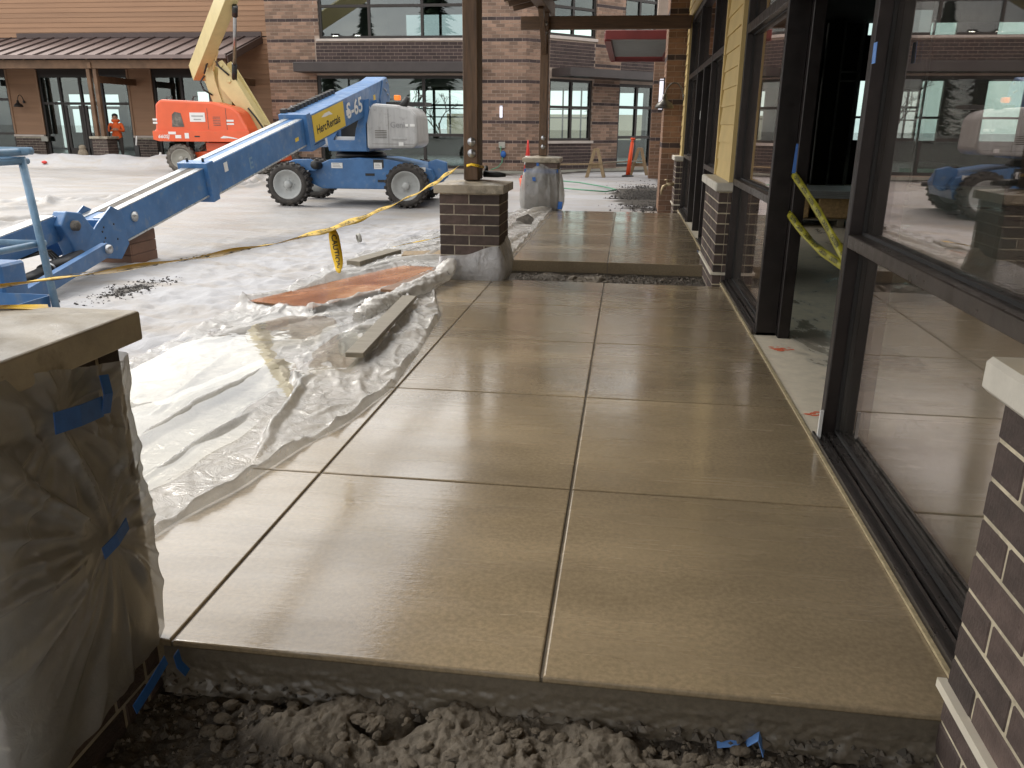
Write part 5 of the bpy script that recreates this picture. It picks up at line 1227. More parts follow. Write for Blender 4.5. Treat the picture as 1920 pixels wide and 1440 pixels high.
m = MB(); m.box(-13.86, -13.68, 25.392, 25.398, 1.09, 1.13); m.build('latch', 'black_paint', hd)
m = MB(); m.prism([(-12.98, 1.08), (-12.86, 1.14), (-12.72, 1.12), (-12.58, 1.10), (-12.40, 1.06), (-12.40, 1.04), (-12.70, 1.07), (-12.95, 1.06)], hx, 25.393, 25.398, 0); m.build('swoosh', 'white_paint', hd)
for x_ in (-14.0+0.62, -12.75):
    m = MB(); m.box(x_, x_+0.012, 25.441, 25.447, 1.32, 1.98); m.build('panel_gap', 'rubber_grey', hd)
for k in range(6):
    m = MB(); m.box(-13.2, -12.95, 25.441, 25.447, 1.45+k*0.05, 1.465+k*0.05); m.build('vent_slot', 'rubber_grey', hd)
m = MB(); m.tube([(-14.9, 25.8, 2.2), (-14.9, 25.8, 2.32), (-14.7, 25.8, 2.34), (-14.7, 25.8, 2.2)], 0.015, 6); m.build('lift_eye', 'black_paint', hd)
m = MB(); m.tube([(-14.0, 25.75, 2.15), (-13.95, 25.75, 2.34), (-13.8, 25.75, 2.33)], 0.02, 6); m.build('exhaust', 'black_rubber', hd)
# cream arms
cy0 = 26.60
def plate(poly, y0, y1, name='link_arm', mat='lift_cream', bev=0.012):
    q = MB(); q.prism(poly, hx, y0, y1, bev); return q.build(name, mat, ol)
low = [(-11.75, 1.22), (-12.08, 1.20), (-12.75, 2.02), (-13.25, 2.62), (-13.30, 2.95), (-13.25, 3.40), (-13.12, 3.46), (-12.92, 3.22), (-12.55, 2.60)]
plate(low, cy0-0.34, cy0-0.28); plate(low, cy0+0.28, cy0+0.34)
m = MB(); m.bar((-12.02, cy0, 1.42), (-13.0, cy0, 2.95), 0.54, 0.20, (0.8, 0, 0.6)); m.build('link_arm_web', 'lift_cream', ol)
upl = [(-13.28, 2.12), (-13.62, 2.14), (-13.80, 2.70), (-13.82, 3.22), (-13.70, 3.34), (-13.52, 3.28), (-13.48, 2.85)]
plate(upl, cy0-0.22, cy0-0.17, 'upright_arm'); plate(upl, cy0+0.17, cy0+0.22, 'upright_arm')
m = MB(); m.box(-13.4, -13.0, cy0-0.15, cy0+0.15, 1.5, 3.0); m.build('upright_post', 'lift_cream', ol)
for x, z in ((-13.66, 3.2), (-12.92, 2.82), (-13.15, 3.3)):
    m = MB(); m.lathe([(0.06, 0), (0.06, 0.03), (0.03, 0.04), (0, 0.04)], (x, cy0-0.34, z), (0, -1, 0), 14); m.build('pin', 'lift_cream', ol)
# main boom rises to the right and towards the near side
Q0 = Vector((-14.08, cy0, 3.28)); qd = Vector((0.98, -0.90, 0.82)).normalized()
qs = qd.cross(Vector((0, 0, 1))).normalized(); qu = qs.cross(qd).normalized()
def QP(s, a, h): return Q0+qd*s+qs*a+qu*h
def qbox(mb, s0, s1, a0, a1, h0, h1, c=0.012):
    bm = bmesh.new(); bmesh.ops.create_cube(bm, size=1.0); bmesh.ops.scale(bm, vec=(s1-s0, a1-a0, h1-h0), verts=bm.verts[:])
    if c: bmesh.ops.bevel(bm, geom=bm.edges[:], offset=c, segments=2, affect='EDGES', profile=0.5)
    for v in bm.verts: v.co = QP((s0+s1)/2+v.co.x, (a0+a1)/2+v.co.y, (h0+h1)/2+v.co.z)
    mb.bm(bm)
m = MB(); qbox(m, -0.35, 7.5, -0.20, 0.20, -0.28, 0.28); mb1 = m.build('main_boom', 'lift_cream', ol)
m = MB(); qbox(m, 7.502, 13.0, -0.15, 0.15, -0.22, 0.20); m.build('fly_boom', 'lift_cream', ol)
m = MB(); m.prism([(-0.42, -0.34), (-0.5, 0.05), (-0.30, 0.30), (0.9, 0.32), (1.2, -0.24), (0.45, -0.42)], lambda s, h, d: QP(s, d, h), -0.26, -0.203, 0.01); m.build('boom_cheek', 'lift_cream', mb1)
lettering('JLG', 0.40, QP(1.75, -0.202, -0.20), qd, qu, 'ink', mb1, wide=1.5)
m = MB(); qbox(m, 1.45, 1.62, -0.206, -0.202, -0.10, 0.12, 0); m.build('stripe', 'ink', mb1)
c0 = Vector((-12.88, cy0-0.1, 2.72)); c1 = QP(3.5, -0.1, -0.36)
m = MB(); m.tube([c0, c0+(c1-c0)*0.28], 0.085, 14); m.build('cylinder_barrel', 'black_paint', ol)
m = MB(); m.tube([c0+(c1-c0)*0.28, c1], 0.055, 14); m.build('cylinder_rod', 'steel', ol)
m = MB(); m.tube([c1-(c1-c0).normalized()*0.35, c1], 0.085, 12); m.build('rod_end', 'black_paint', ol)
for pts in ([(-13.75, cy0-0.36, 3.05), (-13.62, cy0-0.40, 3.3), (-13.45, cy0-0.45, 3.6), (-13.28, cy0-0.5, 3.95), (-13.15, cy0-0.6, 4.3)], [(-13.80, cy0-0.25, 3.0), (-13.95, cy0-0.3, 2.8), (-13.85, cy0-0.3, 2.55), (-13.6, cy0-0.25, 2.4)], [(-13.35, cy0-0.4, 3.75), (-13.32, cy0-0.4, 3.45), (-13.2, cy0-0.38, 3.25), (-12.9, cy0-0.38, 3.0)], [(-12.35, cy0-0.37, 2.0), (-12.1, cy0-0.37, 1.7), (-11.9, cy0-0.37, 1.4), (-11.75, cy0-0.3, 1.3)]):
    m = MB(); m.tube(pts, 0.028, 8); m.build('hose', 'black_rubber', ol)

# ------------------------------------------------------------------ plastic sheeting on the ground
PLY_C = Vector((-2.58, 7.78)); PLY_A = math.atan2(0.94, 0.37)        # plywood sheet centre and long direction
PLY_L, PLY_W = 2.35, 0.80
def ply_local(x, y):
    dx, dy = x-PLY_C.x, y-PLY_C.y; c, s = math.cos(PLY_A), math.sin(PLY_A)
    return dx*c+dy*s, -dx*s+dy*c
def base_plas(x, y, edge=-1.95):
    g = ground_h(x, y)
    return np.maximum(g, 0)*0+g+(0.0-g)*sst(edge-0.16, edge-0.02, x)
def seg_d(x, y, a, b):
    ax, ay = a; bx, by = b; dx, dy = bx-ax, by-ay; L2 = dx*dx+dy*dy
    t = np.clip(((x-ax)*dx+(y-ay)*dy)/L2, 0, 1); return np.hypot(x-ax-t*dx, y-ay-t*dy), t
def sheet(name, left, right, y0, y1, nu, nv, seed, amp, folds, holes=True, mat='poly_ground', flat=None):
    v = np.linspace(0, 1, nv); yy = y0+(y1-y0)*v
    lx = np.interp(yy, [p[1] for p in left], [p[0] for p in left]); rx = np.interp(yy, [p[1] for p in right], [p[0] for p in right])
    lx = lx+0.10*(fbm(yy*1.6, yy*0, 3, seed)-0.5)+0.05*(fbm(yy*6, yy*0+3, 2, seed+1)-0.5); rx = rx+0.035*(fbm(yy*2.3, yy*0+7, 3, seed+2)-0.5)
    u = np.linspace(0, 1, nu); U, Vv = np.meshgrid(u, v, indexing='ij')
    x = lx[None]+(rx-lx)[None]*U; y = np.repeat(yy[None], nu, 0)+0.16*(fbm(U*3, Vv*2, 2, seed+3)-0.5)
    # crumples: warped ridges, long creases along the sheet
    wx = x+0.16*fbm(x*2.2, y*2.2, 2, seed+4); wy = y+0.16*fbm(x*2.2+9, y*2.2, 2, seed+5)
    cr = np.clip(ridge(wx*2.6+wy*0.9, wy*0.95, 2, seed+6)-0.66, 0, 1)*2.6
    fi = np.clip(ridge(wx*8+wy*3.0, wy*3.4, 2, seed+7)-0.62, 0, 1)*2.2
    cal = np.ones_like(x) if flat is None else 1-flat(x, y)
    sh = np.clip(ridge(wx*4.2-wy*1.6, wy*1.5+wx*0.5, 2, seed+15)-0.74, 0, 1)*3.6
    h = amp*(0.42*cr+0.26*fi*cal+0.45*sh*(0.4+0.6*cal)+0.10*(fbm(x*22, y*22, 2, seed+8))*cal)
    for a, b, hh, wd in folds:
        d, t = seg_d(x+0.03*(fbm(y*5, x*5, 2, seed+9)-0.5)*2, y, a, b); h = np.maximum(h, hh*np.exp(-(d/wd)**2)*np.sin(np.clip(t, 0.04, 0.96)*PI)**0.35)
    h = h+amp*0.75*np.exp(-((1-U-0.012)/0.010)**2)*np.clip(fbm(y*4.5, y*0, 3, seed+10)*2.2-0.75, 0, 1)+amp*1.5*np.exp(-(U/0.05)**2)*fbm(y*2, y*0+5, 2, seed+11)
    h = h*sst(0, 0.012, 1-U)
    z = base_plas(x, y)+0.006+h
    if holes:
        pa, pb = ply_local(x, y); ins = sst(PLY_L/2-0.02, PLY_L/2-0.12, np.abs(pa))*sst(PLY_W/2-0.02, PLY_W/2-0.10, np.abs(pb))
        z = z*(1-ins)+ins*np.minimum(z, -0.085)
        rim = np.exp(-((np.abs(pb)-PLY_W/2-0.06)/0.07)**2)*(np.abs(pa) < PLY_L/2+0.1)+np.exp(-((-pa-PLY_L/2-0.04)/0.08)**2)*(np.abs(pb) < PLY_W/2+0.12)
        z = z+rim*0.055*(0.5+fbm(x*4, y*4, 2, seed+12))*(1-ins)
    else:
        pass
    return rawmesh(name, np.stack([x.ravel(), y.ravel(), z.ravel()], 1), grid_faces(nu, nv), mat, True)
L1 = [(-3.0, 1.5), (-3.25, 3.0), (-3.43, 5.0), (-3.40, 7.0), (-3.42, 8.7), (-3.30, 10.5), (-2.94, 12.4)]
R1 = [(-1.80, 1.8), (-1.72, 2.5), (-1.63, 2.92), (-1.54, 3.25), (-1.40, 3.9), (-1.32, 4.5), (-1.39, 5.54), (-1.47, 6.41), (-1.72, 7.3), (-1.92, 7.9), (-1.94, 8.8), (-2.0, 10.0), (-2.2, 12.4)]
folds = [((-2.38, 3.2), (-2.24, 4.95), 0.075, 0.028), ((-2.55, 3.9), (-2.75, 5.2), 0.045, 0.028), ((-1.90, 4.55), (-1.66, 3.3), 0.064, 0.022), ((-2.24, 4.9), (-1.86, 4.35), 0.038, 0.028),
         ((-1.62, 5.0), (-1.80, 6.9), 0.053, 0.028), ((-1.70, 6.0), (-1.98, 7.4), 0.075, 0.039), ((-2.2, 5.6), (-1.75, 5.9), 0.045, 0.022), ((-3.2, 5.4), (-2.6, 6.25), 0.068, 0.039), ((-2.6, 6.25), (-2.15, 6.4), 0.060, 0.033), ((-2.15, 6.4), (-1.95, 8.0), 0.068, 0.039), ((-3.2, 7.0), (-2.75, 9.3), 0.075, 0.050), ((-2.1, 2.6), (-1.95, 4.0), 0.038, 0.022), ((-2.9, 9.2), (-2.0, 9.6), 0.075, 0.055)]
calm = lambda x, y: 0.9*np.exp(-(((x+2.15)/0.42)**2+((y-3.7)/1.0)**2)**2)
ps = sheet('plastic_sheet', L1, R1, 1.75, 12.4, 170, 620, 100, 0.052, folds, flat=calm)
tag(ps, 'wet crumpled clear plastic sheet along the near slab, under the plywood and boards', 'plastic sheet')
def sheet2_base():
    L = [(-2.5, 8.9), (-2.35, 11), (-2.25, 13), (-2.1, 15.4)]; R = [(-1.25, 8.9), (-1.335, 9.4), (-1.35, 12), (-1.36, 15.4)]
    return sheet('plastic_sheet', L, R, 8.95, 15.4, 90, 380, 200, 0.04, [((-1.6, 9.2), (-1.45, 12), 0.06, 0.06), ((-1.9, 11), (-1.5, 15), 0.05, 0.06), ((-1.75, 14.6), (-1.4, 15.3), 0.10, 0.09)], False)
tag(sheet2_base(), 'crumpled clear plastic sheet along the far slab, between the two brick pillars', 'plastic sheet')
# puddles lying on the plastic
def puddle(cx, cy, rx, ry, z, label_seed):
    n = 90; V = [(cx, cy, z)]; F = []
    for k in range(n):
        a = 2*PI*k/n; r = 1+0.35*(fbm(np.array([math.cos(a)*1.5+label_seed]), np.array([math.sin(a)*1.5]), 3, label_seed)[0]-0.5)*2
        V.append((cx+rx*r*math.cos(a), cy+ry*r*math.sin(a), z))
    F = [(0, 1+k, 1+(k+1) % n) for k in range(n)]
    m = MB(); m.add(V, F, True); o = m.build('puddle_water', 'water', fix=False); return struct(o)
puddle(-2.22, 3.60, 0.40, 1.2, 0.011, 3); puddle(-2.70, 4.75, 0.38, 0.8, -0.004, 5); puddle(-1.86, 5.2, 0.20, 0.6, 0.026, 8); puddle(-2.5, 5.75, 0.3, 0.45, 0.008, 9)
# crumpled rolls of plastic
def lump(pts, r, seed, label, mat='poly_lump', name='plastic_roll', n=22, m_=70):
    P = [Vector(p) for p in pts]; seg = []
    ts = np.linspace(0, 1, m_); dl = [0]
    for a, b in zip(P, P[1:]): dl.append(dl[-1]+(b-a).length)
    V = []
    for i, t in enumerate(ts):
        s = t*dl[-1]; k = max(j for j in range(len(P)-1) if dl[j] <= s+1e-9); f = (s-dl[k])/(dl[k+1]-dl[k]); c = P[k].lerp(P[k+1], f); d = (P[min(k+1, len(P)-1)]-P[k]).normalized()
        x = d.cross(Vector((0, 0, 1))).normalized(); y = x.cross(d)
        rr = r*(0.35+0.65*math.sin(PI*min(max(t*0.92+0.04, 0), 1))**0.5)
        for j in range(n):
            a = 2*PI*j/n
            nz_ = float(fbm(np.array([j*0.9+t*3*seed]), np.array([t*9.0+seed]), 3, seed)[0]); q = rr*(0.55+0.95*nz_)
            p = c+x*math.cos(a)*q*1.15+y*math.sin(a)*q*0.8; V.append(tuple(p))
    F = []
    for i in range(m_-1):
        for j in range(n): F.append((i*n+j, i*n+(j+1) % n, (i+1)*n+(j+1) % n, (i+1)*n+j))
    o = rawmesh(name, V, F, mat, True); return tag(o, label, 'plastic sheet')
lump([(-2.02, 6.7, 0.03), (-1.88, 7.3, 0.05), (-1.78, 7.75, 0.07), (-1.72, 7.98, 0.19)], 0.095, 3, 'twisted roll of plastic leaning on the foot of the bare brick pillar')
lump([(-2.12, 6.2, 0.0), (-2.05, 6.55, 0.04), (-1.93, 6.95, 0.03)], 0.085, 7, 'bunched plastic between plywood and the grey plank')
# plywood sheet
pw = thing('plywood_sheet', 'wet orange plywood sheet lying in a trough of plastic', 'plywood', (PLY_C.x, PLY_C.y, -0.1))
TP_ = Matrix.Translation((PLY_C.x, PLY_C.y, -0.03)) @ Matrix.Rotation(PLY_A-PI/2, 4, 'Z') @ Matrix.Rotation(math.radians(-2.0), 4, 'Y')
m = MB(TP_); m.box(-PLY_W/2, PLY_W/2, -PLY_L/2, PLY_L/2, -0.016, 0.0); m.build('core', 'ply_edge', pw)
m = MB(TP_); m.box(-PLY_W/2+0.001, PLY_W/2-0.001, -PLY_L/2+0.001, PLY_L/2-0.001, 0.0005, 0.003); m.build('face_ply', 'plywood', pw)
def plank(a, b, w_, t_, mat, label, cat='plank', name='plank', tilt=0.0):
    a = Vector(a); b = Vector(b); L = (b-a).length; d = (b-a).normalized()
    m = MB(); m.cbox(0, L, -w_/2, w_/2, 0, t_, 0.004); o = m.build(name, mat)
    ry = -math.asin(d.z); o.location = a; o.rotation_euler = Euler((tilt, ry, math.atan2(d.y, d.x)))
    return tag(o, label, cat)
plank((-1.69, 4.82, 0.065), (-1.80, 6.62, 0.075), 0.125, 0.034, 'lumber_wet', 'grey wet plank lying on the plastic beside the slab')
plank((-2.10, 6.95, 0.06), (-1.86, 8.0, 0.07), 0.13, 0.03, 'lumber_brown', 'brown plank pointing at the bare brick pillar')
plank((-3.16, 9.15, -0.09), (-2.92, 10.1, -0.08), 0.19, 0.06, 'lumber_wet', 'short weathered board end at the snow edge beyond the plywood', 'board', 'board')
plank((-2.75, 9.85, -0.05), (-1.95, 10.0, -0.03), 0.34, 0.02, 'lumber', 'pale board lying on plastic left of the bare pillar', 'board', 'board')
plank((-2.25, 10.9, -0.05), (-1.9, 11.3, -0.02), 0.30, 0.016, 'plywood', 'orange plywood scrap partly hidden by the bare pillar', 'board', 'board')

# ------------------------------------------------------------------ plastic wraps and blue tape
def bag(name, cx, cy, hw, top, bot, bulge, seed, mat, label, na=160, nz_=60, topf=None, sk=0.0):
    """plastic wrapped round a square pillar"""
    a = np.linspace(0, 2*PI, na, endpoint=False); t = np.linspace(0, 1, nz_); A, Tt = np.meshgrid(a, t, indexing='ij')
    c, s = np.cos(A), np.sin(A); rad = hw/np.maximum(np.abs(c), np.abs(s)); rad = np.minimum(rad, hw*1.34)
    tp = topf(A) if topf else top+0*A
    z = bot+(tp-bot)*Tt
    d = bulge(A, Tt)+0.018*(fbm(A*4.5+seed, z*7, 3, seed)-0.3)+0.016*(ridge(A*3.4+z*sk+seed, z*2.2, 2, seed+3)-0.5)
    r = rad+np.maximum(d, 0.006)
    V = np.stack([(cx+r*c).ravel(), (cy+r*s).ravel(), z.ravel()], 1)
    F = grid_faces(na, nz_); i = np.arange(nz_-1); last = (na-1)*nz_
    F = np.concatenate([F, np.stack([last+i, i, i+1, last+i+1], 1)])
    return tag(rawmesh(name, V, F, mat, True), label, 'plastic wrap')
bag('plastic_wrap', PX, 8.355, 0.305, 0.36, -0.12, lambda A, t: 0.012+0.075*np.sin(np.clip(1-t, 0, 1)*PI)**1.2*(0.35+0.65*np.cos(A)**2*(np.cos(A) > 0)), 11, 'poly_white',
    'white plastic wrap gathered round the foot of the bare brick pillar', topf=lambda A: 0.30+0.09*np.cos(A-0.3)+0.012*np.sin(A*5), sk=6)
bag('plastic_wrap', -1.60, 15.805, 0.305, 0.84, -0.1, lambda A, t: 0.02+0.12*np.sin(np.clip(t*1.05, 0, 1)*PI)**0.7*(1-0.5*t), 23, 'poly_wrap', 'clear plastic bag hanging round the far brick pillar', topf=lambda A: 0.74+0.10*np.maximum(0, np.cos(2*(A+PI/2)))**3)
def strip(pts, ups, w_, mat, label=None, cat='tape', name='tape_strip', th=0.0012, parent=None):
    """a ribbon through pts, ups = width directions"""
    m = MB(); P = [Vector(p) for p in pts]; n = len(P); Uv = [Vector(u).normalized() for u in (ups if isinstance(ups, list) else [ups]*n)]; vs = []
    for i, p in enumerate(P):
        d = (P[min(i+1, n-1)]-P[max(i-1, 0)]).normalized(); nn = d.cross(Uv[i]).normalized()
        for q in (p-Uv[i]*w_/2+nn*th, p+Uv[i]*w_/2+nn*th, p+Uv[i]*w_/2-nn*th, p-Uv[i]*w_/2-nn*th): vs.append(q)
    fs = [(0, 1, 2, 3), tuple(4*(n-1)+k for k in (3, 2, 1, 0))]
    for i in range(n-1):
        for k in range(4): fs.append((4*i+k, 4*i+4+k, 4*i+4+(k+1) % 4, 4*i+(k+1) % 4))
    m.add(vs, fs); o = m.build(name, mat, parent)
    if label: tag(o, label, cat)
    return o
# near pillar: sheet over the walkway face with creases radiating from the tape
ny, nz2 = 230, 190
yv = np.linspace(0.72, 2.06, ny); tv_ = np.linspace(0, 1, nz2); YY, TT2 = np.meshgrid(yv, tv_, indexing='ij')
top = 0.968-0.072*sst(1.50, 1.93, YY)+0.015*(fbm(YY*7, YY*0, 3, 31)-0.5)+0.0*YY
bot_ = np.interp(YY, [0.72, 1.30, 1.45, 1.60, 1.75, 1.90, 2.06], [-0.06, -0.055, -0.04, 0.0, 0.015, 0.0, 0.10])+0.02*(fbm(YY*16, YY*0+2, 3, 33)-0.5)
ZZ = bot_+(top-bot_)*TT2
xw = -1.355+0.010+0.016*(fbm(YY*3, ZZ*3, 3, 35))+0.018*np.clip(1-TT2, 0, 1)
for (ty, tz, k0, ph) in ((1.72, 0.47, 0.9, 1.0), (1.66, 0.82, 0.6, 2.2)):
    dy, dz = YY-ty, ZZ-tz; rr = np.hypot(dy, dz)+1e-4; th = np.arctan2(dz, dy)
    ray = np.clip(ridge(th*2.4+ph*3, rr*1.1+ph, 2, int(40+ph*3))-0.50, 0, 1)*2
    xw = xw+k0*0.055*ray*sst(0.0, 0.22, rr)*sst(0.75, 0.35, rr)-0.012*np.exp(-(rr/0.05)**2)
sag = np.exp(-((YY-1.80)/0.10)**2)*sst(0.62, 0.35, ZZ)*sst(0.0, 0.2, ZZ); xw = xw+0.02*sag; xw = -1.345+(xw+1.345)*(1-0.55*sst(1.80, 1.95, YY))
xw = xw-sst(1.945, 1.975, YY)*0.02; wrapx = np.clip((YY-1.965)/0.095, 0, 1)
xw = xw-wrapx*0.16; Yw = np.minimum(YY, 1.968)+0.012*np.sin(np.clip(wrapx, 0, 1)*PI)
dW = xw+1.355; ph_ = 0.5*PI*sst(1.39, 1.30, YY)            # carry the sheet round the near corner of the pillar
bX = np.where(YY < 1.345, -1.355-(1.345-YY), -1.355); bY = np.where(YY < 1.345, 1.345, Yw)
xw = bX+dW*np.cos(ph_); Yw = bY-dW*np.sin(ph_)
wr_near = rawmesh('plastic_wrap', np.stack([xw.ravel(), Yw.ravel(), ZZ.ravel()], 1), grid_faces(ny, nz2), 'poly_wrap', True)
tag(wr_near, 'big creased sheet of clear plastic taped over the near-left brick pillar', 'plastic wrap')
FX = -1.272
strip([(FX, 1.565, 0.842), (FX+0.004, 1.65, 0.832), (FX-0.004, 1.745, 0.822)], (0, 0.1, 1), 0.052, 'tape_blue', 'blue tape across the top of the plastic under the stone cap')
strip([(FX-0.004, 1.752, 0.800), (FX+0.004, 1.762, 0.85), (FX-0.01, 1.775, 0.895)], (0, 1, -0.2), 0.035, 'tape_blue', 'crumpled upright blue tape tab just under the stone cap')
strip([(FX, 1.655, 0.455), (FX+0.005, 1.71, 0.468), (FX, 1.765, 0.485)], (0, -0.15, 1), 0.036, 'tape_blue', 'blue tape patch where the creases of the plastic meet')
strip([(FX+0.035, 1.63, 0.0), (FX+0.04, 1.70, 0.022), (FX+0.04, 1.785, 0.045)], (0, -0.3, 1), 0.036, 'tape_blue', 'blue tape low on the plastic of the near-left pillar')
strip([(FX+0.03, 1.85, 0.02), (FX+0.028, 1.862, -0.03), (FX+0.035, 1.885, -0.075)], (0, 1, 0.2), 0.028, 'tape_blue', 'short blue tape tail dangling at the slab corner')
b_ = 0.318
strip([(-1.60-b_, 15.805+b_, 0.70), (-1.60-b_, 15.805-b_, 0.71), (-1.60+b_, 15.805-b_, 0.70), (-1.60+b_, 15.805+b_, 0.70)], (0, 0, 1), 0.075, 'tape_blue', 'blue tape band round the top of the bagged far pillar')
strip([(-1.72, 15.38, 0.60), (-1.715, 15.37, 0.53)], (1, 0, 0), 0.06, 'tape_blue', 'small blue tape patch on the bagged far pillar')
strip([(-1.24, 15.42, 0.02), (-1.22, 15.40, 0.16)], (0.8, -0.5, 0), 0.12, 'tape_blue', 'blue tape bunched at the foot of the far pillar')
strip([(-1.66, 15.41, 0.86), (-1.65, 15.395, 0.80)], (1, 0, 0), 0.045, 'tape_blue', 'blue tape tab on the cap of the far pillar')
strip([(-1.80, 8.02, 0.05), (-1.72, 8.015, 0.055)], (0, 0, 1), 0.035, 'tape_blue', 'blue tape peeping from the wrap of the bare pillar')
strip([(WX-0.004, 3.885, 1.77), (WX-0.004, 3.89, 1.82), (WX-0.004, 3.892, 1.855)], (0, 1, 0), 0.05, 'tape_blue_pale', 'pale blue tape square on the nearest bronze mullion')
strip([(WX+0.16, 6.09, 1.40), (WX+0.155, 6.085, 1.30), (WX+0.15, 6.08, 1.20)], (0.9, -0.3, 0), 0.05, 'tape_blue', 'blue tape tail hanging on the second mullion')
strip([(0.902, 9.74, 0.085), (0.885, 9.74, 0.10), (0.87, 9.74, 0.12)], (0, 1, 0), 0.08, 'tape_blue_pale', 'pale blue tape on the end of the brick pier ledge')
strip([(0.40, 1.905, -0.145), (0.44, 1.90, -0.105), (0.455, 1.885, -0.145)], (0.25, 1, 0.1), 0.035, 'tape_blue_pale', 'crumpled pale blue tape scrap in the dirt below the slab')
strip([(0.33, 1.90, -0.148), (0.395, 1.905, -0.138)], (0, 1, 0.2), 0.022, 'tape_blue_pale', 'thin pale blue tape sliver beside the scrap in the dirt')
for y_, lb in ((4.35, 'orange spray paint mark on the shop floor near the first mullion'), (5.75, 'orange spray paint mark on the shop floor near the second mullion')):
    rg = random.Random(int(y_*100)); m = MB()
    for k in range(16):
        a = rg.uniform(0, 6.28); r = abs(rg.gauss(0, 0.05)); cx, cy = WX+0.10+math.cos(a)*r*1.3, y_+math.sin(a)*r*0.7; s = rg.uniform(0.012, 0.035)*(1-r*4 if r < 0.2 else 0.2); n_ = 7
        m.add([(cx+math.cos(i*6.283/n_)*s*rg.uniform(0.6, 1.3), cy+math.sin(i*6.283/n_)*s*0.6, 0.0006+k*0.00008) for i in range(n_)], [tuple(range(n_))])
    tag(m.build('spray_mark', 'spray_orange', fix=False), lb, 'paint mark')
m = MB(); m.box(WX-0.02, WX-0.004, 3.925, 3.94, 0.01, 0.17); tag(m.build('mullion_clip', 'white_paint'), 'pale clip at the foot of the nearest mullion', 'clip')

# ------------------------------------------------------------------ caution tape
def ribbon(pts, wdirs, w_, mat, label, text='CAUTION', gap=0.16, tsize=0.05, name='caution_tape', group=None, both=True, off=0.1):
    P = [Vector(p) for p in pts]; n = len(P); S = [0.0]
    for a, b in zip(P, P[1:]): S.append(S[-1]+(b-a).length)
    Wd = [Vector(x).normalized() for x in wdirs]
    def fr(s):
        s = min(max(s, 0), S[-1]-1e-6); k = max(i for i in range(n-1) if S[i] <= s); f = (s-S[k])/(S[k+1]-S[k])
        d = (P[k+1]-P[k]).normalized(); wv = Wd[k].lerp(Wd[k+1], f); wv = (wv-d*wv.dot(d)).normalized(); return P[k].lerp(P[k+1], f), wv, d.cross(wv)
    m = MB(); M_ = max(int(S[-1]/0.03), 12); vs = []
    for i in range(M_+1):
        p, wv, nn = fr(S[-1]*i/M_); curl = 0.006*math.sin(S[-1]*i/M_*9)
        vs += [p-wv*w_/2+nn*curl, p+nn*0.003, p+wv*w_/2-nn*curl]
    fs = []
    for i in range(M_):
        for k in range(2): fs.append((3*i+k, 3*i+k+1, 3*i+3+k+1, 3*i+3+k))
    m.add(vs, fs, True)
    t = m.build(name, mat, fix=False); tag(t, label, 'caution tape', group)
    so_ = t.modifiers.new('thick', 'SOLIDIFY'); so_.thickness = 0.0012; so_.offset = 0
    gv, gf = glyphs(text, 1.0); Wt = max(a for a, b in gv)*tsize*1.05; lm = MB(); s = off
    while s+Wt < S[-1]:
        for sgn in ((1, -1) if both else (1,)):
            vv = []
            for a, b in gv:
                q = s+(a*tsize*1.05 if sgn > 0 else Wt-a*tsize*1.05); p, wv, nn = fr(q); vv.append(p+wv*(b*tsize-0.35*tsize)+nn*sgn*(0.0035+0.003*(1-abs(b-0.35)*1.6)))
            lm.add(vv, gf if sgn > 0 else [tuple(reversed(f)) for f in gf])
        s += Wt+gap
    lt = lm.build('lettering', 'ink', t, fix=False); lt['kind'] = 'stuff'
    return t
ctl = [(1.70, 1.085), (1.99, 1.068), (2.19, 1.05), (2.70, 1.008), (3.16, 0.978), (3.8, 0.943), (4.56, 0.918), (5.2, 0.920), (5.84, 0.938), (6.8, 0.985), (7.6, 1.05), (8.22, 1.11)]
yy_ = np.linspace(1.70, 8.22, 60); zz_ = np.interp(yy_, [a for a, b in ctl], [b for a, b in ctl]); zz_ = np.convolve(np.pad(zz_, 3, mode='edge'), np.ones(7)/7, 'valid')
tw = [math.radians(14+10*math.sin(y*0.9+0.4)+9*math.sin(y*2.3)) for y in yy_]
ribbon([(-1.70+0.012*math.sin(y*2), y, z) for y, z in zip(yy_, zz_)], [(math.cos(t_), 0, math.sin(t_)) for t_ in tw], 0.076, 'tape_yellow', 'yellow caution tape sagging between the near-left post and the bare pillar post', gap=0.12, tsize=0.052)
ribbon([(-1.70, 4.58, 0.915), (-1.69, 4.575, 0.87), (-1.675, 4.56, 0.79), (-1.665, 4.56, 0.72), (-1.67, 4.555, 0.665)], [(0.3, 1, 0), (0.9, 0.5, 0), (1, 0.1, 0), (0.9, -0.4, 0), (0.5, -0.8, 0)], 0.062, 'tape_yellow', 'knotted tail of caution tape hanging from the long tape', gap=0.03, tsize=0.042, off=0.03)
ribbon([(-1.92, 1.66, 1.056), (-1.82, 1.76, 1.052), (-1.72, 1.84, 1.040), (-1.62, 1.92, 1.026), (-1.56, 1.975, 1.014)], [(0.7, -0.7, 0.12), (0.7, -0.7, 0.10), (0.6, -0.8, 0.0), (0.7, -0.7, 0.10), (0.7, -0.6, 0.05)], 0.060, 'tape_yellow', 'loose end of caution tape lying on the near-left stone cap', gap=0.1, tsize=0.05)
ribbon([(-1.60, 8.21, 1.12), (-1.55, 8.185, 1.135), (-1.47, 8.19, 1.12), (-1.455, 8.4, 1.10)], [(0, 0.3, 1)]*4, 0.028, 'tape_yellow', 'turn of caution tape knotted round the bare pillar post', gap=0.3, tsize=0.02)
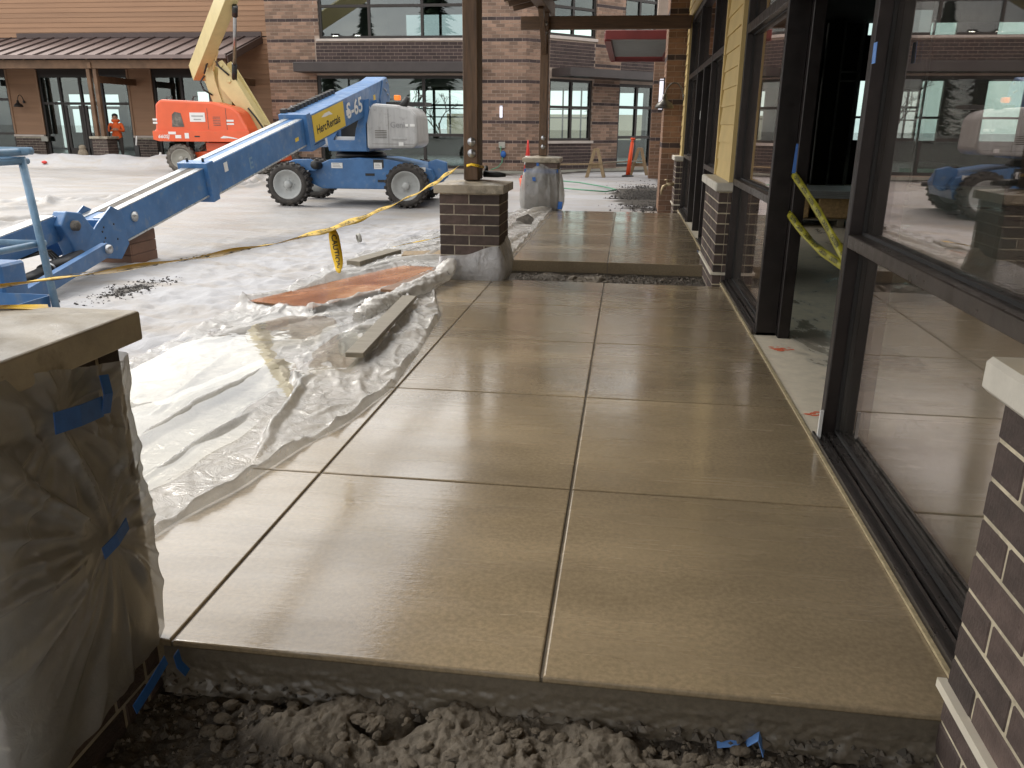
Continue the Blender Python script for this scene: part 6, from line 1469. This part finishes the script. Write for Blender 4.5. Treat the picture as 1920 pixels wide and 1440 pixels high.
ribbon([(-2.95, 10.2, 0.0), (-2.6, 10.9, 0.02), (-2.35, 11.6, 0.03), (-2.2, 12.1, 0.02)], [(1, -0.3, 0.2)]*4, 0.07, 'tape_yellow', 'caution tape fallen on the plastic left of the bare pillar', gap=0.12, tsize=0.05)
i1 = [(1.17, 6.12, 1.20), (1.18, 5.66, 1.10), (1.18, 5.22, 1.01), (1.18, 4.85, 0.92), (1.19, 4.56, 0.84), (1.20, 4.10, 0.70)]
i2 = [(1.17, 6.12, 0.92), (1.18, 5.75, 0.86), (1.18, 5.42, 0.825), (1.18, 5.0, 0.80), (1.19, 4.54, 0.79), (1.20, 4.08, 0.80)]
ribbon(i1, [(0.45, 0.1, 1), (0.8, 0, 1), (0.3, 0.1, 1), (0.6, 0.3, 1), (0.9, 0, 1), (0.5, 0, 1)], 0.046, 'tape_lime', 'upper of the two yellow tapes across the shop doorway', gap=0.08, tsize=0.034)
ribbon(i2, [(0.4, 0.1, 1), (0.8, 0.2, 0.8), (1.0, 0, 0.3), (0.8, 0, 1), (0.4, 0, 1), (0.4, 0, 1)], 0.046, 'tape_lime', 'lower of the two yellow tapes across the shop doorway', gap=0.08, tsize=0.034)
# tape roll on the snow, red scrap
m = MB(); m.lathe([(0.052, -0.024), (0.052, 0.024), (0.064, 0.024), (0.064, -0.024), (0.052, -0.024)], (-3.80, 11.3, -0.055), (0.75, 0.55, 0.15), 28, True, False); tag(m.build('tape_ring', 'grey_box'), 'grey ring of tape standing in the snow by the caution tape', 'tape roll')
m = MB(); m.ball((-20.3, 26.7, 0.17), 0.09, 1, (1.3, 0.8, 0.7)); tag(m.build('cap_scrap', 'cone_red'), 'red scrap in the snow bank before the brown building', 'scrap')
# crate under the boom tip
cr = thing('wooden_crate', 'brown wooden crate standing on the snow under the boom tip', 'crate', (-6.1, 9.35, -0.16))
for k in range(3):
    m = MB(); m.cbox(-6.55, -5.93, 9.05, 9.08, -0.17+k*0.135, -0.04+k*0.135, 0.003); m.build('slat', 'crate_brown', cr)
    m = MB(); m.cbox(-5.955, -5.93, 9.082, 9.62, -0.17+k*0.135, -0.04+k*0.135, 0.003); m.build('slat', 'crate_brown', cr)
m = MB(); m.box(-6.54, -5.96, 9.085, 9.62, -0.18, 0.20); m.build('body', 'crate_brown', cr)

# ------------------------------------------------------------------ lamps, sockets, taps on the walls
def sconce(p, n, label, hgt=0.42, wd=0.10):
    t = thing('wall_sconce', label, 'wall lamp', p, 'slim white wall sconces'); p = Vector(p); n = Vector(n).normalized(); u = Vector((-n.y, n.x, 0))
    def bx_(a0, a1, d0, d1, z0, z1):
        q = MB(); v = [p+u*a+n*d+Vector((0, 0, z)) for z in (z0, z1) for d in (d0, d1) for a in (a0, a1)]; q.add(v, [(0, 2, 3, 1), (4, 5, 7, 6), (0, 1, 5, 4), (2, 6, 7, 3), (0, 4, 6, 2), (1, 3, 7, 5)]); return q
    bx_(-wd/2, wd/2, 0.0, 0.02, -hgt/2, hgt/2).build('back_plate', 'lamp_dark', t)
    bx_(-wd*0.42, wd*0.42, 0.02, 0.09, -hgt*0.46, hgt*0.46).build('lens', 'lamp_lens', t)
    q = bx_(-wd/2, wd/2, 0.018, 0.098, hgt*0.40, hgt*0.43); q2 = bx_(-wd/2, wd/2, 0.018, 0.098, -hgt*0.43, -hgt*0.40)
    q.build('band', 'lamp_dark', t); q2.build('band', 'lamp_dark', t)
sconce((-4.26, FY-0.003, 1.96), (0, -1, 0), 'white sconce on the tan brick beside the wooden post')
sconce((-11.55, FY-0.003, 1.92), (0, -1, 0), 'white sconce on the tan brick left of the shop window, above the boom')
sconce((0.655, 17.42, 2.14), (-1, 0, 0), 'white sconce on the orange brick column by the gooseneck lamp', 0.62, 0.30)
def gooseneck(p, n, label, mat):
    t = thing('gooseneck_lamp', label, 'wall lamp', p); p = Vector(p); n = Vector(n)
    m = MB(); m.lathe([(0.06, 0), (0.05, 0.025), (0, 0.03)], p, n, 14); m.build('wall_plate', mat, t)
    m = MB(); m.tube([p+n*(0.02+0.17*(1-math.cos(a)))+Vector((0, 0, 0.26*math.sin(a))) for a in np.linspace(0, PI*0.97, 14)], 0.013, 8); m.build('arm', mat, t)
    c = p+n*0.36+Vector((0, 0, 0.0)); m = MB(); m.lathe([(0.0, 0.06), (0.04, 0.055), (0.05, -0.03), (0.06, -0.05), (0.13, -0.10), (0.175, -0.16), (0.18, -0.20), (0.165, -0.19), (0.11, -0.10), (0.0, -0.07)], c, (0, 0, 1), 24); m.build('shade', mat, t)
gooseneck((1.0, 16.45, 2.05), (-1, 0, 0), 'grey gooseneck barn lamp on yellow siding beside the orange column', 'lamp_metal')
gooseneck((-24.78, BY-0.03, 2.30), (0, -1, 0), 'dark gooseneck barn lamp on the brown siding left of the doorway', 'lamp_dark')
so1 = thing('wall_outlet', 'grey outlet box with green cord and blue plug on the tan brick', 'outlet', (-4.22, FY-0.003, 0.9))
m = MB(); m.cbox(-4.34, -4.12, FY-0.06, FY-0.004, 0.80, 1.00, 0.01); m.build('box', 'grey_box', so1)
m = MB(); m.ball((-4.18, FY-0.07, 0.60), 0.12, 2, (0.8, 0.5, 1)); m.build('plug', 'tape_blue', so1)
m = MB(); m.tube([(-4.26, FY-0.07, 0.86), (-4.27, FY-0.08, 0.68), (-4.2, FY-0.08, 0.52), (-4.22, FY-0.10, 0.33), (-4.34, FY-0.2, 0.18), (-4.55, FY-0.35, 0.10)], 0.018, 8); m.build('cord', 'hose_green', so1)
tp = thing('wall_tap', 'brass garden tap low on the far brick pier', 'tap', (0.86, 16.0, 0.45))
m = MB(); m.tube([(0.91, 16.1, 0.47), (0.76, 16.1, 0.47)], 0.035, 10); m.tube([(0.78, 16.1, 0.46), (0.70, 16.1, 0.42), (0.67, 16.1, 0.33), (0.675, 16.1, 0.27)], [0.03, 0.03, 0.026, 0.022], 10); m.build('spout', 'brass', tp)
m = MB(); m.lathe([(0.0, 0.02), (0.05, 0.018), (0.055, 0), (0.0, 0)], (0.77, 16.1, 0.54), (0, 0, 1), 12); m.tube([(0.77, 16.1, 0.48), (0.77, 16.1, 0.54)], 0.012, 6); m.build('handle', 'brass', tp)
m = MB(); m.cbox(WX+0.005, WX+0.04, 9.99, 10.0, 0, 0.01) if False else m.box(WX-0.006, WX-0.001, 10.85, 11.0, 2.0, 2.2)
drill = thing('power_tool', 'black cordless tool lying on the stone cap behind the wooden post', 'tool', (-1.40, 8.55, 0.99))
m = MB(); m.tube([(-1.47, 8.48, 1.03), (-1.32, 8.46, 1.025), (-1.24, 8.45, 1.02)], [0.035, 0.03, 0.018], 10); m.build('body', 'black_rubber', drill)
m = MB(); m.tube([(-1.44, 8.49, 1.04), (-1.46, 8.53, 1.10)], [0.02, 0.022], 8); m.build('grip', 'black_rubber', drill)

# ------------------------------------------------------------------ site clutter in the distance
def gz(x, y): return float(ground_h(np.array([x]), np.array([y]))[0])
def aframe(cx, cy, label, ang):
    z = gz(cx, cy); t = thing('sawhorse', label, 'sawhorse', (cx, cy, z), 'wooden A-frame barricades')
    for sx in (-1, 1):
        for dy in (-0.16, 0.16):
            if dy > 0 and False: continue
            m = MB(); m.bar((cx+sx*0.27, cy+dy*1.3, z), (cx+sx*0.05, cy+dy*0.4, z+0.86), 0.10, 0.04, (0, 1, 0)); m.build('leg', 'lumber', t)
    for dy in (-0.12, 0.12):
        m = MB(); m.bar((cx-0.20, cy+dy, z+0.36), (cx+0.20, cy+dy, z+0.36), 0.03, 0.09); m.build('stretcher', 'lumber', t)
    m = MB(); m.bar((cx-0.08, cy, z+0.87), (cx+0.08, cy, z+0.87), 0.12, 0.05); m.build('top_block', 'lumber', t)
aframe(-0.98, 26.1, 'wooden A-frame barricade left of the orange delineator post', 0)
aframe(0.38, 27.6, 'wooden A-frame barricade right of the orange delineator post', 0)
plank((-2.2, 25.9, 0.36), (-0.80, 26.0, 0.40), 0.14, 0.04, 'lumber', 'barricade board resting on the left A-frame', 'board', 'board')
plank((-0.78, 26.0, 0.42), (0.52, 27.7, 0.44), 0.14, 0.04, 'lumber_wet', 'barricade board linking the two A-frames', 'board', 'board')
dl = thing('delineator_post', 'leaning orange delineator post before the corner glass door', 'traffic post', (0.05, 26.9, 0))
m = MB(); m.tube([(0.03, 26.9, 0.05), (0.12, 26.9, 1.05)], [0.075, 0.055], 14); m.build('tube', 'safety_orange', dl)
m = MB(); m.tube([(0.12, 26.9, 1.05), (0.125, 26.9, 1.12)], [0.04, 0.035], 12); m.tube([(0.06, 26.9, 1.16), (0.20, 26.9, 1.15)], 0.035, 10); m.build('handle', 'safety_orange', dl)
m = MB(); m.lathe([(0.2, 0), (0.19, 0.04), (0.08, 0.06), (0, 0.06)], (0.03, 26.9, -0.01), (0, 0, 1), 18); m.build('base', 'black_rubber', dl)
cn = thing('traffic_cone', 'slim red and white cone standing behind the bagged pillar', 'traffic cone', (-3.05, 25.5, 0))
m = MB(); m.lathe([(0.14, 0.05), (0.03, 0.98), (0.025, 1.08), (0, 1.09)], (-3.05, 25.5, 0.02), (0, 0, 1), 18); m.build('body', 'cone_red', cn)
for z0, z1 in ((0.50, 0.62), (0.36, 0.45)):
    m = MB(); rr = lambda z: 0.14-(z-0.05)*0.118+0.004; m.lathe([(rr(z0), z0), (rr(z1), z1)], (-3.05, 25.5, 0.02), (0, 0, 1), 18); m.build('band', 'white_paint', cn)
m = MB(); m.box(-3.25, -2.85, 25.3, 25.7, -0.02, 0.05); m.build('base', 'cone_red', cn)
bk = thing('bucket', 'small orange-brown bucket with a hose end behind the far pillar', 'bucket', (-2.6, 21.5, -0.05))
m = MB(); m.lathe([(0.0, 0), (0.14, 0), (0.17, 0.3), (0.16, 0.3), (0.13, 0.02), (0, 0.02)], (-2.62, 21.5, gz(-2.6, 21.5)), (0, 0, 1), 18); m.build('body', 'lift_orange', bk)
m = MB(); m.tube([(-2.55, 21.5, 0.1), (-2.53, 21.5, 0.42), (-2.58, 21.5, 0.48)], 0.02, 8); m.build('pipe', 'plastic_white', bk)
m = MB(); m.tube([(-2.9, 24, 0.06), (-2.2, 23.6, 0.05), (-1.3, 22.9, 0.04), (-0.6, 22.0, 0.0), (-0.25, 21.4, -0.03), (-0.5, 20.8, -0.04), (-1.2, 21.2, -0.03), (-2.0, 21.8, -0.02)], 0.018, 8); tag(m.build('garden_hose', 'hose_green'), 'thin green hose looped on the snow before the gravel', 'hose')
m = MB(); m.tube([(-18.0, 28.25, 0.1+0.05), (-16.9, 28.3, 0.14)], 0.035, 8); tag(m.build('blue_pipe', 'blue_pipe'), 'dark blue pipe on the snow by the orange lift wheel', 'pipe')
m = MB(); m.lathe([(0.0, 0), (0.12, 0), (0.13, 0.18), (0.11, 0.26), (0.04, 0.32), (0.035, 0.38), (0, 0.38)], (-17.25, 29.0, 0.10), (0, 0, 1), 16); tag(m.build('jug', 'plastic_white'), 'white plastic jug on the pavement left of the orange lift', 'jug')
m = MB(); m.ball((-20.35, 28.95, 0.34), 0.26, 3, (0.75, 0.6, 1.0)); m.ball((-20.35, 28.95, 0.60), 0.15, 2, (0.9, 0.7, 0.8)); 
sk_ = m.build('sack', 'sack'); tag(sk_, 'brown sack standing left of the pillar with the person', 'sack')
m = MB(); m.bar((-18.12, 28.9, 0.72), (-18.05, 28.9, 1.05), 0.05, 0.03); 
tag(m.build('tube_light', 'white_paint'), 'short white tube leaning on the brick knee wall', 'tube')
m = MB(); m.box(-18.2, -18.02, 28.88, 28.95, 0.10, 0.72); m.T = Matrix.Identity(4); tag(m.build('crate_stand', 'black_paint'), 'dark stand under the short white tube', 'stand')
m = MB(); m.cbox(-24.2, -23.9, 31.86, 31.93, 0.75, 0.95, 0.01); tag(m.build('junction_box', 'grey_box'), 'pale box on the brick knee wall left of the doorway', 'box')
q = MB(); q.box(-8.6, -6.6, 28.6, 28.66, 0.08, 0.30); tag(q.build('green_board', 'green_board'), 'pale green board lying in the shop window behind the blue lift', 'board')
m = MB(); m.tube([(-7.05, 24.5, 0.02), (-5.9, 24.2, 0.06)], 0.07, 8); tag(m.build('log', 'black_paint'), 'dark beam on the snow behind the blue lift', 'beam')
sh = thing('shovel', 'shovel head stuck in the snow behind the bare pillar', 'shovel', (-1.9, 15.0, -0.1))
m = MB(); m.prism([(-0.16, -0.1), (0.16, -0.1), (0.18, 0.16), (0.0, 0.30), (-0.18, 0.16)], lambda a, b, d: (-1.62+a*0.8+b*0.25, 13.0+d+b*0.1, 0.0+b*0.55), 0, 0.01); m.build('blade', 'rubber_grey', sh)
m = MB(); m.tube([(-1.62, 13.0, 0.0), (-1.78, 13.1, -0.1)], 0.02, 8); m.build('handle', 'lumber', sh)

# pallet stack inside the shop
pl = thing('pallet_stack', 'pallet loaded with flat sheets inside the dark shop', 'pallet', (3.3, 14.3, 0))
for z in (0.0, 0.115):
    for k in range(6):
        m = MB(); m.cbox(2.55, 4.3, 13.55+k*0.21, 13.70+k*0.21, z+0.0, z+0.02, 0.003); m.build('deck_board', 'lumber_wet', pl)
for x in (2.57, 3.36, 4.18):
    m = MB(); m.cbox(x, x+0.1, 13.55, 14.75, 0.021, 0.114, 0.003); m.build('stringer', 'lumber_wet', pl)
for x, w_ in ((2.6, 0.32), (3.05, 0.5), (3.65, 0.55)):
    m = MB(); m.cbox(x, x+w_, 13.6, 14.7, 0.136, 0.46, 0.02); m.build('bundle', 'osb', pl)
for k in range(4):
    m = MB(); m.cbox(2.45-0.01*k, 4.35, 13.45+0.012*k, 14.9, 0.462+k*0.028, 0.488+k*0.028, 0.002); m.build('sheet', 'deck_grey', pl)
m = MB(); m.ball((2.1, 7.6, 0.035), 0.04, 2, (1.2, 1, 0.8)); tag(m.build('pebble', 'grey_box'), 'pale lump on the wet shop floor inside the doorway', 'lump')

# ------------------------------------------------------------------ people by the brown building
def person(name, loc, face, label, top_m, leg_m, hood=True, arms='hold'):
    t = thing(name, label, 'person', loc); X0, Y0, Z0 = loc
    ca, sa = math.cos(face), math.sin(face)
    W_ = lambda x, y, z: Vector((X0+x*ca-y*sa, Y0+x*sa+y*ca, Z0+z))
    J = {'pel': (0, 0, 0.93, .155), 'wai': (0, 0, 1.08, .145), 'che': (0, 0.0, 1.30, .165), 'nek': (0, 0.0, 1.48, .065), 'hd0': (0, -0.02, 1.56, .085), 'hd1': (0, -0.02, 1.66, .10), 'hd2': (0, -0.01, 1.73, .085)}
    for s, sx in (('L', 1), ('R', -1)):
        J.update({'hip'+s: (sx*.10, 0, .88, .105), 'kne'+s: (sx*.11, -.02, .50, .07), 'ank'+s: (sx*.12, .01, .10, .048), 'toe'+s: (sx*.13, -.17, .04, .042),
                  'sho'+s: (sx*.20, 0, 1.41, .075)})
        if arms == 'hold': J.update({'elb'+s: (sx*.26, -.06, 1.14, .055), 'wri'+s: (sx*.09, -.27, 1.20, .04)})
        else: J.update({'elb'+s: (sx*.27, .02, 1.14, .055), 'wri'+s: (sx*.27, -.06, .90, .04)})
    E_ = [('pel', 'wai'), ('wai', 'che'), ('che', 'nek'), ('nek', 'hd0'), ('hd0', 'hd1'), ('hd1', 'hd2')]
    for s in 'LR': E_ += [('pel', 'hip'+s), ('hip'+s, 'kne'+s), ('kne'+s, 'ank'+s), ('ank'+s, 'toe'+s), ('che', 'sho'+s), ('sho'+s, 'elb'+s), ('elb'+s, 'wri'+s)]
    for s, sx in (('L', 1), ('R', -1)):      # palm and five fingers each
        wx, wy, wz, _ = J['wri'+s]; fw = (-sx*0.75, -0.45, 0.1) if arms == 'hold' else (0, -0.2, -1.0)
        fv = Vector(fw).normalized(); sd_ = Vector((0, 0, 1)) if arms == 'hold' else Vector((0, 1, 0))
        pm_ = Vector((wx, wy, wz))+fv*0.075; J['plm'+s] = (*pm_, .036); E_.append(('wri'+s, 'plm'+s))
        for k, (o_, L_) in enumerate(((-.030, .060), (-.010, .075), (.011, .070), (.030, .055))):
            a_ = pm_+fv*0.035+sd_*o_; b_2 = a_+fv*L_*0.6; c_2 = b_2+(fv+Vector((0, 0.7, 0)))*L_*0.35
            J['f%d%s' % (k, s)] = (*a_, .011); J['g%d%s' % (k, s)] = (*b_2, .010); J['h%d%s' % (k, s)] = (*c_2, .008); E_ += [('plm'+s, 'f%d%s' % (k, s)), ('f%d%s' % (k, s), 'g%d%s' % (k, s)), ('g%d%s' % (k, s), 'h%d%s' % (k, s))]
        a_ = pm_-fv*0.02+sd_*0.045; b_2 = a_+fv*0.04+sd_*0.02; J['t0'+s] = (*a_, .013); J['t1'+s] = (*b_2, .010); E_ += [('plm'+s, 't0'+s), ('t0'+s, 't1'+s)]
    ks = list(J); me = D.meshes.new('body'); me.from_pydata([W_(*J[k][:3])-Vector(loc) for k in ks], [(ks.index(a), ks.index(b)) for a, b in E_], [])
    ob = D.objects.new('body', me); COL.objects.link(ob); md = ob.modifiers.new('skin', 'SKIN'); md.use_smooth_shade = True
    for i, k in enumerate(ks):
        sv = me.skin_vertices[0].data[i]; r = J[k][3]; sv.radius = (r, r*(0.72 if k in ('che', 'wai', 'pel') else 1)); sv.use_root = (k == 'pel')
    sb = ob.modifiers.new('sub', 'SUBSURF'); sb.levels = 1; sb.render_levels = 1
    dg = bpy.context.evaluated_depsgraph_get(); dg.update(); nm = D.meshes.new_from_object(ob.evaluated_get(dg)); D.objects.remove(ob)
    nm.name = 'body'; ob = D.objects.new('body', nm); COL.objects.link(ob); ob.parent = t
    nm.materials.clear()
    for mm in (top_m, leg_m, 'skin', 'black_rubber'): nm.materials.append(M(mm))
    inv = lambda p: (p.x*ca+p.y*sa, -p.x*sa+p.y*ca, p.z); hands = [Vector(J['plm'+s][:3]) for s in 'LR']
    for p in nm.polygons:
        x, y, z = inv(p.center); p.use_smooth = True
        hd = any((Vector((x, y, z))-h).length < 0.085 for h in hands)
        p.material_index = 2 if (z > 1.505 or hd) else (0 if z > 0.90 else (3 if z < 0.09 else 1))
    h = MB(); h.ball(tuple(W_(0, 0.015, 1.70)), 0.115, 2, (0.98, 1.0, 0.82)); h.build('hair', 'hair', t)
    f = MB(); f.ball(tuple(W_(0, -0.115, 1.62)), 0.018, 1, (0.8, 1, 1.5)); f.build('nose', 'skin', t)
    for sx in (-1, 1):
        f = MB(); f.ball(tuple(W_(sx*0.036, -0.108, 1.65)), 0.012, 1); f.build('eye', 'ink', t)
        f = MB(); f.ball(tuple(W_(sx*0.098, -0.01, 1.63)), 0.026, 1, (0.5, 1, 1.4)); f.build('ear', 'skin', t)
    f = MB(); f.bar(W_(-0.028, -0.112, 1.575), W_(0.028, -0.112, 1.575), 0.012, 0.010); f.build('mouth', 'spray_orange', t)
    if hood:
        f = MB(); c = W_(0, 0.05, 1.50); f.lathe([(0.10, -0.04), (0.145, -0.01), (0.15, 0.05), (0.12, 0.09)], tuple(c), (0, 0, 1), 18); f.build('hood', top_m, t)
    return t
person('person', (-19.38, 29.75, 0.06), 0.45, 'person in orange hoodie looking down at a phone behind the brick pillar', 'hoodie', 'trousers')
ph = MB(); ph.cbox(-19.47, -19.39, 29.46, 29.475, 1.24, 1.38, 0.004); tag(ph.build('phone', 'ink'), 'dark phone held by the person in orange', 'phone')
person('person', (-14.55, 27.9, 0.0), -0.2, 'person in jeans standing behind the orange lift, only legs showing', 'black_rubber', 'jeans', False, 'down')
